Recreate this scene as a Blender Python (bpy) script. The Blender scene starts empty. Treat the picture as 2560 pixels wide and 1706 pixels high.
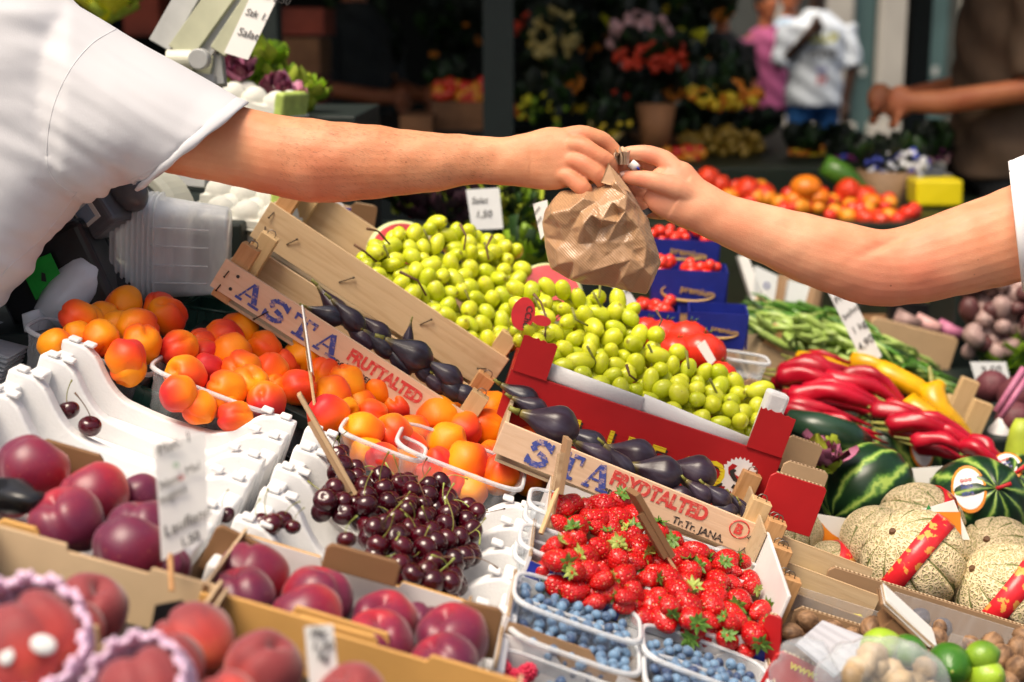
import bpy, bmesh, math, random
import numpy as np
from mathutils import Matrix, Vector, noise as mnoise
R = math.radians
rng = random.Random(7)
sc = bpy.context.scene
col = sc.collection
# ---------------------------------------------------------------- camera, sky, sun, exposure
PITCH, CAMZ, FPX = 12.0, 1.32, 3555.6
cam_d = bpy.data.cameras.new('camera'); cam = bpy.data.objects.new('camera', cam_d); col.objects.link(cam)
cam.location = (0, 0, CAMZ); cam.rotation_euler = (R(90 - PITCH), 0, 0)
cam_d.lens = 50; cam_d.sensor_width = 36; cam_d.clip_start = 0.05; cam_d.clip_end = 400
cam_d.dof.use_dof = True; cam_d.dof.focus_distance = 1.80; cam_d.dof.aperture_fstop = 3.3
sc.camera = cam
w = bpy.data.worlds.new("World"); sc.world = w; w.use_nodes = True
wn = w.node_tree; bg = wn.nodes['Background']
sky = wn.nodes.new('ShaderNodeTexSky'); sky.sky_type = 'NISHITA'; sky.sun_disc = False
SUN_EL, SUN_AZ = 64, 222       # azimuth clockwise from +Y
sky.sun_elevation = R(SUN_EL); sky.sun_rotation = R(SUN_AZ); sky.air_density = 0.9; sky.dust_density = 6.0; sky.ozone_density = 0.4
wn.links.new(sky.outputs[0], bg.inputs[0]); bg.inputs[1].default_value = 0.11
sl = bpy.data.lights.new('sun', 'SUN'); so = bpy.data.objects.new('sun', sl); col.objects.link(so)
sl.energy = 2.2; sl.angle = R(32); sl.color = (1.0, 0.94, 0.84)
so.rotation_euler = (R(90 - SUN_EL), 0, R(180 - SUN_AZ))
sc.view_settings.view_transform = 'Standard'; sc.view_settings.look = 'None'
sc.view_settings.exposure = 0.68; sc.view_settings.gamma = 1
sc.view_settings.use_white_balance = True; sc.view_settings.white_balance_temperature = 7100; sc.view_settings.white_balance_tint = 10
sc.render.engine = 'CYCLES'
sc.cycles.max_bounces = 10; sc.cycles.transparent_max_bounces = 24; sc.cycles.transmission_bounces = 8
sc.cycles.use_denoising = True

CO = Vector((0, 0, CAMZ)); FW = Vector((0, math.cos(R(PITCH)), -math.sin(R(PITCH))))
RT = Vector((1, 0, 0)); UP = Vector((0, math.sin(R(PITCH)), math.cos(R(PITCH))))
def P(px, py, d):
    return CO + FW * d + RT * ((px - 1280) / FPX * d) + UP * ((853 - py) / FPX * d)
def frame(px, py, d, a=20.0, p=0.0, yaw=-3.5):
    """a crate's own axes: x runs down the slope to the right, y away along the stall, z is its normal"""
    m = Matrix.Rotation(R(yaw), 4, 'Z') @ Matrix.Rotation(R(a), 4, 'Y') @ Matrix.Rotation(R(p), 4, 'X')
    return Matrix.Translation(P(px, py, d)) @ m
def hit(M, px, py, h=0.0):
    """where the line of sight through a picture point meets the plane z=h of a crate frame"""
    r = (P(px, py, 1) - CO); n = M.to_3x3() @ Vector((0, 0, 1)); o = M @ Vector((0, 0, h))
    return CO + r * ((o - CO).dot(n) / r.dot(n))
def T(x, y, z): return Matrix.Translation((x, y, z))
def RX(a): return Matrix.Rotation(R(a), 4, 'X')
def RY(a): return Matrix.Rotation(R(a), 4, 'Y')
def RZ(a): return Matrix.Rotation(R(a), 4, 'Z')
def SC(x, y, z): return Matrix.Diagonal((x, y, z, 1))
def rrot(r=rng):
    return Matrix.Rotation(r.uniform(0, 6.28), 4, 'Z') @ Matrix.Rotation(math.acos(r.uniform(-1, 1)), 4, 'X') @ Matrix.Rotation(r.uniform(0, 6.28), 4, 'Z')

# ---------------------------------------------------------------- objects
def tag(o, label=None, cat=None, group=None, kind=None):
    if label: o['label'] = label
    if cat: o['category'] = cat
    if group: o['group'] = group
    if kind: o['kind'] = kind
    return o
def empty(name, M=None, label=None, cat=None, group=None):
    o = bpy.data.objects.new(name, None); col.objects.link(o); o.empty_display_size = 0.03
    if M is not None: o.matrix_world = M
    return tag(o, label, cat, group)
def link(name, me, parent=None, M=None):
    o = bpy.data.objects.new(name, me); col.objects.link(o)
    if parent is not None: o.parent = parent
    if M is not None: o.matrix_local = M
    return o
def copy_tree(o, parent=None, M=None):
    c = o.copy(); col.objects.link(c)
    if parent is not None: c.parent = parent
    if M is not None:
        if parent is None: c.matrix_world = M
        else: c.matrix_local = M
    for ch in [k for k in o.children]:
        ml = ch.matrix_local.copy(); g = copy_tree(ch, c); g.matrix_local = ml
    return c
class MB:
    """collects shapes and links them as one mesh"""
    def __init__(s): s.v = []; s.f = []; s.mi = []; s.cur = 0
    def add(s, vs, fs, M=None):
        b = len(s.v)
        if M is not None: vs = [M @ Vector(q) for q in vs]
        s.v += [tuple(q) for q in vs]; s.f += [tuple(b + i for i in f) for f in fs]; s.mi += [s.cur] * len(fs)
        return s
    def box(s, x0, x1, y0, y1, z0, z1, M=None, j=0.0):
        vs = [(x, y, z) for x in (x0, x1) for y in (y0, y1) for z in (z0, z1)]
        if j: vs = [tuple(c + rng.uniform(-j, j) for c in q) for q in vs]
        return s.add(vs, [(0, 1, 3, 2), (4, 6, 7, 5), (0, 4, 5, 1), (2, 3, 7, 6), (0, 2, 6, 4), (1, 5, 7, 3)], M)
    def tube(s, pts, rad, n=10, M=None, cap=True, flat=None, up=None):
        """a round or oval limb through pts; rad = number, (w,h) or list of them"""
        pts = [Vector(p) for p in pts]; k = len(pts)
        if not isinstance(rad, list): rad = [rad] * k
        rad = [(r, r) if not isinstance(r, (tuple, list)) else tuple(r) for r in rad]
        t0 = (pts[1] - pts[0]).normalized()
        a = Vector(up) if up else (Vector((0, 0, 1)) if abs(t0.z) < .9 else Vector((1, 0, 0)))
        vs = []; fs = []
        for i, p in enumerate(pts):
            t = (pts[min(i + 1, k - 1)] - pts[max(i - 1, 0)]).normalized()
            a = (a - t * a.dot(t)).normalized(); b = t.cross(a)
            for q in range(n):
                an = 2 * math.pi * q / n
                vs.append(p + b * math.cos(an) * rad[i][0] + a * math.sin(an) * rad[i][1])
        for i in range(k - 1):
            for q in range(n):
                fs.append((i * n + q, i * n + (q + 1) % n, (i + 1) * n + (q + 1) % n, (i + 1) * n + q))
        if cap:
            fs.append(tuple(range(n - 1, -1, -1))); fs.append(tuple((k - 1) * n + q for q in range(n)))
        return s.add(vs, fs, M)
    def lathe(s, prof, n=24, M=None, sx=1, sy=1):
        vs = []; fs = []; k = len(prof)
        for (r, z) in prof:
            for q in range(n):
                an = 2 * math.pi * q / n; vs.append((r * math.cos(an) * sx, r * math.sin(an) * sy, z))
        for i in range(k - 1):
            for q in range(n):
                fs.append((i * n + q, i * n + (q + 1) % n, (i + 1) * n + (q + 1) % n, (i + 1) * n + q))
        return s.add(vs, fs, M)
    def prism(s, poly, z0, z1, M=None):
        n = len(poly)
        vs = [(x, y, z0) for x, y in poly] + [(x, y, z1) for x, y in poly]
        fs = [tuple(range(n - 1, -1, -1)), tuple(range(n, 2 * n))] + [(i, (i + 1) % n, n + (i + 1) % n, n + i) for i in range(n)]
        return s.add(vs, fs, M)
    def ball(s, r, M=None, n=16, m=10, fn=None):
        vs = []; fs = []
        for i in range(m + 1):
            th = math.pi * i / m
            for q in range(n):
                ph = 2 * math.pi * q / n
                d = Vector((math.sin(th) * math.cos(ph), math.sin(th) * math.sin(ph), math.cos(th)))
                vs.append(fn(d, th, ph) * r if fn else d * r)
        for i in range(m):
            for q in range(n):
                fs.append((i * n + q, (i + 1) * n + q, (i + 1) * n + (q + 1) % n, i * n + (q + 1) % n))
        return s.add(vs, fs, M)
    def mesh(s, name, mats, smooth=False, merge=1e-6):
        me = bpy.data.meshes.new(name); me.from_pydata(s.v, [], s.f)
        if not isinstance(mats, (list, tuple)): mats = [mats]
        for m in mats: me.materials.append(m)
        if len(mats) > 1: me.polygons.foreach_set('material_index', s.mi)
        bm = bmesh.new(); bm.from_mesh(me)
        if merge: bmesh.ops.remove_doubles(bm, verts=bm.verts, dist=merge)
        bmesh.ops.recalc_face_normals(bm, faces=bm.faces); bm.to_mesh(me); bm.free()
        if smooth: me.polygons.foreach_set('use_smooth', [True] * len(me.polygons))
        me.update(); return me
    def build(s, name, mats, parent=None, M=None, smooth=False, bevel=0, seg=2, sub=0, merge=1e-6):
        o = link(name, s.mesh(name, mats, smooth, merge), parent, M)
        if bevel:
            b = o.modifiers.new('b', 'BEVEL'); b.width = bevel; b.segments = seg; b.limit_method = 'ANGLE'; b.angle_limit = R(40)
        if sub:
            b = o.modifiers.new('s', 'SUBSURF'); b.levels = sub; b.render_levels = sub
        return o
def bake(o):
    """applies an object's modifiers to its mesh"""
    dg = bpy.context.evaluated_depsgraph_get(); dg.update()
    me = bpy.data.meshes.new_from_object(o.evaluated_get(dg)); old = o.data
    o.modifiers.clear(); o.data = me; return o
def remesh(o, vox, smooth=6, fac=.5):
    m = o.modifiers.new('r', 'REMESH'); m.mode = 'VOXEL'; m.voxel_size = vox; m.use_smooth_shade = True
    if smooth:
        q = o.modifiers.new('s', 'SMOOTH'); q.factor = fac; q.iterations = smooth
    mats = [x for x in o.data.materials]; bake(o)
    if not o.data.materials:
        for x in mats: o.data.materials.append(x)
    o.data.polygons.foreach_set('use_smooth', [True] * len(o.data.polygons)); return o
def warp(o, fn):
    me = o.data; n = len(me.vertices); a = np.empty(n * 3); me.vertices.foreach_get('co', a)
    b = np.empty(n * 3); me.vertices.foreach_get('normal', b)
    a = a.reshape(-1, 3); b = b.reshape(-1, 3)
    me.vertices.foreach_set('co', fn(a, b).ravel()); me.update()
_tx = {}
def text(s, size, M, mat, parent, bold=0.0, name='lettering', sx=1, shear=0, align='LEFT'):
    c = bpy.data.curves.new('t', 'FONT'); c.body = s; c.size = size; c.offset = bold; c.shear = shear; c.align_x = align
    c.resolution_u = 3; c.extrude = 0.0003
    t = bpy.data.objects.new('t', c); col.objects.link(t)
    dg = bpy.context.evaluated_depsgraph_get(); dg.update()
    me = bpy.data.meshes.new_from_object(t.evaluated_get(dg)); bpy.data.objects.remove(t); bpy.data.curves.remove(c)
    me.materials.clear(); me.materials.append(mat)
    return link(name, me, parent, M @ SC(sx, 1, 1))

# ---------------------------------------------------------------- materials
class NB:
    def __init__(s, name, k=1):
        s.k = k; s.m = bpy.data.materials.new(name); s.m.use_nodes = True; s.t = s.m.node_tree
        s.b = s.t.nodes['Principled BSDF']; s.o = s.t.nodes['Material Output']
    def n(s, ty, **kw):
        q = s.t.nodes.new(ty)
        for k, v in kw.items(): setattr(q, k, v)
        return q
    def set(s, sock, v):
        if hasattr(v, 'is_linked') or isinstance(v, bpy.types.NodeSocket): s.t.links.new(v, sock)
        else:
            if isinstance(v, (tuple, list)) and len(v) == 3 and sock.type == 'RGBA': v = (*v, 1)
            sock.default_value = v
    def co(s, k='Object', scale=None, rot=None):
        c = s.n('ShaderNodeTexCoord').outputs[k]
        if scale or rot:
            m = s.n('ShaderNodeMapping'); s.set(m.inputs[0], c)
            if scale: m.inputs['Scale'].default_value = scale
            if rot: m.inputs['Rotation'].default_value = rot
            c = m.outputs[0]
        return c
    def noise(s, scale, vec=None, detail=3, rough=.55, dist=0, out=0):
        q = s.n('ShaderNodeTexNoise'); s.set(q.inputs['Vector'], vec if vec else s.co())
        q.inputs['Scale'].default_value = scale * s.k; q.inputs['Detail'].default_value = detail
        q.inputs['Roughness'].default_value = rough; q.inputs['Distortion'].default_value = dist
        return q.outputs[out]
    def voro(s, scale, vec=None, feature='F1', out=0, rand=1):
        q = s.n('ShaderNodeTexVoronoi', feature=feature); s.set(q.inputs['Vector'], vec if vec else s.co())
        q.inputs['Scale'].default_value = scale * s.k; q.inputs['Randomness'].default_value = rand
        return q.outputs[out]
    def math(s, op, a, b=0.5, c=0.5, clamp=False):
        q = s.n('ShaderNodeMath', operation=op, use_clamp=clamp); s.set(q.inputs[0], a); s.set(q.inputs[1], b); s.set(q.inputs[2], c)
        return q.outputs[0]
    def ramp(s, fac, stops, interp='LINEAR'):
        q = s.n('ShaderNodeValToRGB'); s.set(q.inputs[0], fac); r = q.color_ramp; r.interpolation = interp
        while len(r.elements) < len(stops): r.elements.new(.5)
        for e, (p, c) in zip(r.elements, stops):
            e.position = p; e.color = (c, c, c, 1) if isinstance(c, (int, float)) else (*c, 1)
        return q.outputs[0]
    def mix(s, fac, a, b, mode='MIX'):
        q = s.n('ShaderNodeMix', data_type='RGBA', blend_type=mode)
        s.set(q.inputs[0], fac); s.set(q.inputs[6], a); s.set(q.inputs[7], b); return q.outputs[2]
    def sep(s, v, i):
        q = s.n('ShaderNodeSeparateXYZ'); s.set(q.inputs[0], v); return q.outputs[i]
    def rand(s): return s.n('ShaderNodeObjectInfo').outputs['Random']
    def bump(s, h, strength=.3, dist=.001):
        q = s.n('ShaderNodeBump'); q.inputs['Strength'].default_value = strength; q.inputs['Distance'].default_value = dist
        s.set(q.inputs['Height'], h); s.t.links.new(q.outputs[0], s.b.inputs['Normal']); return q.outputs[0]
    def P(s, **kw):
        mp = dict(color='Base Color', rough='Roughness', metal='Metallic', sss='Subsurface Weight', ssr='Subsurface Radius', sscale='Subsurface Scale',
                  coat='Coat Weight', croughness='Coat Roughness', trans='Transmission Weight', ior='IOR', alpha='Alpha', sheen='Sheen Weight',
                  spec='Specular IOR Level', shr='Sheen Roughness', emis='Emission Color', emst='Emission Strength')
        for k, v in kw.items(): s.set(s.b.inputs[mp[k]], v)
        return s.m
def plain(name, c, rough=.5, var=.12, scale=30, bump=.15, dist=.0006, k=1, **kw):
    b = NB(name, k); nz = b.noise(scale, detail=4)
    b.P(color=b.mix(b.ramp(nz, [(.35, 0), (.7, 1)]), tuple(x * (1 - var) for x in c), tuple(min(1, x * (1 + var)) for x in c)), rough=rough, **kw)
    if bump: b.bump(b.noise(scale * 6, detail=3), bump, dist)
    return b.m
MT = {}
def mk_materials():
    # wood: pale poplar crates, grain along local x / along z
    for nm, sc_, c1, c2, c3 in (('wood', (3, 40, 40), (.62, .45, .27), (.50, .33, .18), (.36, .21, .10)),
                                ('wood_post', (40, 40, 4), (.56, .31, .14), (.43, .21, .08), (.25, .11, .04)),
                                ('wood_post2', (40, 40, 4), (.62, .42, .22), (.5, .32, .15), (.33, .18, .08)),
                                ('wood_grey', (3, 40, 40), (.50, .38, .24), (.42, .30, .18), (.28, .18, .10)),
                                ('board_print', (3, 40, 40), (.72, .50, .34), (.64, .42, .27), (.48, .29, .17))):
        b = NB(nm); v = b.co(scale=sc_); n1 = b.noise(2.2, v, 6, .6, .6); n2 = b.noise(9, v, 3)
        c = b.ramp(n1, [(.3, c2), (.5, c1), (.62, c1), (.75, c3)])
        c = b.mix(b.math('MULTIPLY', n2, .35), c, c2)
        blot = b.ramp(b.noise(14, detail=5), [(.62, 0), (.8, 1)])
        c = b.mix(b.math('MULTIPLY', blot, .4), c, c3)
        b.P(color=c, rough=.62, spec=.3); b.bump(n1, .5, .0012); MT[nm] = b.m
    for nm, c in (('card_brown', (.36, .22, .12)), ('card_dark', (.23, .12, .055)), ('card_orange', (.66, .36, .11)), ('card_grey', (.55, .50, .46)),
                  ('card_white', (.80, .77, .76)), ('card_red', (.50, .016, .02)), ('card_blue', (.016, .035, .33)), ('card_tan', (.52, .35, .2)), ('card_light', (.70, .52, .32))):
        b = NB(nm); v = b.co(scale=(1, 1, 1)); n1 = b.noise(8, v, 5); n2 = b.noise(120, b.co(scale=(.15, 1, 1)), 2)
        d = tuple(x * .78 for x in c)
        cc = b.mix(b.ramp(n1, [(.35, 0), (.7, 1)]), d, c)
        scr = b.ramp(b.noise(45, b.co(scale=(.3, 1, 1)), 6, .75), [(.66, 0), (.74, 1)])
        cc = b.mix(b.math('MULTIPLY', scr, .35), cc, (.7, .6, .5))
        b.P(color=cc, rough=.6 if nm not in ('card_red', 'card_blue', 'card_white') else .42, spec=.35); b.bump(b.mix(.5, n2, n1), .25, .0008); MT[nm] = b.m
    b = NB('flute'); v = b.co(); wv = b.n('ShaderNodeTexWave'); wv.inputs['Scale'].default_value = 60; b.set(wv.inputs[0], v); wv.inputs['Distortion'].default_value = 2
    b.P(color=b.mix(wv.outputs[1], (.20, .11, .05), (.62, .45, .28)), rough=.9); MT['flute'] = b.m
    # expanded foam
    b = NB('foam'); n1 = b.noise(7, detail=5); vb = b.voro(330)
    dirt = b.ramp(b.noise(30, detail=6, rough=.7), [(.68, 0), (.78, 1)])
    b.P(color=b.mix(b.math('MULTIPLY', dirt, .22), b.mix(n1, (.70, .70, .70), (.78, .78, .78)), (.45, .38, .3)), rough=.7, spec=.3, sss=.25, ssr=(.01, .01, .01), sscale=1)
    b.bump(b.mix(.4, vb, n1), .4, .0009); MT['foam'] = b.m
    # clear plastic: thin film that mostly lets light through
    for nm, base, wgt, tint in (('plastic', .07, .45, (.93, .96, 1)), ('plastic_rim', .30, .65, (.95, .97, 1)), ('plastic_stack', .34, .7, (.97, 1, 1.03)), ('plexi', .16, .5, (.9, .88, .86))):
        b = NB(nm); tr = b.n('ShaderNodeBsdfTransparent'); tr.inputs[0].default_value = (*[min(1, t * 1.02) for t in tint], 1)
        fr = b.n('ShaderNodeLayerWeight'); fr.inputs[0].default_value = .35
        f = b.math('MULTIPLY_ADD', fr.outputs[1], wgt, base, clamp=True)
        f = b.math('ADD', f, b.math('MULTIPLY', b.ramp(b.noise(60, b.co(scale=(1, 1, .15))), [(.5, 0), (.75, 1)]), .12), clamp=True)
        b.P(color=tuple(t * .82 for t in tint), rough=.16, spec=.6); b.bump(b.noise(35, b.co(scale=(1, 1, .2)), 2), .3, .002)
        mx = b.n('ShaderNodeMixShader'); b.set(mx.inputs[0], f); b.t.links.new(tr.outputs[0], mx.inputs[1]); b.t.links.new(b.b.outputs[0], mx.inputs[2])
        b.t.links.new(mx.outputs[0], b.o.inputs[0]); MT[nm] = b.m
    MT['green_tray'] = plain('green_tray', (.015, .06, .045), .3, .3)
    MT['black_plastic'] = plain('black_plastic', (.012, .012, .014), .28, .3, 40, .1)
    MT['grey_plastic'] = plain('grey_plastic', (.10, .11, .13), .35)
    MT['screen'] = plain('screen', (.22, .30, .42), .15, .05)
    MT['green_sticker'] = plain('green_sticker', (.0, .42, .04), .4, .15)
    MT['nail'] = plain('nail', (.05, .035, .025), .5, metal=.7)
    MT['staple'] = plain('staple', (.25, .22, .19), .35, metal=.9)
    MT['steel'] = plain('steel', (.48, .49, .47), .38, .15, 20, metal=.25)
    MT['scale_green'] = plain('scale_green', (.42, .43, .30), .4, .12, 14)
    MT['scale_grey'] = plain('scale_grey', (.42, .43, .42), .4, .14, 12)
    MT['enamel'] = plain('enamel', (.62, .62, .50), .35, .08, 12)
    MT['paper'] = plain('paper', (.78, .77, .74), .7, .04, 12, .1)
    MT['paper_shade'] = plain('paper_shade', (.66, .68, .68), .6, .05, 12, .1)
    MT['ink_black'] = plain('ink_black', (.025, .022, .022), .6)
    MT['ink_green'] = plain('ink_green', (.02, .25, .06), .6); MT['ink_red'] = plain('ink_red', (.6, .02, .03), .6)
    for nm, c in (('stamp_blue', (.045, .07, .30)), ('stamp_red', (.62, .05, .045)), ('stamp_black', (.03, .025, .025))):
        b = NB(nm); n1 = b.noise(170, b.co(scale=(.6, 1, 1)), 6, .7); k = b.ramp(n1, [(.52, 0), (.62, 1)])
        b.P(color=b.mix(b.math('MULTIPLY', k, .65), c, (.66, .44, .3)), rough=.7); MT[nm] = b.m
    MT['yellow_print'] = plain('yellow_print', (.78, .62, .03), .4, .05); MT['white_print'] = plain('white_print', (.8, .78, .78), .4, .03)
    # fruits -----------------------------------------------------------------
    b = NB('apricot', 0.025); g = b.co('Generated'); x = b.sep(g, 0); y = b.sep(g, 1)
    n1 = b.noise(5.5, detail=2); r = b.rand(); oi = b.n('ShaderNodeObjectInfo')
    nn = b.noise(26, detail=3)
    f = b.math('ADD', x, b.math('MULTIPLY', nn, .45)); f = b.math('ADD', f, b.math('MULTIPLY', r, .5))
    c = b.ramp(b.math('MULTIPLY', f, .5), [(.33, (.93, .30, .006)), (.50, (.91, .19, .005)), (.64, (.84, .085, .009)), (.78, (.62, .022, .02)), (.95, (.42, .010, .03))])
    spots = b.ramp(b.noise(240, detail=2), [(.70, 0), (.76, 1)])
    c = b.mix(b.math('MULTIPLY', spots, .3), c, (.35, .06, .01))
    b.P(color=c, rough=.47, spec=.35, sss=.25, ssr=(.02, .008, .003), sscale=.6, sheen=.08, shr=.4); b.bump(b.noise(420, detail=4), .25, .0005); MT['apricot'] = b.m
    b = NB('nectarine', 0.035); g = b.co('Generated'); x = b.sep(g, 0); nn = b.noise(26, b.co(scale=(1, 1, .35)), detail=5, rough=.65, dist=.6); r = b.rand()
    f = b.math('ADD', b.math('MULTIPLY', x, .6), b.math('MULTIPLY', nn, .75)); f = b.math('ADD', f, b.math('MULTIPLY', b.math('SUBTRACT', r, .28), .34))
    c = b.ramp(b.math('MULTIPLY', f, .8), [(.18, (.85, .20, .02)), (.28, (.70, .035, .02)), (.42, (.42, .012, .022)), (.6, (.22, .01, .035)), (.8, (.12, .01, .04))])
    sp = b.ramp(b.noise(300, detail=2), [(.66, 0), (.72, 1)]); c = b.mix(b.math('MULTIPLY', sp, .3), c, (.7, .25, .12))
    lw = b.n('ShaderNodeLayerWeight'); lw.inputs[0].default_value = .3
    b.P(color=c, rough=.40, spec=.5, coat=.06, sheen=.3, shr=.4); b.bump(b.noise(200, detail=3), .12, .0005); MT['nectarine'] = b.m
    b = NB('peach', 0.038); g = b.co('Generated'); x = b.sep(g, 2); nn = b.noise(30, b.co(scale=(1, 1, .22)), detail=5, rough=.65, dist=.8); r = b.rand()
    f = b.math('ADD', b.math('MULTIPLY', x, .6), b.math('MULTIPLY', nn, .85)); f = b.math('ADD', f, b.math('MULTIPLY', r, .3))
    c = b.ramp(b.math('MULTIPLY', f, .75), [(.25, (.90, .42, .16)), (.40, (.76, .17, .08)), (.56, (.50, .055, .045)), (.76, (.24, .04, .045))])
    b.P(color=c, rough=.6, spec=.25, sheen=.35, shr=.45, sss=.1, ssr=(.02, .006, .003), sscale=.5); b.bump(b.noise(300, detail=3), .3, .0005); MT['peach'] = b.m
    b = NB('cherry', 0.0125); r = b.rand(); nn = b.noise(30, detail=3)
    c = b.mix(b.math('MULTIPLY', b.math('ADD', r, nn), .5), (.010, .001, .004), (.085, .002, .008))
    b.P(color=c, rough=.12, spec=.5, coat=.3, croughness=.05); b.bump(b.noise(60, detail=2), .15, .0008); MT['cherry'] = b.m
    b = NB('grape', 0.0128); nn = b.noise(45, detail=4); r = b.rand(); z = b.sep(b.co('Generated'), 2)
    c = b.mix(b.math('MULTIPLY', b.math('ADD', r, nn), .55), (.38, .47, .012), (.68, .68, .045))
    bl = b.ramp(b.noise(90, detail=5, rough=.7), [(.5, 0), (.75, 1)]); c = b.mix(b.math('MULTIPLY', bl, .22), c, (.72, .74, .38))
    tip = b.ramp(z, [(.0, 1), (.035, 0)]); c = b.mix(b.math('MULTIPLY', tip, .8), c, (.16, .10, .03)); c = b.mix(b.math('MULTIPLY', b.ramp(b.noise(170, detail=2), [(.70, 0), (.74, 1)]), .5), c, (.30, .20, .04))
    b.P(color=c, rough=.27, spec=.5, sss=.6, ssr=(.012, .012, .002), sscale=1.2); b.bump(b.noise(180, detail=2), .1, .0004); MT['grape'] = b.m
    b = NB('fig', 0.018); z = b.sep(b.co('Generated'), 2); nn = b.noise(22, b.co(scale=(2, 2, .5)), 5, .65); r = b.rand()
    bl = b.ramp(nn, [(.42, 0), (.72, 1)])
    c = b.mix(b.math('MULTIPLY', bl, .5), (.012, .007, .013), (.065, .075, .12))
    c = b.mix(b.math('MULTIPLY', r, .3), c, (.07, .015, .035))
    c = b.mix(b.ramp(z, [(.80, 0), (.97, .9)]), c, (.20, .16, .04))
    st = b.ramp(b.noise(8, b.co(scale=(9, 9, .6)), 3), [(.62, 0), (.7, 1)]); c = b.mix(b.math('MULTIPLY', st, .18), c, (.2, .16, .2))
    b.P(color=c, rough=.33, spec=.5, sheen=.04); b.bump(b.noise(26, b.co(scale=(3, 3, .35)), 4), .45, .0022); MT['fig'] = b.m
    b = NB('strawberry', 0.0175); v = b.co(scale=(1, 1, .72)); vd = b.voro(255, v, rand=.4); nn = b.noise(30, detail=2); r = b.rand()
    seed = b.ramp(vd, [(.13, 1), (.19, 0)]); c = b.mix(b.math('MULTIPLY', b.math('ADD', nn, r), .5), (.40, .004, .008), (.66, .012, .010))
    pit = b.ramp(vd, [(.0, 0), (.5, 1)])
    c = b.mix(b.ramp(vd, [(.2, .45), (.42, 0)]), c, (.36, .004, .01)); c = b.mix(b.math('MULTIPLY', seed, .85), c, (.72, .36, .07))
    b.P(color=c, rough=.22, spec=.55, sss=.12, ssr=(.01, .002, .001), sscale=.6); b.bump(pit, .75, .0018); MT['strawberry'] = b.m
    b = NB('blueberry', 0.0063); nn = b.noise(90, detail=4); r = b.rand()
    c = b.mix(b.ramp(b.math('MULTIPLY', b.math('ADD', nn, r), .5), [(.3, 0), (.65, 1)]), (.022, .05, .13), (.13, .24, .38))
    b.P(color=c, rough=.5, spec=.4, sheen=.3); b.bump(b.noise(300), .2, .0003); MT['blueberry'] = b.m
    MT['leaf'] = plain('leaf', (.10, .22, .03), .45, .45, 60, .3); MT['leaf_dry'] = plain('leaf_dry', (.33, .40, .08), .5, .35, 60, .3)
    MT['stem'] = plain('stem', (.22, .22, .04), .5, .4, 60); MT['stem_brown'] = plain('stem_brown', (.13, .06, .025), .6, .4, 60)
    # melon nets
    b = NB('cantaloupe', 0.072); v = b.co(); nz = b.n('ShaderNodeTexNoise'); nz.inputs['Scale'].default_value = 60 * b.k; b.set(nz.inputs[0], v)
    q = b.n('ShaderNodeMix', data_type='VECTOR'); q.inputs[0].default_value = .16; b.set(q.inputs[4], v); b.set(q.inputs[5], nz.outputs[1])
    ed = b.voro(215, q.outputs[1], 'DISTANCE_TO_EDGE'); net = b.ramp(ed, [(.08, 1), (.24, 0)])
    n1 = b.noise(20, detail=3)
    base = b.mix(n1, (.40, .35, .16), (.50, .45, .23)); c = b.mix(net, base, (.76, .61, .38))
    b.P(color=c, rough=.62); b.bump(net, .9, .0018); MT['cantaloupe'] = b.m
    MT['melon_groove'] = plain('melon_groove', (.17, .19, .06), .6, .4, 50)
    b = NB('watermelon', 0.07); v = b.co(); at = b.n('ShaderNodeTexCoord'); gx = b.sep(v, 0); gy = b.sep(v, 1)
    ang = b.math('ARCTAN2', gy, gx); wob = b.noise(16, v, 5, .7); wob2 = b.noise(5, v, 2)
    an = b.math('ADD', b.math('MULTIPLY', ang, 1.9), b.math('ADD', b.math('MULTIPLY', wob, 1.3), wob2)); s = b.math('ABSOLUTE', b.math('SINE', b.math('MULTIPLY', an, 2.6)))
    c = b.ramp(b.math('ADD', s, b.math('MULTIPLY', b.noise(60, v, 4), .35)), [(.28, (.34, .48, .10)), (.5, (.10, .23, .04)), (.8, (.012, .05, .014)), (.98, (.008, .032, .012))])
    b.P(color=c, rough=.33, spec=.45); b.bump(b.noise(40), .1, .001); MT['watermelon'] = b.m
    b = NB('walnut', 0.015); n1 = b.noise(60, b.co(scale=(1, 1, .45)), 4, .6, .8); b.P(color=b.ramp(n1, [(.38, (.10, .05, .025)), (.62, (.34, .19, .095))]), rough=.6); b.bump(n1, 1, .003); MT['walnut'] = b.m
    b = NB('lime', 0.022); n1 = b.noise(20, detail=2); b.P(color=b.mix(b.ramp(b.math('MULTIPLY', b.math('ADD', n1, b.rand()), .5), [(.35, 0), (.65, 1)]), (.035, .15, .012), (.30, .46, .03)), rough=.3, spec=.5); b.bump(b.voro(420), .35, .0008); MT['lime'] = b.m
    MT['yellow_apple'] = plain('yellow_apple', (.72, .66, .05), .3, .12, 20, .1); MT['mushroom'] = plain('mushroom', (.42, .29, .16), .55, .5, 25)
    MT['net_pink'] = plain('net_pink', (.86, .58, .80), .5, .06, 30, .1, sss=.3, ssr=(.01, .01, .01), sscale=1)
    MT['white_sticker'] = plain('white_sticker', (.82, .8, .8), .35, .02); MT['orange_sticker'] = plain('orange_sticker', (.8, .25, .02), .35, .1)
    b = NB('red_tape'); n1 = b.noise(70, detail=4); b.P(color=b.mix(b.ramp(n1, [(.56, 0), (.6, 1)]), (.70, .02, .03), (.80, .35, .08)), rough=.3); b.bump(b.noise(40), .5, .002); MT['red_tape'] = b.m
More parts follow.
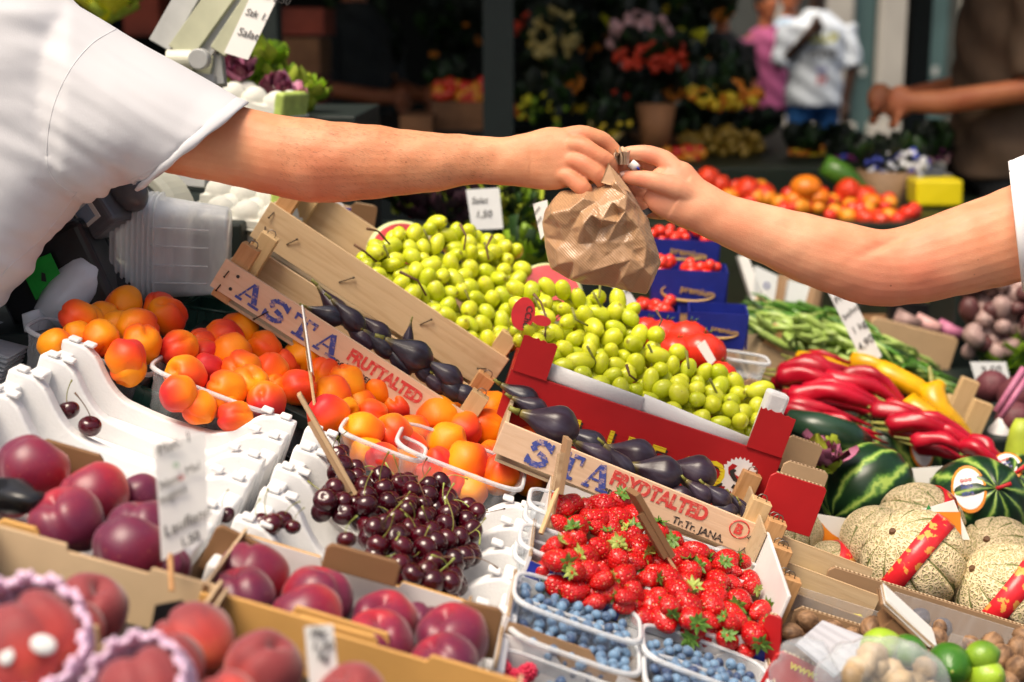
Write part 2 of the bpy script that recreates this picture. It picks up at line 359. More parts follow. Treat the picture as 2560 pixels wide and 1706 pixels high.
    # skins and cloth
    for nm, c1, c2 in (('skin_vendor', (.70, .335, .18), (.58, .20, .09)), ('skin_customer', (.74, .375, .225), (.66, .25, .135)), ('skin_far', (.55, .20, .09), (.45, .13, .06)), ('skin_dark', (.06, .028, .018), (.04, .018, .012))):
        b = NB(nm); n1 = b.noise(9, detail=4, rough=.6); n2 = b.noise(45, detail=3)
        c = b.mix(b.ramp(n1, [(.38, 0), (.66, 1)]), c1, c2); c = b.mix(b.math('MULTIPLY', b.ramp(n2, [(.45, 0), (.7, 1)]), .25), c, c2)
        fl_ = b.n('ShaderNodeAttribute', attribute_name='flush').outputs['Fac']; c = b.mix(b.math('MULTIPLY', fl_, .55), c, (c2[0] * 1.02, c2[1] * .72, c2[2] * .85))
        fr = b.ramp(b.voro(48), [(.05, 1), (.075, 0)]); c = b.mix(b.math('MULTIPLY', fr, b.ramp(b.noise(17), [(.55, 0), (.6, .55)])), c, (.22, .07, .035))
        hs = b.voro(900, b.co(scale=(.5, 1, 1))); b.P(color=c, rough=.50, spec=.38, sss=.15, ssr=(.018, .005, .002), sscale=.6)
        b.bump(b.mix(.5, hs, b.noise(260, detail=4)), .38, .0008); MT[nm] = b.m
    MT['nail_skin'] = plain('nail_skin', (.66, .38, .30), .25, .05)
    b = NB('cloth_white'); wv = b.noise(700, b.co(scale=(1, 1, .5)), 2); b.P(color=(.54, .54, .565), rough=.85, spec=.2, sheen=.3); b.bump(b.mix(.5, wv, b.noise(16, b.co(scale=(1, .6, 1)), 3)), .25, .0015); MT['cloth_white'] = b.m
    MT['thread'] = plain('thread', (.60, .60, .62), .8)
    b = NB('cloth_dots'); vd = b.voro(38, rand=.25); b.P(color=b.mix(b.ramp(vd, [(.12, 1), (.15, 0)]), (.82, .80, .80), (.02, .02, .03)), rough=.8); MT['cloth_dots'] = b.m
    for nm, c in (('cloth_dark', (.010, .011, .012)), ('cloth_grey', (.028, .032, .032)), ('cloth_brown', (.085, .05, .028)), ('cloth_pink', (.55, .12, .28)), ('denim', (.01, .10, .32)), ('cloth_blue', (.45, .60, .78)), ('hair', (.012, .009, .008))):
        MT[nm] = plain(nm, c, .85, .2, 8)
    b = NB('kraft'); v = b.co('UV'); wv = b.n('ShaderNodeTexWave', bands_direction='DIAGONAL'); wv.inputs['Scale'].default_value = 38; b.set(wv.inputs[0], v)
    n1 = b.noise(25, detail=4); cc = b.mix(b.math('MULTIPLY', wv.outputs[1], .5), (.42, .235, .12), (.28, .145, .065)); cc = b.mix(b.math('MULTIPLY', n1, .35), cc, (.52, .32, .17))
    b.P(color=cc, rough=.30, spec=.7, sheen=.1); b.bump(b.mix(.25, b.noise(60, detail=5, rough=.65), wv.outputs[1]), .55, .0018); MT['kraft'] = b.m
mk_materials()
# ---------------------------------------------------------------- ground and stall table
mb = MB(); mb.box(-120, 120, -30, 250, -0.3, 0.0)
b = NB('pavement'); n1 = b.noise(1.5, detail=6); br = b.n('ShaderNodeTexBrick'); b.set(br.inputs[0], b.co()); br.inputs['Scale'].default_value = 3
for i, c in ((1, (.09, .085, .08, 1)), (2, (.065, .062, .06, 1)), (3, (.02, .02, .02, 1))): br.inputs[i].default_value = c
b.P(color=b.mix(b.math('MULTIPLY', n1, .4), br.outputs[0], (.04, .038, .036)), rough=.8); b.bump(br.outputs[1], .4, .004)
tag(mb.build('ground', b.m), kind='structure')
MT['dark_green'] = plain('dark_green', (.003, .010, .008), .6)
def stall_table(M, x0, x1, y0, y1, h, label, n=2):
    t = empty('stall_table', M, label, 'market table')
    mb = MB(); mb.box(x0, x1, y0, y1, h - .02, h); mb.build('table_top', MT['dark_green'], t, bevel=.002)
    for x in (x0 + .05, x1 - .05):
        for y in (y0 + .05, y1 - .05):
            p = M @ Vector((x, y, h - .021)); q = MB(); q.box(-.02, .02, -.02, .02, -p.z, 0)
            q.build('leg', MT['dark_green'], t, M.inverted() @ Matrix.Translation(p))
    return t
F_FOAM = frame(155, 848, 1.75, 20)
stall_table(F_FOAM, -.85, .56, -.75, .02, -.16, 'dark sloping market table carrying the foam crates and the nectarine boxes')
stall_table(frame(1330, 1402, 1.55, 18), -.1, 1.2, -.35, .30, -.17, 'dark sloping market table carrying the berries and the melons')
stall_table(frame(565, 647, 1.90, 26), -.01, .95, -.09, .45, -.12, 'dark sloping market table carrying the fig and grape crates')

# ---------------------------------------------------------------- foam crates
def foam_profile(L, kind):
    h = .050; pts = []
    def S(t): return t * t * (3 - 2 * t)
    xs = np.linspace(0, L, 49); out = []
    for x in xs:
        e = min(x, L - x)
        if e < .030: z = 0
        elif e < .046: z = -(e - .030) * .55
        elif e < .105: z = -.009 - (h - .009) * S(((e - .046) / .059) ** .62)
        else: z = -h - .003 * math.sin((e - .105) / (L / 2 - .105) * 1.57)
        out.append((x, z))
    return out
def foam_crate(M, L, label, D=.076, deep=.080):
    t = empty('foam_crate', M, label, 'foam crate', 'white foam crates lined up in front of the apricots')
    pr = foam_profile(L, 0)
    poly = pr + [(L, -deep), (0, -deep)]
    mb = MB(); A = Matrix(((1, 0, 0, 0), (0, 0, 1, 0), (0, 1, 0, 0), (0, 0, 0, 1)))
    # scalloped wall as strips so the dip stays clean
    n = len(pr)
    vs = []
    for (x, z) in pr:
        vs += [(x, 0, z), (x, .019, z), (x, .019, -deep), (x, 0, -deep)]
    fs = []
    for i in range(n - 1):
        for k in range(4): fs.append((i * 4 + k, i * 4 + (k + 1) % 4, (i + 1) * 4 + (k + 1) % 4, (i + 1) * 4 + k))
    fs += [(0, 1, 2, 3), tuple((n - 1) * 4 + k for k in (3, 2, 1, 0))]
    mb.add(vs, fs); mb.build('scalloped_wall', MT['foam'], t, bevel=.003, seg=3, smooth=False)
    mb = MB(); mb.box(.004, L - .004, -D + .003, -.0005, -deep, -deep + .008); mb.build('floor', MT['foam'], t, bevel=.002)
    for x0, x1 in ((.002, .022), (L - .022, L - .002)):
        mb = MB(); mb.box(x0, x1, -D + .006, -.0006, -deep + .009, -.012); mb.build('side_wall', MT['foam'], t, bevel=.004, seg=3)
    for x0 in (.006, .026, L - .046, L - .022):       # stacking lugs on the humps
        mb = MB(); mb.box(x0, x0 + .014, .002, .017, .0005, .0055); mb.build('stacking_lug', MT['foam'], t, bevel=.002, seg=2)
    return t
rowpos = [0, .078, .157, .237, .33]
names = ['farthest', 'second farthest', 'middle', 'second nearest', 'nearest']
for c in range(2):
    for k, s in enumerate(rowpos):
        L = .305
        M = F_FOAM @ T(c * .318 + (.004 if k % 2 else 0) - .001 * k, -s, -.001 * k)
        foam_crate(M, L, '%s scalloped white foam crate of five, %s' % (names[k], 'left column by the price card' if c == 0 else 'right column by the cherries'), D=.076 if k < 4 else .10)

# ---------------------------------------------------------------- wooden crates
def staple(parent, M):
    mb = MB(); mb.tube([(-.006, 0, 0), (-.0058, 0, .0045), (-.003, 0, .0075), (.003, 0, .0075), (.0058, 0, .0045), (.006, 0, 0)], .0008, 5)
    mb.build('staple', MT['staple'], parent, M, smooth=True)
def wood_crate(M, L, W, H, label, group, front='board_print', posts=((0, 0), (1, 0), (0, 1), (1, 1)), ph=.035, floor=True, pw=.026, fh=None, postm='wood_post', cat='wooden crate'):
    t = empty('wooden_crate', M, label, cat, group)
    fh = fh or H * .75
    mb = MB(); mb.box(0, L, 0, .005, -fh, 0); mb.build('front_board', MT[front], t, bevel=.0006, seg=1)
    mb = MB(); mb.box(0, L, W - .005, W, -fh, 0.0); mb.build('back_board', MT['wood'], t, bevel=.0006, seg=1)
    for x0, x1 in ((.001, .006), (L - .006, L - .001)):
        mb = MB(); mb.box(x0, x1, .006, W - .006, -fh + .002, -.003, T(0, 0, 0)); mb.build('end_board', MT['wood_grey'], t, bevel=.0006, seg=1)
    if floor:
        mb = MB()
        for i in range(5):
            y0 = .007 + i * (W - .014) / 5; mb.box(.007, L - .007, y0, y0 + (W - .014) / 5 - .006, -H, -H + .004)
        mb.build('floor_slats', MT['wood_grey'], t)
    for (i, j) in posts:
        x = .0065 if i == 0 else L - .0065 - pw; y = .0055 if j == 0 else W - .0055 - pw * .8
        mb = MB(); mb.box(x, x + pw, y, y + pw * .8, -H, ph, j=.0008); p = mb.build('corner_post', MT[postm if (i + j) % 2 == 0 else 'wood_post2'], t, bevel=.0008, seg=1)
        staple(p, T(x + pw * .5, y + pw * .4, ph))
    return t
def nails(t, pts):
    for (x, z, a, l) in pts:
        mb = MB(); mb.tube([(0, 0, 0), (l * .5 * math.cos(R(a)), -.002, l * .5 * math.sin(R(a))), (l * math.cos(R(a)), -.003, l * math.sin(R(a)))], .0009, 5)
        mb.tube([(l * math.cos(R(a)), -.003, l * math.sin(R(a))), (l * 1.15 * math.cos(R(a)), -.003, l * 1.15 * math.sin(R(a)))], .0017, 6)
        mb.build('bent_nail', MT['nail'], t, T(x, -.0008, z))
FT = RX(90)   # lettering on a front board
F_FIG1 = frame(565, 647, 1.90, 33)
fig1 = wood_crate(F_FIG1, .405, .14, .055, 'pale wooden fig crate stamped in blue and red, steeply tilted behind the apricots', 'wooden fruit crates', fh=.044, ph=.030, posts=((0, 0), (0, 1), (1, 0), (1, 1)))
def serif(st, x0, h, wd, M, mat, parent, gap=.6):
    """slab-serif stencil capitals from bars"""
    k = h * .2
    for i, ch in enumerate(st):
        mb = MB(); x = x0 + i * wd; L = wd * .82
        def bar(p, q, wdt):
            p = Vector((p[0], p[1])); q = Vector((q[0], q[1])); d = (q - p).normalized(); nn = Vector((-d.y, d.x)) * wdt / 2
            mb.prism([(x + a.x, a.y) for a in (p - nn, q - nn, q + nn, p + nn)][::-1], 0, .0004 + .00001 * len(mb.v))
        if ch == 'A':
            bar((L * .46, h), (L * .12, k * .7), k * .45); bar((L * .5, h), (L * .82, k * .7), k * 1.3); bar((L * .3, h * .38), (L * .58, h * .38), k * .45)
            bar((0, k * .3), (L * .3, k * .3), k * .6); bar((L * .58, k * .3), (L * 1.08, k * .3), k * .6)
        elif ch == 'T':
            bar((L * .5, k * .6), (L * .5, h * .82), k * 1.35); bar((0, h - k * .35), (L * .42, h - k * .35), k * .7); bar((L * .56, h - k * .35), (L, h - k * .35), k * .7)
            bar((L * .06, h * .98), (L * .06, h * .66), k * .5); bar((L * .94, h * .98), (L * .94, h * .66), k * .5); bar((L * .2, k * .3), (L * .8, k * .3), k * .6)
        elif ch == 'S':
            pts = [(.9, .78), (.62, .95), (.3, .9), (.14, .7), (.3, .55)]; q2 = [(.45, .5), (.72, .42), (.86, .24), (.62, .06), (.28, .05), (.08, .2)]
            for pp in (pts, q2):
                for a, c in zip(pp, pp[1:]): bar((a[0] * L, a[1] * h), (c[0] * L, c[1] * h), k * 1.05)
            bar((L * .9, h), (L * .9, h * .66), k * .4); bar((L * .08, 0), (L * .08, h * .33), k * .4)
        mb.build('lettering', mat, parent, M)
fm = T(0, -.0005, 0) @ FT
serif('ASTA', .036, .030, .041, fm @ T(0, -.038, 0), MT['stamp_blue'], fig1)
text('FRUTTALTED', .0235, fm @ T(.206, -.026, 0), MT['stamp_red'], fig1, bold=.0012, sx=.82)
text('spol.', .014, fm @ T(.190, -.0405, 0), MT['stamp_black'], fig1, bold=.0002)
text('LOGER', .011, fm @ T(.218, -.040, 0), MT['stamp_black'], fig1, bold=.0002)
nails(fig1, [(.012, -.012, -95, .009), (.012, -.034, -95, .009), (.085, -.03, 240, .02)])
for z in (-.012, -.032):
    mb = MB(); mb.lathe([(.0025, 0), (0.0001, .0002)], 12); mb.build('knot_hole', MT['ink_black'], fig1, T(.026, -.0006, z) @ RX(90))
F_G1 = frame(677, 505, 2.06, 33.6)
g1 = wood_crate(F_G1, .415, .27, .085, 'long bare wooden crate leaning steeply, holding the left heap of green grapes', 'wooden fruit crates', front='wood', fh=.060, ph=.030, posts=((0, 0), (0, 1), (1, 0), (1, 1)))
nails(g1, [(.052, -.040, 60, .017), (.145, -.044, 52, .022), (.278, -.03, 60, .018), (.012, -.01, -100, .01), (.012, -.035, -60, .01), (.395, -.03, 210, .012)])
mb = MB(); mb.box(.01, .40, -.012, -.008, -.085, -.067); mb.build('lower_slat', MT['wood_grey'], g1)
# fig crate 2
F_FIG2 = frame(1262, 1055, 1.80, 22)
fig2 = wood_crate(F_FIG2, .362, .15, .055, 'pale wooden fig crate stamped in blue and red, lying right above the strawberries', 'wooden fruit crates', fh=.043, ph=.028, posts=((1, 0), (1, 1)))
serif('STA', .040, .0345, .040, fm @ T(0, -.0385, 0), MT['stamp_blue'], fig2)
text('FRYDTALTED', .026, fm @ T(.152, -.0225, 0), MT['stamp_red'], fig2, bold=.0012, sx=.84)
text('B', .018, fm @ T(.3225, -.021, 0), MT['stamp_red'], fig2, bold=.0009)
mb = MB(); mb.tube([(.0125 * math.cos(a), .0115 * math.sin(a), 0) for a in np.linspace(0, 6.29, 25)], .0009, 4); mb.build('ring_mark', MT['stamp_red'], fig2, fm @ T(.3285, -.0145, 0))
text('spol.  ER', .0125, fm @ T(.150, -.036, 0), MT['stamp_black'], fig2, bold=.0003, sx=1.05)
text('Tr.Tr. JANA.', .0135, fm @ T(.245, -.0395, 0), MT['stamp_black'], fig2, bold=.0002)
nails(fig2, [(.348, -.012, 235, .009), (.345, -.034, 235, .009)])
# stacked empty crates whose corner posts show below the fig crate on the right
for k, (px, py, d) in enumerate(((1924, 1300, 1.76), (1936, 1366, 1.72), (1946, 1440, 1.66))):
    M = frame(px, py, d, 20)
    t = empty('wooden_crate', M, ('upper', 'middle', 'lowest')[k] + ' crate of the stack whose brown corner post shows right of the strawberries', 'wooden crate', 'stack of crates right of the strawberries')
    mb = MB(); w = .024 if k < 2 else .030; mb.box(0, w, 0, .02, -.05 if k < 2 else -.11, 0, j=.0006); p = mb.build('corner_post', MT['wood_post'], t, bevel=.0008, seg=1)
    staple(p, T(w * .5, .01, 0)); staple(p, T(w * .3, .014, 0))
    mb = MB(); mb.box(-.004, -.001, -.02, .20, -.06, -.012); mb.build('end_board', MT['wood_grey'], t)
    mb = MB(); mb.box(0, .15, .021, .025, -.06, -.02); mb.build('back_board', MT['wood'], t)
mb = MB()
Mw = frame(1893, 1318, 1.76, 20)
sw = empty('wooden_side_board', Mw, 'whitish side board of the strawberry crate with a dark hand slot', 'crate board')
mb.prism([(-.006, 0), (-.12, -.004), (-.19, -.018), (-.19, -.06), (-.006, -.06)], 0, .004, RY(90) @ RZ(90) @ RY(0)) if 0 else mb.box(.012, .016, -.21, -.004, -.062, 0)
mb.build('board', MT['card_white'], sw, bevel=.001)
# ---------------------------------------------------------------- red cardboard box of grapes
F_RED = frame(1278, 923, 1.93, 17.8)
red = empty('red_cardboard_box', F_RED, 'glossy red cardboard grape box with corner tabs, yellow letters and a bird emblem', 'cardboard box')
Lr = .388
mb = MB(); mb.box(0, Lr, 0, .004, -.095, 0); mb.build('front_panel', MT['card_red'], red, bevel=.0008)
mb = MB(); mb.box(0, Lr, .255, .259, -.095, 0); mb.build('back_panel', MT['card_red'], red, bevel=.0008)
for x in (0, Lr - .004):
    mb = MB(); mb.box(x, x + .004, .005, .254, -.095, -.002); mb.build('side_panel', MT['card_red'], red)
mb = MB(); mb.box(.005, Lr - .005, .005, .254, -.095, -.092); mb.build('bottom', MT['card_brown'], red)
for x0, x1, h in ((.002, .050, .052), (Lr - .052, Lr - .002, .058)):
    mb = MB(); n = 14; vs = []
    top = [h + rng.uniform(-.002, .002) for _ in range(n + 1)]
    for i in range(n + 1):
        x = x0 + (x1 - x0) * i / n; vs += [(x, -.0035, -.0), (x, -.0006, -.0), (x, -.0006, top[i]), (x, -.0035, top[i])]
    fs = [(i * 4 + k, i * 4 + (k + 1) % 4, i * 4 + 4 + (k + 1) % 4, i * 4 + 4 + k) for i in range(n) for k in range(4)] + [(0, 1, 2, 3), (n * 4 + 3, n * 4 + 2, n * 4 + 1, n * 4)]
    mb.add(vs, fs); p = mb.build('corner_tab', MT['card_red'], red)
    mb = MB(); mb.box(x0 + .002, x1 - .002, .0003, .006, .002, h - .006, j=.001); mb.build('torn_edge', MT['flute'], p)
# yellow striped letters
def striped_text(s, size, M, parent):
    t1 = text(s, size, M @ T(.0025, -.0025, 0), MT['ink_black'], parent, bold=.0022)
    text(s, size, M @ T(0, 0, .0006), MT['yellow_print'], parent, bold=.0014)
    for i in range(6):
        mb = MB(); mb.box(-.004, size * .8 * len(s), size * (.08 + .11 * i), size * (.08 + .11 * i) + .0007, .0013, .00135); mb.build('print_line', MT['card_red'], parent, M)
for i, (c, x) in enumerate(zip('ILLTESO', (.066, .105, .153, .182, .214, .262, .288))):
    text(c, .048, fm @ T(x + .003, -.0745 if i < 6 else -.070, 0), MT['ink_black'], red, bold=.0014, sx=.9)
    text(c, .048, fm @ T(x, -.072 if i < 6 else -.0675, .0004), MT['yellow_print'], red, bold=.0012, sx=.9)
    for q in range(7):
        mb = MB(); mb.box(x - .001, x + (.012 if c == 'I' else .03), -.069 + q * .0048, -.0685 + q * .0048, .0009, .00095); mb.build('print_line', MT['card_red'], red, fm)
# bird emblem: a white spiked disc with dark and red strokes
E = fm @ T(.340, -.044, 0)
mb = MB(); pts = []
for i in range(52):
    a = i / 52 * 6.283; r = .0245 + (.0035 if i % 2 else -.0005)
    if -2.4 < (a if a < math.pi else a - 6.283) < -1.0: r *= .95
    pts.append((r * math.cos(a) * .92, r * math.sin(a)))
mb.prism(pts, 0, .0004); mb.build('bird_emblem', MT['white_print'], red, E)
def blob(pts, m, z, nm): 
    mb = MB(); mb.prism([(x * .001, y * .001) for x, y in pts], z, z + .0003); mb.build(nm, m, red, E)
blob([(-17, 8), (-13, 15), (-6, 14), (-10, 6), (-4, 1), (6, -1), (13, 3), (16, 9), (20, 5), (16, -4), (6, -8), (-6, -6), (-14, 0)], MT['card_red'], .0005, 'emblem_red')
blob([(-14, 4), (-9, 9), (-5, 7), (-7, 3), (0, -4), (9, -5), (6, -9), (-4, -8), (-10, -3)], MT['ink_black'], .0009, 'emblem_black')
blob([(-2, -12), (4, -14), (9, -12), (13, -17), (5, -20), (-4, -18)], MT['ink_black'], .0009, 'emblem_black')
blob([(2, 6), (7, 13), (10, 6), (15, 12), (14, 3), (6, 2)], MT['card_red'], .0005, 'emblem_red')
# foam sheets lining the box
for x0, x1, dy, h0, h1, lb in ((.030, .185, .010, .022, .017, 'left'), (.183, .345, .012, .020, .009, 'right')):
    mb = MB(); mb.tube([(x0, dy, h0 - .01), (x0 * .5 + x1 * .5, dy, (h0 + h1) / 2 - .011), (x1, dy, h1 - .011)], [(.004, .012)] * 3, 12, up=(0, 0, 1))
    o = mb.build('foam_liner', MT['foam'], None, F_RED, smooth=True); tag(o, 'rounded white foam liner along the front of the red grape box, %s half' % lb, 'foam liner', 'foam liners in the red grape box')
mb = MB(); mb.box(Lr - .045, Lr - .015, .02, .045, -.02, .078, j=.003); o = mb.build('foam_liner', MT['foam'], None, F_RED, bevel=.005); tag(o, 'bent white foam sheet standing at the right corner of the red grape box', 'foam liner', 'foam liners in the red grape box')
# open crates of brown cardboard and red cardboard behind, right of the red box
def card_panel(px, py, d, a, L, H, mat, label, p=0, yaw=-3.5, th=.004, edge=True, name='cardboard_piece', r=.006):
    M = frame(px, py, d, a, p, yaw); t = empty(name, M, label, 'cardboard')
    pts = [(0, -H), (L, -H), (L, -r)] + [(L - r + r * math.cos(R(q)), -r + r * math.sin(R(q))) for q in (30, 60)] + [(L - r, 0), (r, 0), (0, -r)]
    mb = MB(); mb.prism(pts, 0, th, T(0, 0, 0) @ RX(90)); mb.build('panel', MT[mat], t, bevel=.0006, seg=1)
    if edge:
        mb = MB(); mb.box(r, L - r, -th * .85, -th * .15, .0001, .0012); mb.build('cut_edge', MT['flute'], t)
    return t
card_panel(1970, 1085, 2.00, 19, .053, .05, 'card_tan', 'tan cardboard corner flap standing behind the red grape box')
card_panel(1962, 1148, 1.90, 17, .062, .045, 'card_tan', 'brown cardboard flap with rounded corner right of the bird emblem')
card_panel(1930, 1176, 1.84, 17, .075, .07, 'card_red', 'bright red cardboard flap right of the fig crate')
# ---------------------------------------------------------------- fruit shapes
def fm_ball(name, r, fn, mat, n=28, m=18, sub=0):
    mb = MB(); mb.ball(r, n=n, m=m, fn=fn); return mb.mesh(name, mat, True)
def cleft(depth, width, pit, squash=(1, 1, 1), bumpy=.02, seed=0):
    def f(d, th, ph):
        u = Vector((d.x * squash[0], d.y * squash[1], d.z * squash[2]))
        k = 1 - depth * math.exp(-(d.y / width) ** 2) * (1 if d.x > -.1 else max(0, 1 + (d.x + .1) * 3)) * (0.35 + .65 * abs(d.z) ** .5 if d.z < 0 else 1)
        k -= pit * math.exp(-((1 - d.z) / .055)) + .02 * math.exp(-((1 + d.z) / .05))
        k += bumpy * mnoise.noise(d * 1.6 + Vector((seed, 0, 0)))
        return u * k
    return f
apri = [fm_ball('apricot', 1, cleft(.10, .13, .20, (1, .93, 1.05), .11, s), MT['apricot']) for s in (1, 5, 9)]
nect = [fm_ball('nectarine', 1, cleft(.13, .15, .24, (1, .97, .92), .05, s), MT['nectarine'], 36, 24) for s in (2, 7)]
peac = [fm_ball('peach', 1, cleft(.15, .15, .26, (1, .97, .92), .05, s), MT['peach'], 36, 24) for s in (3, 6)]
grap = [fm_ball('grape', 1, lambda d, th, ph, e=e: Vector((d.x * .87, d.y * .87, d.z * e)) * (1 + .03 * mnoise.noise(d * 1.3 + Vector((e, 0, 0)))), MT['grape'], 16, 12) for e in (1.04, 1.2, 1.36)]
def berry(d, th, ph):
    k = 1 + .04 * mnoise.noise(d * 3)
    if d.z > .8: k -= .25 * ((d.z - .8) / .2) ** 2
    return Vector((d.x, d.y, d.z * .86)) * k
mbb = MB(); mbb.ball(1, n=14, m=12, fn=berry)
for i in range(5):
    a = i * 1.2566; mbb.tube([(.2 * math.cos(a), .2 * math.sin(a), .60), (.34 * math.cos(a), .34 * math.sin(a), .80), (.5 * math.cos(a), .5 * math.sin(a), .84)], [(.16, .05), (.11, .04), (.02, .02)], 6)
blue_me = mbb.mesh('blueberry', MT['blueberry'], True)
def straw(s):
    def f(d, th, ph):
        t = (1 - d.z) / 2      # 0 at the leaf end, 1 at the tip
        w = (1.02 - .42 * t ** 1.7) * (1 + .10 * math.sin(ph * 2 + s) * (1 - t))
        z = d.z * 1.18
        return Vector((d.x * w, d.y * w * .93, z)) * (1 + .08 * mnoise.noise(d * 1.7 + Vector((s, s, 0))))
    return f
stra = [fm_ball('strawberry', 1, straw(s), MT['strawberry'], 28, 22) for s in (1, 4, 8, 11)]
def calyx_mesh(mat, k):
    mb = MB(); n = 9
    for i in range(n):
        a = i / n * 6.283 + rng.uniform(-.2, .2); L = rng.uniform(.65, 1.0); c, s = math.cos(a), math.sin(a); up = rng.uniform(-.1, .5)
        w = .19; pts = [(0, 0), (.33, 1), (.66, .8), (1, 0)]; vs = []
        for t, ww in pts:
            rr = t * L; z = 1.13 + .04 + up * t * t - .12 * t
            vs.append((c * rr - s * w * ww * -1, s * rr + c * w * ww * -1, z)); vs.append((c * rr, s * rr, z + .04)); vs.append((c * rr - s * w * ww, s * rr + c * w * ww, z))
        fs = []
        for q in range(3):
            fs += [(q * 3, q * 3 + 1, q * 3 + 4, q * 3 + 3), (q * 3 + 1, q * 3 + 2, q * 3 + 5, q * 3 + 4)]
        mb.add(vs, fs)
    mb.tube([(0, 0, 1.1), (.05, 0, 1.35), (.15, .05, 1.6)], [.07, .05, .04], 6)
    return mb.mesh('calyx', mat, False, merge=0)
caly = [calyx_mesh(MT['leaf'], 0), calyx_mesh(MT['leaf_dry'], 1), calyx_mesh(MT['leaf'], 2)]
def cherry_f(d, th, ph):
    k = 1 - .22 * math.exp(-((1 - d.z) / .07)) - .05 * math.exp(-(d.y / .22) ** 2) * (d.x > 0)
    return Vector((d.x * 1.06, d.y * .98, d.z * .92)) * k
cher = [fm_ball('cherry', 1, cherry_f, MT['cherry'], 22, 16)]
def stem_mesh(L, bend, mat, r=.045):
    mb = MB(); n = 8; pts = []
    for i in range(n + 1):
        t = i / n; pts.append((bend * t * t * L, .15 * bend * math.sin(t * 3) * L, .72 + t * L))
    mb.tube(pts, [r * 1.3] + [r] * (n - 2) + [r * 1.3, r * 2.2], 6); return mb.mesh('stem', mat, True)
chst = [stem_mesh(L, bd, m) for L, bd, m in ((2.0, .5, MT['stem']), (2.6, -.6, MT['stem_brown']), (1.6, .9, MT['leaf_dry']), (2.2, 1.0, MT['stem']))]
def fig_f(d, th, ph):
    t = (d.z + 1) / 2; z = -1 + 2.62 * t
    w = .92 * math.sin(math.pi * min(1, t / .92)) ** .62 if t < .42 else None
    prof = [(0, 0), (.03, .30), (.10, .55), (.2, .78), (.32, .90), (.42, .88), (.55, .72), (.68, .50), (.80, .32), (.9, .22), (.97, .17), (1, 0)]
    for (t0, w0), (t1, w1) in zip(prof, prof[1:]):
        if t0 <= t <= t1: u = (t - t0) / (t1 - t0); w = w0 + (w1 - w0) * u; break
    k = 1 + .03 * math.sin(ph * 7 + d.z * 2) + .05 * mnoise.noise(d * 2)
    return Vector((w * math.cos(ph) * k, w * math.sin(ph) * k, z))
fig_me = fm_ball('fig', 1, fig_f, MT['fig'], 30, 24)
mb = MB(); mb.tube([(0, 0, 1.62), (.03, 0, 1.85), (.09, .02, 2.05)], [.17, .12, .13], 8); figst_me = mb.mesh('stem', MT['stem'], True)

ORD = ['first', 'second', 'third', 'fourth', 'fifth', 'sixth', 'seventh', 'eighth', 'ninth', 'tenth', 'eleventh', 'twelfth', 'thirteenth', 'fourteenth', 'fifteenth', 'sixteenth', 'seventeenth', 'eighteenth', 'nineteenth', 'twentieth']
def drop(name, me, pos, r, rot, label=None, cat=None, group=None, parent=None):
    o = link(name, me); o.matrix_world = Matrix.Translation(pos) @ rot @ SC(r, r, r)
    return tag(o, label, cat, group)
# ---------------------------------------------------------------- apricots
F_AP = frame(880, 1085, 1.80, 22, 13)
Z1 = lambda x, y, r: (x / 3.136, 700 + y / 3.136, r / 3.136)
Z3 = lambda x, y, r: (600 + x / 2.82, 700 + y / 2.82, r / 2.82)
ap1 = [(610, 300, 140), (690, 325, 100), (800, 290, 90), (785, 460, 140), (990, 615, 150), (1080, 375, 160), (1110, 505, 155), (1305, 290, 150), (975, 185, 135), (1250, 225, 125), (900, 370, 65), (440, 510, 90),
       (1400, 540, 145), (1585, 510, 75), (1600, 590, 72), (1880, 400, 148), (1760, 455, 140), (1810, 570, 155), (2070, 540, 135), (2050, 600, 100), (1460, 750, 160), (1620, 700, 115), (1900, 710, 155), (1780, 855, 155),
       (1950, 830, 160), (2120, 720, 140), (2160, 850, 115), (2090, 960, 155), (1400, 890, 140), (1560, 1000, 130), (1750, 960, 120), (1840, 1080, 100), (1010, 700, 130), (620, 460, 90)]
ap3 = [(170, 490, 120), (150, 545, 95), (440, 540, 130), (380, 565, 105), (220, 650, 115), (410, 760, 128), (310, 605, 75), (270, 810, 125), (180, 890, 140), (600, 655, 110), (740, 740, 140), (650, 810, 130),
       (980, 770, 118), (850, 695, 80), (1150, 790, 85), (970, 665, 78), (1120, 830, 75), (840, 870, 65), (720, 920, 110), (620, 955, 140), (930, 950, 105), (1110, 895, 105), (1190, 890, 95), (1250, 900, 75), (865, 1075, 145),
       (1080, 1080, 135), (1220, 1065, 95), (1390, 960, 148), (1585, 905, 95), (1775, 910, 128), (1570, 1060, 130), (1730, 1040, 135), (1465, 1145, 132), (1955, 1065, 115), (1940, 1010, 95), (2010, 1165, 135), (2020, 1275, 128),
       (1600, 1290, 150), (1840, 1375, 140), (1860, 1255, 110), (1780, 1250, 85), (2040, 1415, 95), (1390, 1295, 95), (1010, 1270, 120), (1140, 1320, 100), (1320, 1375, 110), (1630, 1490, 105), (900, 1220, 90), (1480, 1440, 90), (1200, 1180, 80)]
placed = []
allap = [Z1(*q) for q in ap1] + [Z3(*q) for q in ap3]
zones = [('in the far left punnets', lambda x, y: x < 470 and y < 935), ('left of the upright price card', lambda x, y: x < 760), ('in the middle punnet', lambda x, y: x < 1070), ('in the rightmost punnet', lambda x, y: True)]
for i, (x, y, r) in enumerate(allap):
    dup = [q for q in placed if math.hypot(q[0] - x, q[1] - y) < .55 * min(r, q[2]) + 4]
    if dup: continue
    placed.append((x, y, r))
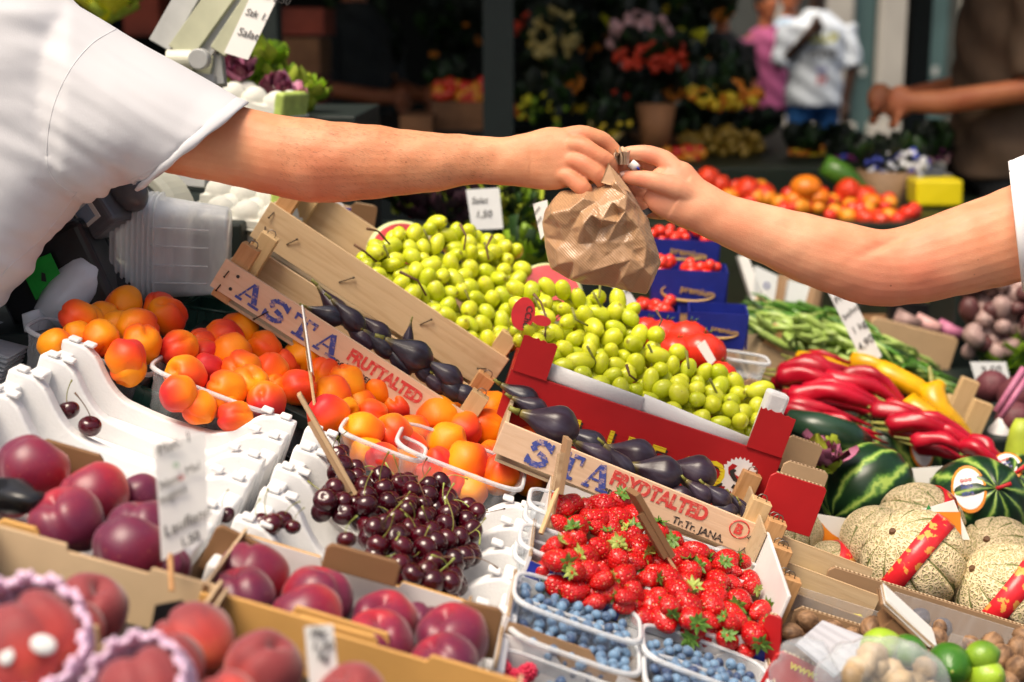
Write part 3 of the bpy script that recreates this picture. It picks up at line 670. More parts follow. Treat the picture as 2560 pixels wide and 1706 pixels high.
for i, (x, y, r) in enumerate(placed):
    pos = hit(F_AP, x, y, -.010); dep = (pos - CO).dot(FW); rr = max(.0225, min(.030, r * dep / FPX * 1.07)); 
    far = r * dep / FPX < .021
    if far: pos = pos + (pos - CO).normalized() * .022
    z = [q for q in zones if q[1](x, y)][0]; zi = zones.index(z)
    rot = rrot(); sz = 'large' if r > 44 else ('small half-hidden' if far else 'medium')
    zz = sorted([q for q in placed if [k for k in zones if k[1](q[0], q[1])][0] is z and ('large' if q[2] > 44 else ('small half-hidden' if q[2] * dep / FPX < .021 else 'medium')) == sz], key=lambda q: q[0])
    k = zz.index((x, y, r)) if (x, y, r) in zz else 0
    drop('apricot', apri[i % 3], pos, rr, rot, '%s orange apricot %s, %s from the left' % (sz, z[0], ORD[min(k, 19)]), 'apricot', 'apricots in clear punnets')
# a lower layer so the punnets are full from any side
# ---------------------------------------------------------------- punnets
def punnet_mesh(L, W, H, t=.0016, n=48, e=4.4, rim=.0050, taper=.84):
    def ring(s, z, off=0):
        out = []
        for i in range(n):
            a = 2 * math.pi * i / n; c, q = math.cos(a), math.sin(a)
            x = math.copysign(abs(c) ** (2 / e), c) * (L / 2 * s + off); y = math.copysign(abs(q) ** (2 / e), q) * (W / 2 * s + off); out.append((x, y, z))
        return out
    vs = []; fs = []
    def strip(rings):
        b = len(vs)
        for rg in rings: vs.extend(rg)
        for k in range(len(rings) - 1):
            for i in range(n): fs.append((b + k * n + i, b + k * n + (i + 1) % n, b + (k + 1) * n + (i + 1) % n, b + (k + 1) * n + i))
    H0 = -H
    rings = [ring(taper + (1 - taper) * k / 6, H0 + H * k / 6, 0.0012 * (1 if k % 2 else 0)) for k in range(7)]
    strip(rings); b0 = 0; fs.append(tuple(range(n - 1, -1, -1)))
    rimv = []; rimf = []
    prof = [(0, -.001), (.0005, .0015), (rim * .5, .0024), (rim, .001), (rim * 1.05, -.003), (rim * .85, -.003), (rim * .8, -.0002), (rim * .45, .0008), (.0014, -.001)]
    for (o, z) in prof: rimv += ring(1, z, o)
    k = len(prof)
    for q in range(k):
        for i in range(n): rimf.append((q * n + i, q * n + (i + 1) % n, ((q + 1) % k) * n + (i + 1) % n, ((q + 1) % k) * n + i))
    a = MB(); a.add(vs, fs); bm_ = MB(); bm_.add(rimv, rimf)
    return a.mesh('tub', MT['plastic'], True), bm_.mesh('rim', MT['plastic_rim'], True)
_pm = {}
def punnet(M, L, W, H, label, group, cat='plastic punnet'):
    key = (L, W, H)
    if key not in _pm: _pm[key] = punnet_mesh(L, W, H)
    t = empty('plastic_punnet', M, label, cat, group); a, r = _pm[key]
    link('tub', a, t); link('rim', r, t); return t
def pun_at(px, py, d, a, L, W, H, label, group, p=0, yaw=-3.5):
    return punnet(frame(px, py, d, a, p, yaw), L, W, H, label, group)
GP = 'clear punnets of apricots'
for (px, py, d, L, W, lb) in ((282, 800, 1.93, .150, .085, 'clear plastic punnet of apricots farthest left, beside the roll of bags'),
                              (372, 790, 2.03, .150, .08, 'clear plastic punnet of apricots at the back, half hidden by another punnet'),
                              (240, 865, 1.83, .165, .085, 'clear plastic punnet of apricots whose front wall shows left behind the foam crate'),
                              (545, 958, 1.815, .160, .085, 'clear plastic punnet of apricots beside the small dark green tray'),
                              (800, 1030, 1.90, .165, .09, 'clear plastic punnet of apricots in the middle, mostly buried under fruit'),
                              (960, 1098, 1.80, .105, .07, 'clear plastic punnet of apricots directly behind the dark cherries'),
                              (1155, 1140, 1.82, .165, .115, 'rightmost clear plastic punnet of apricots next to the fig crate')):
    pun_at(px, py, d, 21, L, W, .062, lb, GP)
# dark green trays
def green_tray(px, py, d, a, L, W, H, label):
    M = frame(px, py, d, a); t = empty('green_tray', M, label, 'plastic tray', 'dark green plastic trays')
    mb = MB()
    mb.box(0, L, 0, .003, -H, 0); mb.box(0, L, W - .003, W, -H, 0); mb.box(0, .003, .0031, W - .0031, -H, 0); mb.box(L - .003, L, .0031, W - .0031, -H, 0); mb.box(.0031, L - .0031, .0031, W - .0031, -H, -H + .003)
    mb.build('tray_body', MT['green_tray'], t)
    mb = MB(); q = .006
    pts = [(q, -.002), (L - q, -.002), (L + .002, q), (L + .002, W - q), (L - q, W + .002), (q, W + .002), (-.002, W - q), (-.002, q), (q, -.002)]
    mb.tube([(x, y, .002) for x, y in pts], [(.003, .002)] * len(pts), 6); mb.build('rim', MT['green_tray'], t, smooth=True)
    for i in range(int(L / .012)):
        mb = MB(); mb.box(.008 + i * .012, .011 + i * .012, -.0014, -.0002, -H + .004, -.002); mb.build('rib', MT['green_tray'], t)
    return t
green_tray(343, 965, 1.80, 22, .052, .06, .035, 'small dark green tray corner between the apricot punnets')
green_tray(455, 768, 2.02, 8, .075, .09, .05, 'dark green ribbed tray under the stack of clear tubs')
green_tray(620, 845, 2.0, 26, .20, .05, .05, 'long dark green tray in the gap behind the apricots')

# ---------------------------------------------------------------- scattering helper
def to_plane(M, pts):
    Mi = M.inverted(); return [tuple((Mi @ hit(M, x, y)))[:2] for x, y in pts]
def inside(p, poly):
    x, y = p; c = False; j = len(poly) - 1
    for i in range(len(poly)):
        if (poly[i][1] > y) != (poly[j][1] > y) and x < (poly[j][0] - poly[i][0]) * (y - poly[i][1]) / (poly[j][1] - poly[i][1]) + poly[i][0]: c = not c
        j = i
    return c
def darts(M, pts, sp, n, r=rng, sy=1.0):
    poly = to_plane(M, pts); xs = [p[0] for p in poly]; ys = [p[1] for p in poly]; out = []
    for _ in range(n * 60):
        q = (r.uniform(min(xs), max(xs)), r.uniform(min(ys), max(ys)))
        if inside(q, poly) and all((q[0] - o[0]) ** 2 + ((q[1] - o[1]) / sy) ** 2 > sp * sp for o in out):
            out.append(q)
            if len(out) >= n: break
    return out
# ---------------------------------------------------------------- grapes: six bunches
def bunches(M, poly, seeds, labels, rg, spacing, hs=(0, -.021), r0=.0148):
    mb = {}
    Ts = []
    for i, s in enumerate(seeds):
        p = hit(M, s[0], s[1]); t = empty('grape_bunch', T(*p), labels[i], 'grapes', 'bunches of green grapes'); Ts.append(t)
    Mi = M.inverted(); sp = [Mi @ t.matrix_world.translation for t in Ts]; cnt = [0] * len(Ts); pos = [[] for _ in Ts]
    for li, h in enumerate(hs):
        for q in darts(M, poly, spacing, 400, rg):
            k = min(range(len(sp)), key=lambda i: (sp[i].x - q[0]) ** 2 + (sp[i].y - q[1]) ** 2)
            if cnt[k] >= 97: continue
            wob = mnoise.noise(Vector((q[0] * 22, q[1] * 22, li))) * .012
            w = M @ Vector((q[0], q[1], h + wob + rg.uniform(-.005, .004))); r = r0 * rg.uniform(.84, 1.1)
            o = link('grape', rg.choice(grap), Ts[k]); ax = (rrot(rg)); tl = M @ ax
            o.matrix_local = T(*(w - Ts[k].matrix_world.translation)) @ ax @ SC(r, r, r); cnt[k] += 1; pos[k].append(w - Ts[k].matrix_world.translation)
    for k, t in enumerate(Ts):
        if not pos[k]: continue
        nrm = (M.to_3x3() @ Vector((0, 0, 1))); base = nrm * -.018; st = MB()
        ctr = sum(pos[k], Vector()) / len(pos[k])
        st.tube([ctr - nrm * .03, ctr - nrm * .012 + Vector((.01, 0, .0)), ctr + nrm * .012 + Vector((-.004, 0, .01)), ctr + nrm * .024 + Vector((-.018, 0, .022))], [.002, .0022, .0018, .0022], 6)
        for w in pos[k][::2]:
            m_ = (w + ctr) / 2 - nrm * .012; st.tube([ctr - nrm * .012, m_, w - nrm * .004], [.0014, .0011, .0009], 5)
        st.build('stalk', MT['stem'], t, smooth=True)
rg = random.Random(11)
F_H1 = F_G1 @ T(0, .05, .014) @ RX(28)
bunches(F_H1, [(885, 648), (930, 622), (985, 605), (990, 575), (1030, 560), (1100, 565), (1190, 580), (1275, 600), (1300, 640), (1310, 700), (1320, 760), (1300, 830), (1230, 880), (1150, 825), (1060, 760), (980, 705), (925, 680)],
        [(960, 650), (1080, 610), (1200, 630), (1150, 770)], ['leftmost bunch of green grapes, low against the bare wooden board', 'bunch of green grapes at the top of the heap beside the melon slice', 'plump bunch of green grapes heaped left of the paper bag', 'bunch of green grapes hanging low beside the wooden post'], rg, .0218)
F_H2 = F_RED @ T(0, .034, .010) @ RX(30)
bunches(F_H2, [(1290, 715), (1340, 705), (1400, 715), (1450, 725), (1520, 740), (1585, 780), (1590, 830), (1640, 850), (1700, 880), (1760, 915), (1840, 950), (1890, 970), (1915, 1010), (1895, 1060), (1870, 1090), (1780, 1062), (1700, 1035), (1600, 1000), (1500, 965), (1400, 935), (1345, 920), (1330, 860), (1300, 800)],
        [(1370, 800), (1500, 790), (1500, 910), (1650, 900), (1780, 980)], ['bunch of green grapes behind the red oval tag', 'bunch of green grapes under the hanging paper bag', 'bunch of green grapes spilling over the white foam liner', 'bunch of green grapes in front of the big tomatoes', 'bunch of green grapes at the right end of the red box'], rg, .0218)
drop('grape', grap[2], hit(F_H2, 1640, 838, .010), .0155, RX(80) @ RZ(30), 'single large green grape sitting topmost on the right heap', 'grape')
for pts, Mp, gi in (([(918, 572), (945, 578), (975, 612)], F_H1, 0), ([(1000, 680), (1045, 702), (1066, 740)], F_H1, 0), ([(886, 612), (915, 632), (942, 655)], F_H1, 0), ([(1150, 560), (1165, 590), (1160, 625)], F_H1, 2), ([(1230, 590), (1215, 620), (1222, 650)], F_H1, 2),
                    ([(1333, 735), (1352, 756), (1366, 795), (1362, 850)], F_H2, 4), ([(1502, 700), (1498, 745)], F_H2, 5), ([(1566, 912), (1574, 938), (1592, 952)], F_H2, 6), ([(1716, 878), (1722, 922)], F_H2, 7), ([(1640, 775), (1655, 800), (1640, 830)], F_H2, 6), ([(1430, 770), (1440, 800), (1470, 815)], F_H2, 5)):
    q = [hit(Mp, x, y, .026 - .006 * i) for i, (x, y) in enumerate(pts)]; g_ = [o_ for o_ in bpy.data.objects if o_.name.startswith('grape_bunch')][gi]
    m_ = MB(); m_.tube(q, [.0024] + [.0016] * (len(q) - 1), 7); m_.build('stalk', MT['stem_brown' if gi % 2 == 0 else 'stem'], g_, g_.matrix_world.inverted(), smooth=True)
# red oval tag hanging in the grapes
tg = empty('oval_tag', Matrix.Translation(hit(F_H2, 1308, 785, .03)) @ RX(-8) @ RY(12) @ RZ(0), 'red oval grape tag with black writing next to a smaller red lobe', 'tag')
for (x_, z_, rx_, rz_, nm_) in ((0, 0, .0165, .0235, 'disc'), (.027, -.004, .0135, .0075, 'lobe')):
    m_ = MB(); m_.prism([(x_ + rx_ * math.cos(a_), z_ + rz_ * math.sin(a_)) for a_ in np.linspace(0, 6.2832, 33)[:-1]], 0, .001, RX(90)); m_.build(nm_, MT['ink_red'], tg, T(0, -.0002 if nm_ == 'lobe' else 0, 0), bevel=.0003, seg=1)
text('CChef', .0125, T(.003, -.0014, .013) @ RX(90) @ RZ(-90), MT['ink_black'], tg, bold=.0001)
# ---------------------------------------------------------------- cherries
rg = random.Random(5)
F_CH = frame(1040, 1300, 1.585, 20, 4)
chp = [(838, 1128), (868, 1165), (930, 1168), (1010, 1195), (1100, 1205), (1150, 1245), (1215, 1292), (1200, 1330), (1185, 1375), (1172, 1420), (1142, 1462), (1020, 1458), (990, 1410), (940, 1345), (915, 1275), (810, 1245), (812, 1215), (860, 1205)]
def cherry(pos, r, rot, label, k, group='dark cherries heaped between the foam crates', st=True):
    t = drop('cherry', cher[0], pos, r, rot, label, 'cherry', group)
    if st: link('stem', chst[k % 4], t)
    return t
pl = darts(F_CH, chp, .0205, 150, rg); px_ = sorted(q[1] for q in pl)
third = [px_[len(px_) // 4], px_[len(px_) // 2], px_[3 * len(px_) // 4]]
for layer, h in ((0, 0.0), (1, -.017)):
    for i, q in enumerate(pl if layer == 0 else darts(F_CH, chp, .0205, 130, rg)):
        p = F_CH @ Vector((q[0], q[1], h + rg.uniform(-.006, .004)))
        rw = 0 if q[1] < third[0] else 1 if q[1] < third[1] else 2 if q[1] < third[2] else 3
        lb = '%s %s cherry %s' % ('glossy dark' if i % 2 else 'dark red', 'stalked' if layer == 0 else 'half-buried', ('nearest the plum boxes', 'in the lower middle of the heap', 'in the upper middle of the heap', 'at the back against the apricot punnets')[rw])
        cherry(p, rg.uniform(.0118, .0135), (rrot(rg) if rg.random() < .35 else F_CH.to_3x3().to_4x4() @ RX(rg.uniform(-55, 55)) @ RY(rg.uniform(-55, 55)) @ RZ(rg.uniform(0, 360))), lb, i, st=layer == 0 and i % 5 != 0)
for (x, y, d, rpx, lb) in ((172, 1025, 1.64, 26, 'upper of the two shiny cherries alone in the left foam crate'), (225, 1066, 1.62, 28, 'lower of the two shiny cherries alone in the left foam crate'),
                           (567, 1288, 1.46, 21, 'small red cherry behind the brown cardboard flap'), (676, 1312, 1.45, 32, 'largest of the four cherries lying in the near foam crate'), (650, 1305, 1.47, 24, 'cherry left of the largest in the near foam crate'),
                           (708, 1300, 1.48, 24, 'nearly black cherry behind the largest in the near foam crate'), (732, 1318, 1.46, 20, 'small cherry right of the largest in the near foam crate'), (866, 1350, 1.45, 24, 'lone cherry peeping over the brown flap'),
                           (855, 1130, 1.70, 20, 'cherry at the top corner of the heap by the foam hump')):
    cherry(P(x, y, d), rpx * d / FPX, RX(rg.uniform(-30, 30)) @ RY(rg.uniform(-30, 30)), lb, int(x), 'single cherries lying in the foam crates')
# ---------------------------------------------------------------- figs
rg = random.Random(3)
def fig(px, py, d, L, ang, label, tilt=0, fat=1.0):
    """L = length in picture points, ang = direction of the neck in the picture, degrees from right, up positive"""
    s = L * d / FPX / 2.9
    M = Matrix.Translation(P(px, py, d)) @ RX(-12) @ Matrix.Rotation(R(-ang + 90), 4, 'Y') @ RX(tilt) @ RZ(rg.uniform(0, 360)) @ SC(s * fat * .84, s * fat * .84, s)
    t = link('fig', fig_me); t.matrix_world = M; tag(t, label, 'fig', 'dark figs in the wooden crates'); link('stem', figst_me, t); return t
f1 = [(840, 775, 1.93, 135, 128, 'fig with a long neck pointing up at the left end of the steep crate', .75), (880, 800, 1.90, 130, 135, 'purple fig lying over its neighbour at the left of the steep crate', .8), (825, 790, 1.88, 110, 160, 'bluish fig pressed against the left end of the stamped board', .9),
      (905, 845, 1.88, 115, 140, 'dull grey fig below the nail in the steep crate', .8), (945, 830, 1.92, 110, 140, 'fig tucked under the plank in the upper part of the steep crate', .9), (960, 868, 1.88, 120, 140, 'narrow fig in the middle of the steep crate', .8),
      (1035, 890, 1.87, 150, 150, 'large black fig in the middle of the steep crate', 1.05), (1000, 905, 1.86, 120, 130, 'fig with a yellowish neck in the middle of the steep crate', .7), (1020, 850, 1.95, 80, 80, 'short fig standing against the plank', .7),
      (1055, 925, 1.85, 110, 120, 'green-necked fig right of the large black one', .7), (1120, 940, 1.88, 120, 145, 'dark fig near the lower nail', .95), (1130, 975, 1.85, 110, 140, 'blue-black fig near the lower end of the steep crate', .9), (1160, 985, 1.87, 100, 150, 'lowest fig of the steep crate beside its posts', .95), (1090, 960, 1.85, 100, 140, 'fig leaning on the stamped board above the red letters', .8)]
f2 = [(1310, 995, 1.90, 120, 150, 'dull fig behind the posts between the two crates', 1.0), (1335, 1020, 1.88, 110, 155, 'fig behind the large black one, left of the red box', .95), (1390, 1065, 1.80, 170, 160, 'largest black fig at the left end of the lower crate', 1.15),
      (1475, 1110, 1.86, 140, 150, 'greyish fig under the yellow letters', .95), (1500, 1140, 1.80, 130, 150, 'flat grey fig at the front of the lower crate', .85), (1590, 1140, 1.86, 150, 165, 'plump fig in front of the red box with a pale neck', 1.1), (1555, 1165, 1.80, 130, 130, 'fig with a brown neck leaning on the stamped board', .75),
      (1655, 1185, 1.81, 150, 165, 'big shiny black fig left of the middle of the lower crate', 1.2), (1740, 1185, 1.83, 150, 165, 'big shiny black fig below the bird emblem', 1.2), (1700, 1240, 1.795, 100, 160, 'half-hidden fig behind the red letters', .95), (1755, 1235, 1.80, 95, 140, 'purple fig right of the half-hidden one', 1.0), (1800, 1245, 1.80, 95, 140, 'reddish fig near the right end of the lower crate', 1.0),
      (1852, 1268, 1.82, 80, 130, 'slender fig rising toward the right post', .8), (1868, 1290, 1.80, 75, 120, 'fig wedged against the right post', .8), (1815, 1275, 1.795, 90, 170, 'lowest fig peeping over the stamped board', .9)]
for q_, (x, y, d, L, a, lb, ft) in [(0, f) for f in f1] + [(1, f) for f in f2]:
    d = max(d, 1.80 if q_ else 1.90) + (.032 if q_ else .040)
    fig(x, y, d, L * 1.04, a, lb, rg.uniform(-12, 12), ft)
# ---------------------------------------------------------------- berry trays of blue and white cardboard
def wavy_front(L, H, lo, x0, x1):
    """front wall outline with a lowered middle"""
    pts = []
    for i in range(41):
        x = L * i / 40; e = min(max((x - x0) / .02, 0), 1) * min(max((x1 - x) / .02, 0), 1); e = e * e * (3 - 2 * e)
        pts.append((x, -lo * e + rng.uniform(-.0006, .0006)))
    return pts
def berry_tray(M, L, W, H, label, lo=.012, x0=.06, x1=.22, blue=((0, .42), (.93, 1.0))):
    t = empty('cardboard_tray', M, label, 'cardboard tray', 'blue and white berry trays')
    top = wavy_front(L, H, lo, x0, x1)
    def wall(y0, y1, f0, f1, mat, nm, zo=0):
        seg = [(x, z + zo) for x, z in top if f0 * L - 1e-6 <= x <= f1 * L + 1e-6]
        if len(seg) < 2: return
        mb = MB(); mb.prism([(seg[0][0], -H)] + [(seg[-1][0], -H)] + seg[::-1], -y1, -y0, RX(90)); return mb.build(nm, mat, t)
    wall(0, .0022, 0, 1, MT['card_brown'], 'front_wall')
    for f0, f1 in blue: wall(-.0006, 0.0, f0, f1, MT['card_blue'], 'blue_print', -.0004)
    last = 0
    for f0, f1 in ((.42, .93),): wall(-.0006, 0.0, f0 + .001, f1 - .001, MT['card_white'], 'white_print', -.0004)
    wall(.0022, .0028, 0, .3, MT['card_white'], 'white_lining', -.001); wall(.0022, .0028, .7, 1, MT['card_white'], 'white_lining', -.001)
    wall(W - .003, W, 0, 1, MT['card_white'], 'back_wall')
    for x, nm in ((-.004, 'left'), (L, 'right')):
        mb = MB(); mb.box(x, x + .004, .0, W, -H, .004, j=.0004); mb.build('side_wall', MT['card_white'], t)
        mb = MB()
        for k in range(2): mb.box(x + .0005 + k * .002, x + .0015 + k * .002, .001, W, .004, .0062, j=.0005)
        mb.build('torn_edge', MT['flute'], t)
    mb = MB(); mb.box(0.0005, L - .0005, .003, W - .003, -H, -H + .002); mb.build('bottom', MT['card_brown'], t)
    return t
F_T2 = frame(1326, 1402, 1.55, 19.5)
F_T1 = F_T2 @ T(.012, .125, .010)
F_T3 = F_T2 @ T(-.010, -.135, -.018)
F_T4 = F_T2 @ T(-.012, -.235, -.030)
t1 = berry_tray(F_T1, .275, .15, .05, 'upper blue and white cardboard tray of strawberries, directly under the stamped fig crate', .016, .12, .24, ((.5, .66),))
t2 = berry_tray(F_T2, .280, .12, .032, 'lower cardboard tray of strawberries with a blue front and a round white seal', .012, .06, .24)
t3 = berry_tray(F_T3, .288, .13, .045, 'cardboard tray holding the punnets of blueberries', .014, .085, .25, ((.0, .02), (.9, .99)))
t4 = berry_tray(F_T4, .295, .098, .06, 'nearest cardboard tray, brown in the middle, holding raspberries and blueberries', .012, .05, .2, ((.0, .02),))
# round seal
S = F_T2 @ T(.030, -.0009, -.014) @ RX(90)
for rr in (.0135, .0085):
    mb = MB(); mb.tube([(rr * math.cos(a), rr * math.sin(a), 0) for a in np.linspace(0, 6.2832, 33)], .0005, 4); mb.build('seal_ring', MT['white_print'], t2, F_T2.inverted() @ S)
for i, c in enumerate('CENTRO NAZIONALE'):
    a = R(215 + i * 16); text(c, .0038, F_T2.inverted() @ S @ T(.0108 * math.cos(a), .0108 * math.sin(a), .0002) @ RZ(math.degrees(a) + 90) @ T(-.001, -.0015, 0), MT['white_print'], t2, bold=.0001)
GS = 'clear punnets of strawberries'
for (M0, x, y, z, lb) in ((F_T1, .045, .045, .004, 'clear punnet of strawberries at the back left'), (F_T1, .205, .045, .006, 'clear punnet of strawberries at the back right below the dark stick'),
                          (F_T1, .045, .02, -.006, 'clear punnet of strawberries nested at the back left'), (F_T2, .055, .062, .004, 'clear punnet of strawberries holding the lone berry at left'), (F_T2, .055, .045, -.008, 'clear punnet of strawberries above the blue seal'), (F_T2, .205, .058, .004, 'clear punnet of strawberries at the front right'), (F_T2, .205, .042, -.010, 'lowest clear punnet of strawberries at the front right')):
    punnet(M0 @ T(x, y, z), .138, .080, .034, lb, GS)
# strawberries
rg = random.Random(21)
F_S1 = F_T1 @ T(0, .0, .008) @ RX(8); F_S2 = F_T2 @ T(0, .0, .006) @ RX(6)
def strawberries(M, poly, lab, n=170, r0=.0148, sp=.0208, hh=(0, -.018)):
    for li, h in enumerate(hh):
        pl = darts(M, poly, sp if li == 0 else sp * .95, n, rg); xs = sorted(p[0] for p in pl)
        for i, q in enumerate(pl):
            r = r0 * rg.uniform(.72, 1.12)
            up = rg.random()
            rot = M.to_3x3().to_4x4() @ RZ(rg.uniform(0, 360)) @ RX(rg.uniform(50, 125) if up > .18 else rg.uniform(10, 45))
            f = xs.index(q[0]) / max(1, len(xs) - 1); wh = 'left end' if f < .25 else 'left middle' if f < .5 else 'right middle' if f < .75 else 'right end'
            hasc = rg.random() < .72
            t = drop('strawberry', stra[i % 4], M @ Vector((q[0], q[1], h + rg.uniform(-.004, .006))), r, rot,
                     '%s red strawberry %s, %s of the %s' % ('large' if r > r0 else 'small', 'with leafy top' if hasc else 'with hidden leaves', wh, lab) if li == 0 else 'strawberry under the others in the %s' % lab, 'strawberry', 'strawberries in the two berry trays')
            if hasc: link('calyx', caly[i % 3], t)
strawberries(F_S1, [(1385, 1285), (1400, 1262), (1480, 1258), (1560, 1290), (1640, 1345), (1760, 1375), (1850, 1400), (1895, 1440), (1885, 1475), (1700, 1440), (1600, 1415), (1500, 1350), (1400, 1310)], 'upper tray')
strawberries(F_S1, [(1470, 1250), (1540, 1260), (1590, 1310), (1590, 1350), (1530, 1330), (1460, 1300)], 'heap by the blue letters', 9, hh=(.004,))
strawberries(F_S2, [(1358, 1350), (1480, 1355), (1620, 1370), (1640, 1440), (1760, 1460), (1870, 1500), (1915, 1550), (1905, 1600), (1800, 1565), (1680, 1530), (1620, 1500), (1520, 1480), (1440, 1440), (1370, 1400)], 'lower tray')
# blueberries in their punnets
GB = 'clear punnets of blueberries'
def blue_punnet(M, L, W, H, label, fill=-.010, n=400, seed=1):
    t = punnet(M, L, W, H, label, GB); r2 = random.Random(seed); pts = []
    for li in range(3):
        lp = []
        for _ in range(4000):
            x = r2.uniform(-L / 2 + .010, L / 2 - .010); y = r2.uniform(-W / 2 + .009, W / 2 - .009)
            s = .97 - .04 * li
            if (abs(x) / (L / 2 * s - .004)) ** 3 + (abs(y) / (W / 2 * s - .004)) ** 3 > 1: continue
            if all((x - a) ** 2 + (y - b_) ** 2 > .0112 ** 2 for a, b_ in lp): lp.append((x, y))
        for x, y in lp:
            pts.append((x, y, fill - li * .010 + r2.uniform(-.003, .003) + mnoise.noise(Vector((x * 30, y * 30, seed))) * .006))
    return pts
bp = []
for (M0, x, y, z, lb, fl) in ((F_T3, .070, .085, .006, 'clear punnet of blueberries at the back left under the blue cardboard front', -.016), (F_T3, .072, .035, -.006, 'clear punnet of blueberries at the front left', -.012),
                          (F_T3, .215, .075, .002, 'clear punnet of blueberries at the back right under the torn cardboard', -.014), (F_T3, .218, .018, -.006, 'clear punnet of blueberries at the front right', -.006)):
    bp.append((M0 @ T(x, y, z), blue_punnet(M0 @ T(x, y, z), .136, .088 if y > .04 else .092, .036, lb, fl, seed=len(bp) + 3), lb))
rb = random.Random(2); nb = 0; rest_pts = []
for M0, pts, lb in bp:
    top = sorted(pts, key=lambda p: -p[2]); rest = top[70:]; top = top[:70]
    rest_pts += [M0 @ Vector(p) for p in rest]
    for (x, y, z) in top:
        nb += 1
        drop('blueberry', blue_me, M0 @ Vector((x, y, z + .005)), rb.uniform(.0052, .0066), rrot(rb), 'blueberry in the ' + lb.replace('clear punnet of blueberries ', 'punnet '), 'blueberry', 'blueberries in clear punnets')
mb = MB()
for p in rest_pts: mb.ball(.0062, Matrix.Translation(p), 10, 7)
MT['blueberry_s'] = plain('blueberry_s', (.04, .08, .18), .5, .5, 60); tag(mb.build('blueberries', MT['blueberry_s'], None, smooth=True, merge=0), 'blueberries lying deeper in the clear punnets', 'blueberries', kind='stuff')
# raspberries punnet in the nearest tray
rp = punnet(F_T4 @ T(.062, .045, -.010), .135, .080, .035, 'clear punnet of raspberries and blueberries at the very bottom', 'clear punnet of mixed berries')
mbr = MB()
for i in range(46):
    z = 1 - 2 * (i + .5) / 46; a = i * 2.39996; q = math.sqrt(1 - z * z); mbr.ball(.27, T(q * math.cos(a) * .85, q * math.sin(a) * .85, z), 7, 5)
MT['raspberry'] = plain('raspberry', (.62, .02, .07), .35, .2, 60, .2, sss=.3, ssr=(.01, .002, .002), sscale=1); rasp_me = mbr.mesh('raspberry', MT['raspberry'], True, 0)
r2 = random.Random(4)
for i in range(44):
    x = r2.uniform(-.056, .056); y = r2.uniform(-.03, .03); isr = (x < -.005) or r2.random() < .4
    p = F_T4 @ T(.062, .045, -.010) @ Vector((x, y, -.012 + r2.uniform(-.003, .004)))
    if isr and i % 2 == 0: drop('raspberry', rasp_me, p, .0085, rrot(r2), 'raspberry in the nearest berry punnet', 'raspberry', 'raspberries in the nearest punnet')
    elif not isr: drop('blueberry', blue_me, p, .0065, rrot(r2), 'blueberry among raspberries in the nearest punnet', 'blueberry', 'blueberries among raspberries')
# ---------------------------------------------------------------- nectarine and peach boxes in the foreground
def fruit_box(M, L, W, H, label, mat='card_orange', inner='card_white', notch=True, flap=None):
    t = empty('fruit_box', M, label, 'cardboard box', 'cardboard boxes of nectarines and peaches'); th = .004
    def wall(nm, outl, y, m_, m2=None):
        mb = MB(); mb.prism(outl, -y - th, -y, RX(90)); p = mb.build(nm, MT[m_], t, bevel=.0008, seg=1)
        if m2:
            q = MB(); q.prism([(x * .998 + .0004, z - .0006) for x, z in outl], -y + .0002, -y + .0008, RX(90)); q.build('lining', MT[m2], p)
        return p
    c = .10
    ol = [(0, -H), (L, -H), (L, 0)] + ([(L * .74, 0), (L * .72, .014), (L * .36, .014), (L * .34, 0)] if notch else []) + [(0, 0)]
    wall('front_wall', ol, 0, mat)
    ol2 = [(0, -H), (L, -H), (L, 0), (L * .70, 0), (L * .69, -.006), (L * .35, -.006), (L * .34, 0), (0, 0)]
    wall('back_wall', ol2, W - th, mat, inner)
    for x in (-.0, L - th):
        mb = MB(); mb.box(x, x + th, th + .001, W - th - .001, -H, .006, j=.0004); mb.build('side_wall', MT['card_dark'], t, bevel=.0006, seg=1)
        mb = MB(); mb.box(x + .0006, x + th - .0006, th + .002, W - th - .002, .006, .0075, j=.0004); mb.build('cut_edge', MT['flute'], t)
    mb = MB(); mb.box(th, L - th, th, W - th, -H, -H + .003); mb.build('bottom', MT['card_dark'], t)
    mb = MB()
    nx = max(2, int(L / .075)); 
    mb.box(th + .001, L - th - .001, th + .001, W - th - .001, -H + .004, -H + .022); mb.build('moulded_insert', MT['black_plastic'], t, bevel=.006)
    return t
F_N2 = frame(500, 1482, 1.235, 16.5)
n2 = fruit_box(F_N2, .232, .155, .060, 'right cardboard box of red nectarines with orange rim and white inside', flap=True)
F_N1 = frame(-140, 1332, 1.30, 14.5)
n1 = fruit_box(F_N1, .212, .155, .055, 'left cardboard box of dark nectarines behind the price card', mat='card_tan', notch=False)
F_K = frame(-250, 1475, 1.09, 15)
fruit_box(F_K, .215, .0 + .16, .075, 'nearest left cardboard box holding peaches in pink foam nets', mat='card_tan', inner='card_light')
F_K2 = frame(420, 1690, 1.04, 16)
fruit_box(F_K2, .26, .16, .07, 'nearest right cardboard box of pale peaches', mat='card_orange', inner='card_orange', notch=False)
def flap(px, py, d, a, L, H, mat, label):
    M = frame(px, py, d, a); t = empty('cardboard_flap', M, label, 'cardboard flap', 'cardboard flaps of the boxes'); r = .005
    pts = [(0, -H), (L, -H), (L, -r), (L - r, 0), (r, 0), (0, -r)]
    mb = MB(); mb.prism(pts, 0, .006, RX(90)); mb.build('flap', MT[mat], t, bevel=.0015, seg=2); return t
flap(820, 1352, 1.36, 15, .074, .026, 'card_dark', 'dark brown cardboard flap standing up behind the red nectarines')
flap(108, 1092, 1.44, 16, .066, .035, 'card_dark', 'dark brown cardboard flap behind the left nectarines')
flap(548, 1305, 1.37, 26, .05, .05, 'card_dark', 'dark brown corner of the right nectarine box under the cherries')
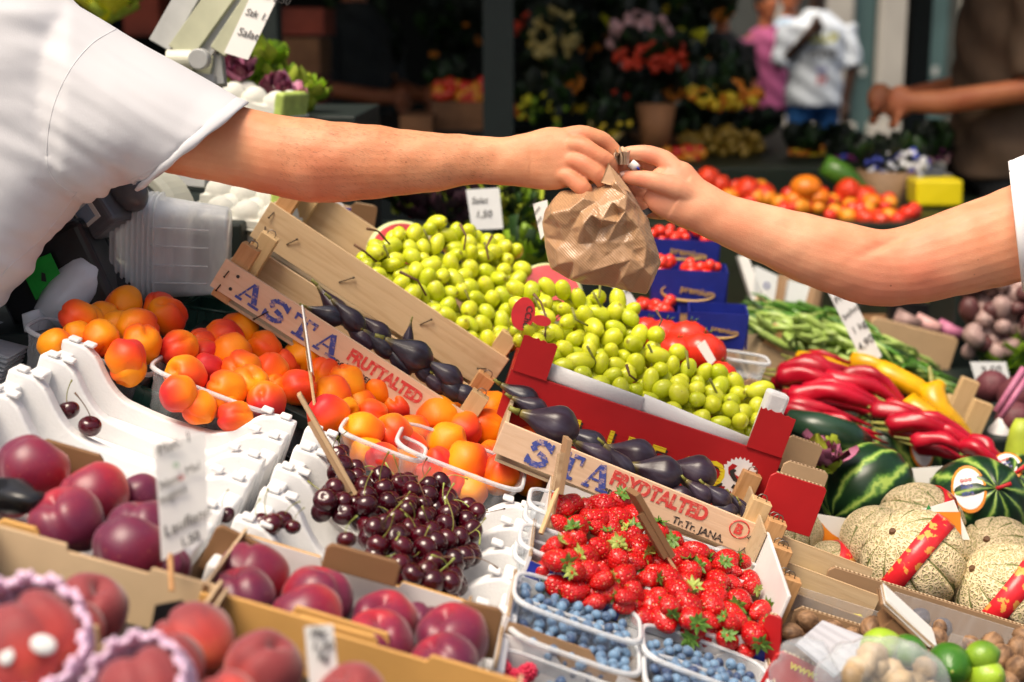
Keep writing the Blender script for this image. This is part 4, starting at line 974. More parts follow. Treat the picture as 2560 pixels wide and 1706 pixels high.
flap(0, 1290, 1.29, 15, .040, .024, 'card_orange', 'orange brown cardboard flap at the left edge')
flap(740, 1530, 1.22, 15, .075, .028, 'card_orange', 'orange cardboard flap on the front of the nectarine box')
flap(1150, 1495, 1.30, 12, .042, .05, 'card_dark', 'brown corner at the right end of the nectarine box')
rg = random.Random(8)
def big_fruit(me, nm, lst, group, z=0):
    for i, (x, y, r, d, lb) in enumerate(lst):
        t = drop(nm, me[i % 2], P(x, y, d), r * d / FPX, RX(rg.uniform(-45, 15)) @ RY(rg.uniform(-35, 35)) @ RZ(-90 + rg.uniform(-60, 60)), lb, nm, group)
big_fruit(nect, 'nectarine', [
    (85, 1172, 92, 1.40, 'round red and orange nectarine at the back left'), (235, 1238, 90, 1.38, 'dark purple nectarine with an orange cheek, beside the brown flap'), (165, 1308, 98, 1.32, 'pinkish nectarine in front of the dark purple one'),
    (355, 1330, 95, 1.33, 'dusky nectarine behind the price card'), (330, 1375, 98, 1.29, 'large dusky nectarine left of the price card stick'), (350, 1240, 60, 1.42, 'bright red nectarine half hidden by the price card'), (30, 1240, 60, 1.40, 'nectarine under the black wrapping at the left edge'), (420, 1420, 60, 1.30, 'nectarine at the right end of the left box'),
    (632, 1440, 94, 1.335, 'nectarine at the back left corner of the right box'), (600, 1500, 92, 1.28, 'dusky nectarine at the front left corner of the right box'), (795, 1495, 92, 1.32, 'bright red nectarine in the back row, second from the left'), (765, 1545, 94, 1.27, 'nectarine with a dimple in the front row, second from the left'),
    (960, 1558, 88, 1.32, 'nectarine in the back row, third from the left'), (945, 1610, 92, 1.26, 'nectarine in the front row, third from the left'), (1130, 1598, 96, 1.29, 'shiny bright red nectarine at the right end of the back row'), (1110, 1668, 92, 1.24, 'nectarine at the right end of the front row'), (1050, 1560, 60, 1.34, 'nectarine half hidden at the back of the right box')], 'nectarines in cardboard boxes')
big_fruit(peac, 'peach', [
    (225, 1525, 98, 1.17, 'brownish dark peach with a dimple at the back of the left box'), (185, 1575, 80, 1.13, 'orange-red peach in front of the brownish one'), (70, 1610, 145, 1.02, 'large peach in a pink foam net with two white stickers'), (30, 1500, 60, 1.2, 'peach behind the pink net at the left edge'),
    (480, 1610, 112, 1.12, 'pale striped peach at the back of the right box'), (420, 1665, 95, 1.06, 'pale peach in front of the striped one'), (660, 1670, 100, 1.09, 'orange peach left of the small white card'), (360, 1725, 120, .98, 'peach in a pink foam net at the bottom edge'), (880, 1740, 90, 1.08, 'peach at the bottom right of the small white card'), (560, 1760, 90, 1.0, 'peach cut off by the bottom edge')], 'peaches in cardboard boxes')
# pink foam nets round two peaches
def foam_net(px, py, d, rpx, label, seed=1, tilt=0):
    r = rpx * d / FPX; t = empty('foam_net', Matrix.Translation(P(px, py, d)) @ RX(48) @ RY(tilt), label, 'foam net', 'pink foam fruit nets'); mb = MB(); r2 = random.Random(seed)
    n = 26
    for i in range(n):
        a0 = i / n * 6.283
        for s in (-1, 1):
            pts = []
            for k in range(8):
                th = R(58 + k * 9); a = a0 + s * .10 * (1 if k % 2 else -1); rr = r * (1.03 + ((.20 if i % 2 else .05) if k == 0 else .08 if k == 1 else 0) + r2.uniform(0, .02))
                pts.append((rr * math.sin(th) * math.cos(a), rr * math.sin(th) * math.sin(a), rr * math.cos(th)))
            mb.tube(pts, .0026 * r / .042, 5)
    mb.build('net', MT['net_pink'], t, smooth=True); return t
foam_net(70, 1612, 1.02, 147, 'pink foam net round the large peach at bottom left', 1, 8)
foam_net(360, 1727, .98, 122, 'pink foam net round the peach at the bottom edge', 2, -8)
for x, y, d, lb in ((50, 1625, .905, 'left'), (100, 1622, .905, 'right')):
    pass
Mp = Matrix.Translation(P(100, 1625, .978)) @ RX(-28)
for (x, y, lb) in ((14, 1640, 'left'), (108, 1612, 'right')):
    mb = MB(); M_ = Matrix.Translation(P(x, y, 1.02 - (.0405 if lb == 'left' else .0400))) @ RY(-20 if lb == 'left' else 16) @ RX(62) @ SC(1.35 if lb == 'right' else .9, 1, 1); mb.lathe([(.0001, .0016), (.004, .0005), (.0066, 0), (.0066, -.0005)], 20)
    tag(mb.build('fruit_sticker', MT['paper_shade'], None, M_, smooth=True), 'round white sticker, %s of the two on the big netted peach' % lb, 'sticker')
# black wrapping and liners
mb = MB(); mb.box(.10, .20, .006, .012, -.05, -.004); tag(mb.build('black_liner', MT['black_plastic'], None, F_N1, bevel=.002), 'black plastic liner along the front of the left nectarine box', 'plastic liner')
mb = MB(); mb.tube([P(-30, 1235, 1.36), P(40, 1245, 1.33), P(85, 1262, 1.31), P(125, 1245, 1.33)], [.018, .016, .010, .006], 12)
o = mb.build('black_wrapping', MT['black_plastic'], None, smooth=True); warp(o, lambda a, nn: a + nn * (.004 * np.sin(a[:, :1] * 400 + a[:, 2:] * 300))); tag(o, 'crinkled shiny black wrapping at the left edge among the nectarines', 'plastic wrapping')
mb = MB(); mb.tube([P(40, 1510, 1.2), P(90, 1500, 1.2)], [.012, .012], 10); tag(mb.build('black_wrapping', MT['black_plastic'], None, smooth=True), 'black wrapping behind the big peach in the pink net', 'plastic wrapping')
mb = MB(); mb.prism([(0, -.05), (.085, -.05), (.06, -.012), (.02, .0), (.0, -.01)], 0, .002, RX(90)); o = mb.build('black_wrapping', MT['black_plastic'], None, frame(395, 1485, 1.19, 14)); tag(o, 'black plastic corner between the two nearest peach boxes', 'plastic wrapping')
# ---------------------------------------------------------------- price cards in the foreground
def card(pts, label, lines, d, mat='paper', stick=None, name='price_card', grp=None, bend=0, th=.0012, tilt=0):
    """pts: four corners TL TR BR BL seen in the picture; built as a real sheet at distance d"""
    c = [P(x, y, d + dz) for (x, y, dz) in pts]
    o = c[3]; ux = (c[2] - c[3]); uy = (c[0] - c[3]); wx = ux.length; X = ux.normalized(); Z = X.cross(uy).normalized(); Y = Z.cross(X)
    M = Matrix((X, Y, Z)).transposed().to_4x4(); M.translation = o
    t = empty(name, M, label, 'price sign', grp); Mi = M.inverted(); q = [Mi @ p for p in c]
    mb = MB(); n = 10; vs = []; fs = []
    for i in range(n + 1):
        for j in range(n + 1):
            u, v = i / n, j / n; p = (q[3] * (1 - u) + q[2] * u) * (1 - v) + (q[0] * (1 - u) + q[1] * u) * v
            zz = bend * math.sin(v * 3.1) + .0
            vs.append((p.x, p.y, p.z + zz))
    m_ = len(vs); vs += [(a, b_, c_ - th) for a, b_, c_ in vs]
    for i in range(n):
        for j in range(n):
            a = i * (n + 1) + j; fs.append((a, a + n + 1, a + n + 2, a + 1)); fs.append((m_ + a, m_ + a + 1, m_ + a + n + 2, m_ + a + n + 1))
    e = [i * (n + 1) for i in range(n + 1)]; e2 = [i * (n + 1) + n for i in range(n + 1)]
    for a, b_ in list(zip(e, e[1:])) + list(zip(e2, e2[1:])) + [(j, j + 1) for j in range(n)] + [(n * (n + 1) + j, n * (n + 1) + j + 1) for j in range(n)]: fs.append((a, b_, m_ + b_, m_ + a))
    mb.add(vs, fs); mb.build('card', MT[mat], t, smooth=False)
    H = (q[0] - q[3]).length
    for (s, fx, fy, sz, m2, sh) in lines:
        text(s, sz, T(fx * wx + (q[0].x * fy), fy * H, .0014 + bend * math.sin(fy * 3.1)) , MT[m2], t, bold=-sz * .004, shear=sh)
    if stick:
        (x0, y0, d0), (x1, y1, d1) = stick
        k = MB(); k.tube([Mi @ P(x0, y0, d0), Mi @ P(x1, y1, d1)], .0026, 8); k.build('stick', MT['wood_post'], t)
    return t
card([(385, 1118, 0), (512, 1082, .03), (520, 1345, .02), (405, 1402, 0)], 'white handwritten price card on a stick among the dark nectarines', [('Plat. 1', .10, .86, .013, 'ink_black', .2), ('o', .40, .70, .010, 'ink_green', 0), ('o', .48, .58, .010, 'ink_red', 0), ('Neto', .06, .58, .010, 'ink_black', .3), ('Mal', .62, .60, .010, 'ink_black', .3), ('sugess', .04, .47, .010, 'ink_black', .3), ('Laufland', .08, .18, .0135, 'ink_black', .3), ('1,50', .4, .03, .011, 'ink_black', .2)],
     1.215, stick=((425, 1385, 1.22), (430, 1478, 1.21)), bend=.002)
card([(762, 1568, 0), (832, 1562, .01), (850, 1720, .01), (775, 1720, 0)], 'small white handwritten card in front of the orange flap', [('Pfir', .1, .82, .010, 'ink_black', .2), ('1,20', .1, .62, .010, 'ink_black', .2), ('kg', .3, .45, .010, 'ink_black', .1)], 1.075)
# cards seen edge-on, stuck in the fruit
def edge_card(px0, py0, px1, py1, d0, d1, depth, wid, label, mats=('paper', 'card_dark'), name='price_card', yawd=8):
    a = P(px0, py0, d0); c = P(px1, py1, d1); Y = (a - c).normalized(); X = (Matrix.Rotation(R(yawd), 3, 'Z') @ Vector((0, 1, 0))); X = (X - Y * X.dot(Y)).normalized(); Z = X.cross(Y)
    M = Matrix((X, Y, Z)).transposed().to_4x4(); M.translation = c; H = (a - c).length
    t = empty(name, M, label, 'price sign', 'price cards seen from the side')
    mb = MB(); mb.prism([(0, H * .12), (depth, H * .12), (depth * .96, H), (0, H * .97)], 0, wid); mb.build('card', MT[mats[0]], t, bevel=.0003, seg=1)
    mb = MB(); mb.prism([(.001, H * .16), (depth * .5, H * .16), (depth * .5, H * .72), (.001, H * .76)], -wid * 1.0, -.0002); mb.build('backing', MT[mats[1]], t)
    k = MB(); k.tube([(depth * .15, H * .4, -.001), (depth * .1, -.03, -.001)], .0022, 7); k.build('stick', MT['wood_post2'], t); return t
edge_card(752, 757, 780, 955, 1.83, 1.82, .05, .0022, 'thin white price card seen edge-on, upright among the apricots')
edge_card(738, 982, 905, 1275, 1.60, 1.60, .04, .005, 'wooden-backed price card seen edge-on, leaning over the cherries', ('card_tan', 'card_brown'), yawd=14)
edge_card(1585, 1236, 1690, 1420, 1.60, 1.62, .03, .007, 'split dark brown price stick stuck in the strawberries', ('card_dark', 'card_dark'), yawd=20)
t = edge_card(1420, 1095, 1393, 1255, 1.66, 1.66, .035, .006, 'torn corrugated cardboard tag on a stick between apricots and strawberries', ('card_brown', 'flute'), yawd=6)
mb = MB(); mb.tube([P(1398, 1215, 1.665), P(1352, 1335, 1.64)], .0032, 8); o = mb.build('wooden_stick', MT['wood_post2'], None); tag(o, 'wooden stick under the torn corrugated tag beside the foam crates', 'stick')
# ---------------------------------------------------------------- melons on the right
def melon_f(seed):
    def f(d, th, ph):
        g = abs(math.sin(ph * 5 + .12 * math.sin(th * 3 + seed)))
        k = 1 - .10 * math.exp(-(g / .22) ** 2) * math.sin(th) ** .5 + .015 * mnoise.noise(d * 2 + Vector((seed, 0, 0)))
        return Vector((d.x * k, d.y * k, d.z * .93))
    return f
mel_me = []
for s in (1, 4):
    mb = MB(); mb.ball(1, n=160, m=60, fn=melon_f(s)); mel_me.append(mb.mesh('cantaloupe', [MT['cantaloupe'], MT['melon_groove']], True))
    me = mel_me[-1]
    for p in me.polygons:
        c = p.center; ph = math.atan2(c.y, c.x); th = math.acos(max(-1, min(1, c.z / .93 / max(.3, c.length)))); g = abs(math.sin(ph * 5 + .12 * math.sin(th * 3 + s)))
        if g < .13 and math.sin(th) > .1: p.material_index = 1
def melon(px, py, d, rpx, rot, label, tape=None):
    r = rpx * d / FPX; M = Matrix.Translation(P(px, py, d)) @ rot
    t = empty('cantaloupe', M, label, 'melon', 'cantaloupe melons'); o = link('rind', mel_me[int(px) % 2], t, SC(r, r, r))
    mb = MB(); mb.tube([(0, 0, r * .88), (.002, 0, r * .97)], [.006, .004], 8); mb.build('stem_scar', MT['stem_brown'], t)
    if tape:
        rot2, w, a0, a1 = tape; mb = MB(); vs = []; fs = []; n = 40
        for i in range(n + 1):
            a = R(a0 + (a1 - a0) * i / n); rr = r * (1.012 + .004 * math.sin(i * 1.7))
            for y in (-w / 2, 0, w / 2): 
                q = math.sqrt(max(0, rr * rr - y * y)); vs.append((q * math.cos(a), y, q * math.sin(a)))
            for y in (w / 2, -w / 2):
                q = math.sqrt(max(0, rr * rr - y * y)) - .002; vs.append((q * math.cos(a), y, q * math.sin(a)))
        for i in range(n):
            for k in range(5): fs.append((i * 5 + k, i * 5 + (k + 1) % 5, i * 5 + 5 + (k + 1) % 5, i * 5 + 5 + k))
        mb.add(vs, fs); mb.build('red_tape_band', MT['red_tape'], t, M.inverted() @ Matrix.Translation(P(px, py, d)) @ rot2, smooth=True)
    return t
melon(2300, 1322, 2.02, 116, RX(60) @ RY(20), 'netted melon at the back of the pile with red tape on its left side', (RY(34) @ RZ(90), .022, 60, 250))
melon(2196, 1358, 1.97, 98, RX(-20) @ RY(40), 'netted melon half hidden behind the front one')
melon(2283, 1400, 1.87, 132, RY(-38) @ RX(22), 'large netted melon in front, crossed by a shiny red tape band', (RY(36) @ RZ(64), .027, 50, 290))
melon(2495, 1400, 2.0, 110, RX(35) @ RY(-30), 'netted melon with a dry stem at the right edge')
melon(2512, 1485, 1.84, 130, RY(-52) @ RX(10), 'netted melon at the right edge with deep green grooves and red tape', (RY(36) @ RZ(68), .028, 50, 290))
melon(1992, 1330, 2.0, 66, RX(10), 'small netted melon standing left beside the stacked crates')
melon(2080, 1425, 1.97, 75, RY(50), 'netted melon low at the left with red tape', (RY(30) @ RZ(90), .025, 50, 290))
melon(2380, 1500, 1.95, 70, RY(20), 'netted melon hidden under the front ones')
# box, cardboard
card_panel(2074, 1412, 1.76, 17, .30, .075, 'card_brown', 'long brown cardboard wall in front of the melons', th=.005)
card_panel(2020, 1500, 1.78, 8, .04, .07, 'card_brown', 'short brown cardboard wall left of the melons', yaw=40)
card_panel(1990, 1512, 1.64, 17, .17, .03, 'card_brown', 'torn brown cardboard divider behind the walnuts')
card_panel(1945, 1620, 1.50, 24, .10, .05, 'card_red', 'red cardboard wall with yellow writing at the walnut box', th=.005)
Mr = frame(1945, 1620, 1.50, 24); o = text('www.', .014, T(.018, -.0062, -.013) @ RX(90), MT['yellow_print'], bpy.data.objects['cardboard_piece.006'] if 'cardboard_piece.006' in bpy.data.objects else None, bold=.0003)
card_panel(1915, 1530, 1.55, 0, .020, .10, 'card_red', 'narrow red cardboard corner left of the walnuts', yaw=-35)
# corrugated white sheet lying
b = NB('corrugated'); wv = b.n('ShaderNodeTexWave'); wv.inputs['Scale'].default_value = 22; b.set(wv.inputs[0], b.co(rot=(0, 0, R(90)))); b.P(color=(.46, .46, .50), rough=.5); b.bump(wv.outputs[1], .5, .002); MT['corrugated'] = b.m
# yellow apples, dark plums
for (x, y, r, d, lb) in ((2022, 1478, 34, 1.78, 'whole yellow apple beside the brown post'), (2065, 1512, 28, 1.77, 'yellow apple right of the whole one behind the cardboard'), (2010, 1520, 26, 1.74, 'yellow apple peeping below the whole one'), (2140, 1540, 20, 1.76, 'yellow apple hidden behind the clear pane')):
    drop('yellow_apple', _ya if '_ya' in globals() else globals().setdefault('_ya', fm_ball('yellow_apple', 1, cleft(.0, .2, .2, (1, 1, .88), .03, 1), MT['yellow_apple'])), P(x, y, d), r * d / FPX, RX(50), lb, 'apple', 'yellow apples')
MT['plum'] = plain('plum', (.04, .05, .10), .5, .4, 40); plm = fm_ball('plum', 1, cleft(.06, .2, .12, (1, .95, 1.1), .03, 1), MT['plum'])
for (x, y, r, d, lb) in ((2300, 1545, 26, 1.72, 'blue plum behind the clear pane, nearest the card stack'), (2355, 1570, 26, 1.72, 'blue plum behind the clear pane, right of the other')):
    drop('plum', plm, P(x, y, d), r * d / FPX, RX(50), lb, 'plum', 'blue plums behind the pane')
# clear panes
def pane(px, py, d, a, L, H, label, p=0, yaw=-3.5):
    M = frame(px, py, d, a, p, yaw); t = empty('clear_pane', M, label, 'plastic pane', 'clear plastic panes round the walnuts'); mb = MB(); mb.box(0, L, 0, .0012, -H, 0); mb.build('pane', MT['plexi'], t); return t
pane(1978, 1462, 1.68, 17, .17, .03, 'clear plastic pane in front of the yellow apples')
pane(2238, 1480, 1.62, 17, .19, .05, 'large clear plastic pane in front of the melon box')
pane(2380, 1585, 1.55, 17, .12, .05, 'clear plastic pane over the walnuts at the right edge')
# walnuts
def waln(d, th, ph):
    k = 1 + .05 * math.exp(-(d.y / .07) ** 2) + .07 * mnoise.noise(d * 5); return Vector((d.x * .86, d.y * .82, d.z * 1.05)) * k
wal = fm_ball('walnut', 1, waln, MT['walnut'], 32, 24)
wl = [(2018, 1555, 33), (1978, 1582, 30), (2180, 1572, 36), (2232, 1562, 30), (2222, 1600, 24), (2345, 1592, 26), (2350, 1570, 20), (2480, 1612, 34), (2545, 1625, 34), (2500, 1645, 36), (2545, 1675, 38), (2440, 1655, 30), (2390, 1640, 28), (2560, 1590, 28), (2430, 1615, 26), (2130, 1590, 26), (2085, 1570, 24), (2290, 1600, 28), (2260, 1580, 26), (2310, 1640, 30), (2520, 1710, 34), (2060, 1600, 30)]
wn_ = ['beside the red cardboard corner', 'under the white corrugated sheet', 'largest one behind the white sheet', 'leaning on the card stack', 'under the card stack', 'right of the card stack', 'behind the card stack', 'behind the clear pane', 'at the right edge behind the pane', 'above the lime with the leaf', 'at the right edge beside the limes', 'left of the pane over the limes', 'above the biggest lime', 'highest at the right edge', 'behind the biggest lime', 'between the sheet and the cardboard', 'behind the white sheet at left', 'in the shade of the card stack', 'behind the card stack foot', 'between the limes and the card stack', 'at the bottom right edge', 'low behind the red wall']
for (x, y, r), lb in zip(wl, wn_):
    d = 1.60 - (y - 1555) * .0007; drop('walnut', wal, P(x, y, d), r * d / FPX, rrot(rg), 'brown walnut ' + lb, 'walnut', 'loose walnuts')
M = frame(1960, 1600, 1.58, 17); mb = MB(); mb.box(-.01, .30, -.12, .07, -.035, -.03); tag(mb.build('box_bottom', MT['card_dark'], None, M), 'dark cardboard bottom under the walnuts and limes', 'cardboard')
# limes
def lime_f(d, th, ph): return Vector((d.x, d.y, d.z * (1.12 + .12 * abs(d.z) ** 14)))
lim = fm_ball('lime', 1, lime_f, MT['lime'], 28, 20); lim_s = MB(); lim_s.lathe([(.0001, 1.24), (.07, 1.25), (.09, 1.19)], 8); lims = lim_s.mesh('stem_scar', MT['leaf_dry'], True)
for (x, y, r, rot, lb) in ((2198, 1615, 46, RY(60), 'dark green lime at the left of the limes'), (2270, 1628, 44, RY(100) @ RX(20), 'mid green lime behind the biggest one'), (2372, 1662, 58, RX(80) @ RY(-10), 'biggest bright green lime with its stem scar facing out'), (2455, 1640, 40, RY(75), 'lime with a small leaf at the right'), (2462, 1692, 50, RX(60) @ RY(20), 'yellow green lime at the bottom edge')):
    d = 1.46; t = drop('lime', lim, P(x, y, d), r * d / FPX * .95, rot, lb, 'lime', 'green limes'); link('stem_scar', lims, t)
# pile of folded cards
M = frame(2218, 1500, 1.53, 42, 0, -10); t = empty('card_stack', M, 'stack of worn paper and cardboard price cards leaning on the walnuts', 'price sign')
for k in range(5):
    mb = MB(); mb.box(0, .075 - .003 * k, 0, .05, -.0022 * k - .0018, -.0022 * k, j=.0008); mb.build('card', MT[('paper', 'card_tan', 'paper', 'card_brown', 'card_dark')[k]], t)
mb = MB(); mb.box(.02, .07, .002, .048, -.03, -.0115, j=.001); mb.build('backing', MT['card_dark'], t)
# bags at the bottom edge
def lumpy_bag(px, py, d, sx, sy, label, mat, cat, seed=0, amp=.006, inner=None):
    t = empty('plastic_bag', T(*P(px, py, d)), label, cat); mb = MB(); mb.ball(1, SC(sx, sx * .6, sy), 40, 26); o = mb.build('film', MT[mat], t, smooth=True)
    def w(a, nn):
        out = a.copy()
        for i in range(len(a)):
            v = Vector(a[i]) * 26; f = abs(mnoise.noise(v + Vector((seed, 0, 0)))) * 2 - .4 + .5 * abs(mnoise.noise(v * 2.3)); out[i] += nn[i] * f * amp
        return out
    warp(o, w)
    if inner: inner(t)
    return t
lumpy_bag(2010, 1690, 1.40, .032, .035, 'crumpled clear plastic bag at the bottom right of the blueberries', 'plastic', 'plastic bag', 1, .009)
def mush(t):
    r2 = random.Random(6)
    for i in range(22):
        mb = MB(); mb.ball(r2.uniform(.011, .016), n=14, m=10, fn=lambda d, th, ph: Vector((d.x, d.y, d.z * .8)) * (1 + .15 * mnoise.noise(d * 2)))
        mb.build('mushroom', MT['mushroom'], t, T(r2.uniform(-.038, .045), r2.uniform(-.022, .01), r2.uniform(-.028, .026)) @ rrot(r2), smooth=True)
lumpy_bag(2205, 1700, 1.37, .062, .042, 'clear bag of pale mushrooms at the bottom edge beside the limes', 'plastic', 'bag of mushrooms', 3, .005, mush)
# ---------------------------------------------------------------- watermelons
wat = fm_ball('watermelon', 1, lambda d, th, ph: Vector((d.x, d.y, d.z * 1.04)) * (1 + .012 * math.cos(ph * 8)), MT['watermelon'], 64, 40)
for nm, pts in ():
    pass
def wmel(px, py, d, rpx, rot, label, sticker=None, stem=False, cut=False):
    r = rpx * d / FPX; M = Matrix.Translation(P(px, py, d)) @ rot; t = empty('watermelon', M, label, 'watermelon', 'dark green watermelons'); link('rind', wat, t, SC(r, r, r))
    mb = MB(); mb.tube([(0, 0, r), (.004, 0, r * 1.10), (.018, .004, r * 1.18)], [.004, .0028, .0036], 8); mb.build('stem', MT['ink_red'] if cut else MT['stem_brown'], t, smooth=True)
    if sticker:
        sr, sz = sticker; q = MB(); q.lathe([(.0001, r * 1.030), (sz, r * 1.030 - sz * sz / r / 2)], 26, None, 1, 1.5); q.lathe([(sz, r * 1.031 - sz * sz / r / 2), (sz * 1.14, r * 1.030 - sz * sz / r * .66)], 26, None, 1, 1.5)
        MS = M.inverted() @ Matrix.Translation(P(px, py, d)) @ sr; o = q.build('sticker', [MT['white_sticker']], t, MS, smooth=True)
        q = MB(); q.lathe([(sz * 1.0, r * 1.034 - sz * sz / r / 2), (sz * 1.16, r * 1.032 - sz * sz / r * .7)], 26, None, 1, 1.5); q.build('sticker_border', MT['orange_sticker'], t, MS, smooth=True)
        for k in range(3):
            text(('ooo', 'Sele', 'xtra')[k], sz * .5, MS @ T(-sz * .5, sz * (.5 - .5 * k), r * 1.036), MT['stamp_blue' if k else 'stamp_red'], t, bold=.0002)
    return t
wmel(2168, 1225, 2.25, 116, RY(60) @ RX(-25), 'round watermelon nearest the cardboard flaps, with light green stripes', None)
wmel(2222, 1142, 2.50, 126, RY(-30) @ RX(20), 'back watermelon with an oval white sticker', (RX(62) @ RY(24), .022))
wmel(2340, 1160, 2.55, 112, RX(40) @ RY(20), 'watermelon tucked behind the white sign, touching the one with the sticker', None)
wmel(2440, 1265, 2.20, 124, RX(52) @ RY(6), 'watermelon with a red stem mark and an oval sticker on its left', (RX(50) @ RY(-24), .022), cut=True)
wmel(2545, 1240, 2.3, 105, RX(40) @ RY(-20), 'watermelon at the right edge with a sticker on top', (RX(20) @ RY(-25), .020), cut=True)
wmel(2560, 1350, 2.2, 80, RX(10), 'watermelon low at the right edge behind the netted melons', None)
card([(2268, 1172, 0), (2460, 1158, .02), (2465, 1240, .02), (2300, 1250, 0)], 'white price board lying between the watermelons', [('1,99', .12, .25, .030, 'ink_black', .2)], 2.30)
# printed fruit bags among the melons
def leaflet(pts, d, label, mat='paper'):
    return card(pts, label, [], d, mat=mat, name='printed_leaflet')
l1 = leaflet([(2012, 1280, 0), (2140, 1300, .02), (2130, 1372, .02), (2050, 1372, 0)], 1.99, 'white and orange printed leaflet between the netted melons, left')
l2 = leaflet([(2300, 1275, 0), (2385, 1250, .0), (2425, 1350, 0), (2400, 1350, 0)], 1.875, 'white and orange printed leaflet stuck on the front melon')
for l, d in ((l1, 0), (l2, 0)):
    cc = [c for c in l.children if c.name.startswith('card')][0]; bb = [Vector(v) for v in cc.bound_box]; x0 = min(v.x for v in bb); x1 = max(v.x for v in bb); y1 = max(v.y for v in bb)
    mb = MB(); mb.prism([(x0 + (x1 - x0) * .22, y1 * .08), (x0 + (x1 - x0) * .82, y1 * .08), (x0 + (x1 - x0) * .80, y1 * .7), (x0 + (x1 - x0) * .25, y1 * .7)], .0008, .0018); mb.build('orange_print', MT['orange_sticker'], l)
    mb = MB(); mb.prism([(x0 + (x1 - x0) * .12, y1 * .75), (x0 + (x1 - x0) * .22, y1 * .78), (x0 + (x1 - x0) * .16, y1 * .88)], .0008, .0018); mb.build('green_print', MT['ink_green'], l)
card([(2056, 1551, .03), (2184, 1600, .02), (2091, 1690, -.03), (1992, 1607, -.02)], 'silvery white corrugated cardboard sheet lying on the walnuts', [], 1.50, mat='corrugated', name='corrugated_sheet', th=.004)
# ---------------------------------------------------------------- the two arms, the hands and the paper bag
D0 = 1.78
def Q(x, y, dz=0.0, d=D0): return P(x, y, d + dz)
PX = D0 / FPX
def limb(mb, pts, n=20, d=D0, up=None, kd=.85):
    """pts (x, y, dz, r) or (x, y, dz, r_in_picture, r_in_depth), radii in picture points"""
    q = []; rr = []
    for p in pts:
        q.append(Q(p[0], p[1], p[2], d)); r = p[3] * PX; rd = (p[4] if len(p) > 4 else p[3] * kd) * PX; rr.append((rd, r))
    # the tube's second axis lies in the picture plane, across the limb
    t = (q[1] - q[0]).normalized(); up = t.cross(FW)
    mb.tube(q, rr, n, up=up)
    # round ends
    for e in (0, -1):
        mb.ball(min(rr[e]) * .98, Matrix.Translation(q[e]), 12, 8)
def fine(pts, k=4):
    """Catmull-Rom refinement of a list of tuples"""
    a = [np.array(list(p) + ([p[3] * .85] if len(p) == 4 else [])) for p in pts]; out = []
    for i in range(len(a) - 1):
        p0 = a[max(0, i - 1)]; p1 = a[i]; p2 = a[i + 1]; p3 = a[min(len(a) - 1, i + 2)]
        for j in range(k):
            t = j / k; out.append(tuple(.5 * ((2 * p1) + (-p0 + p2) * t + (2 * p0 - 5 * p1 + 4 * p2 - p3) * t * t + (-p0 + 3 * p1 - 3 * p2 + p3) * t ** 3)))
    out.append(tuple(a[-1])); return out
def head(mb, c, up, fwd, s=1.0):
    """simple head with nose, chin, ears; outside the picture"""
    up = up.normalized(); fwd = (fwd - up * fwd.dot(up)).normalized(); sd = up.cross(fwd)
    M = Matrix((sd, fwd, up)).transposed().to_4x4(); M.translation = c
    mb.ball(.1 * s, M @ SC(.78, .98, 1.12), 20, 14); mb.ball(.06 * s, M @ T(0, .045 * s, -.065 * s) @ SC(.85, .9, .9), 14, 10)
    mb.ball(.016 * s, M @ T(0, .10 * s, -.012 * s) @ SC(.8, 1, 1.6), 10, 8)
    for e in (-1, 1): mb.ball(.028 * s, M @ T(.080 * s * e, -.005, -.005) @ SC(.3, .7, 1.1), 10, 8)
    return M
vendor = empty('person', Matrix.Translation(Vector((P(-200, 900, 1.78).x, P(-200, 900, 1.78).y, 0))), 'person at left in a plain white t-shirt reaching out to hand over the paper bag', 'person')
mb = MB()
limb(mb, fine([(120, 240, .02, 95), (330, 300, .01, 104), (450, 335, 0, 102), (560, 358, 0, 100), (650, 378, 0, 99), (720, 393, 0, 102), (785, 403, 0, 104), (850, 404, 0, 100), (920, 405, 0, 94, 80), (1000, 406, 0, 84, 70), (1080, 405, 0, 73, 58), (1150, 402, 0, 66, 50), (1210, 401, 0, 62, 45), (1270, 403, 0, 62, 42), (1320, 401, 0, 66, 40)]), 28)
mb.ball(.030, Matrix.Translation(Q(795, 455, .0)) @ SC(1.2, 1, .7), 16, 10)          # elbow
limb(mb, fine([(1270, 403, 0, 60, 42), (1330, 400, 0, 72, 38), (1385, 396, -.002, 79, 36), (1425, 388, -.004, 70, 33), (1440, 384, -.004, 60, 28)], 3), 24)
fingers = [[(1400, 345, 0, 25, 24), (1452, 338, -.002, 25, 24), (1490, 346, 0, 23, 22), (1522, 364, .003, 22), (1545, 398, .008, 18), (1553, 432, .012, 15), (1553, 442, .013, 13)],
           [(1400, 370, -.006, 24, 22), (1446, 366, -.014, 24, 23), (1485, 384, -.019, 23), (1517, 404, -.019, 23), (1529, 428, -.008, 19), (1527, 450, .006, 15)],
           [(1395, 400, -.006, 24, 22), (1436, 402, -.014, 24, 23), (1470, 420, -.020, 23), (1501, 443, -.021, 22), (1510, 466, -.009, 19), (1502, 484, .004, 15)],
           [(1380, 432, -.004, 22, 20), (1415, 440, -.012, 22, 21), (1440, 457, -.018, 21), (1461, 474, -.018, 21), (1462, 490, -.006, 17), (1446, 492, .006, 14)],
           [(1340, 430, .012, 28), (1400, 445, .026, 25), (1460, 445, .030, 21), (1510, 442, .026, 19), (1540, 442, .020, 16)]]
for f in fingers: limb(mb, fine([q[:3] + tuple(r * .98 for r in q[3:]) for q in f], 3), 14, kd=.95)
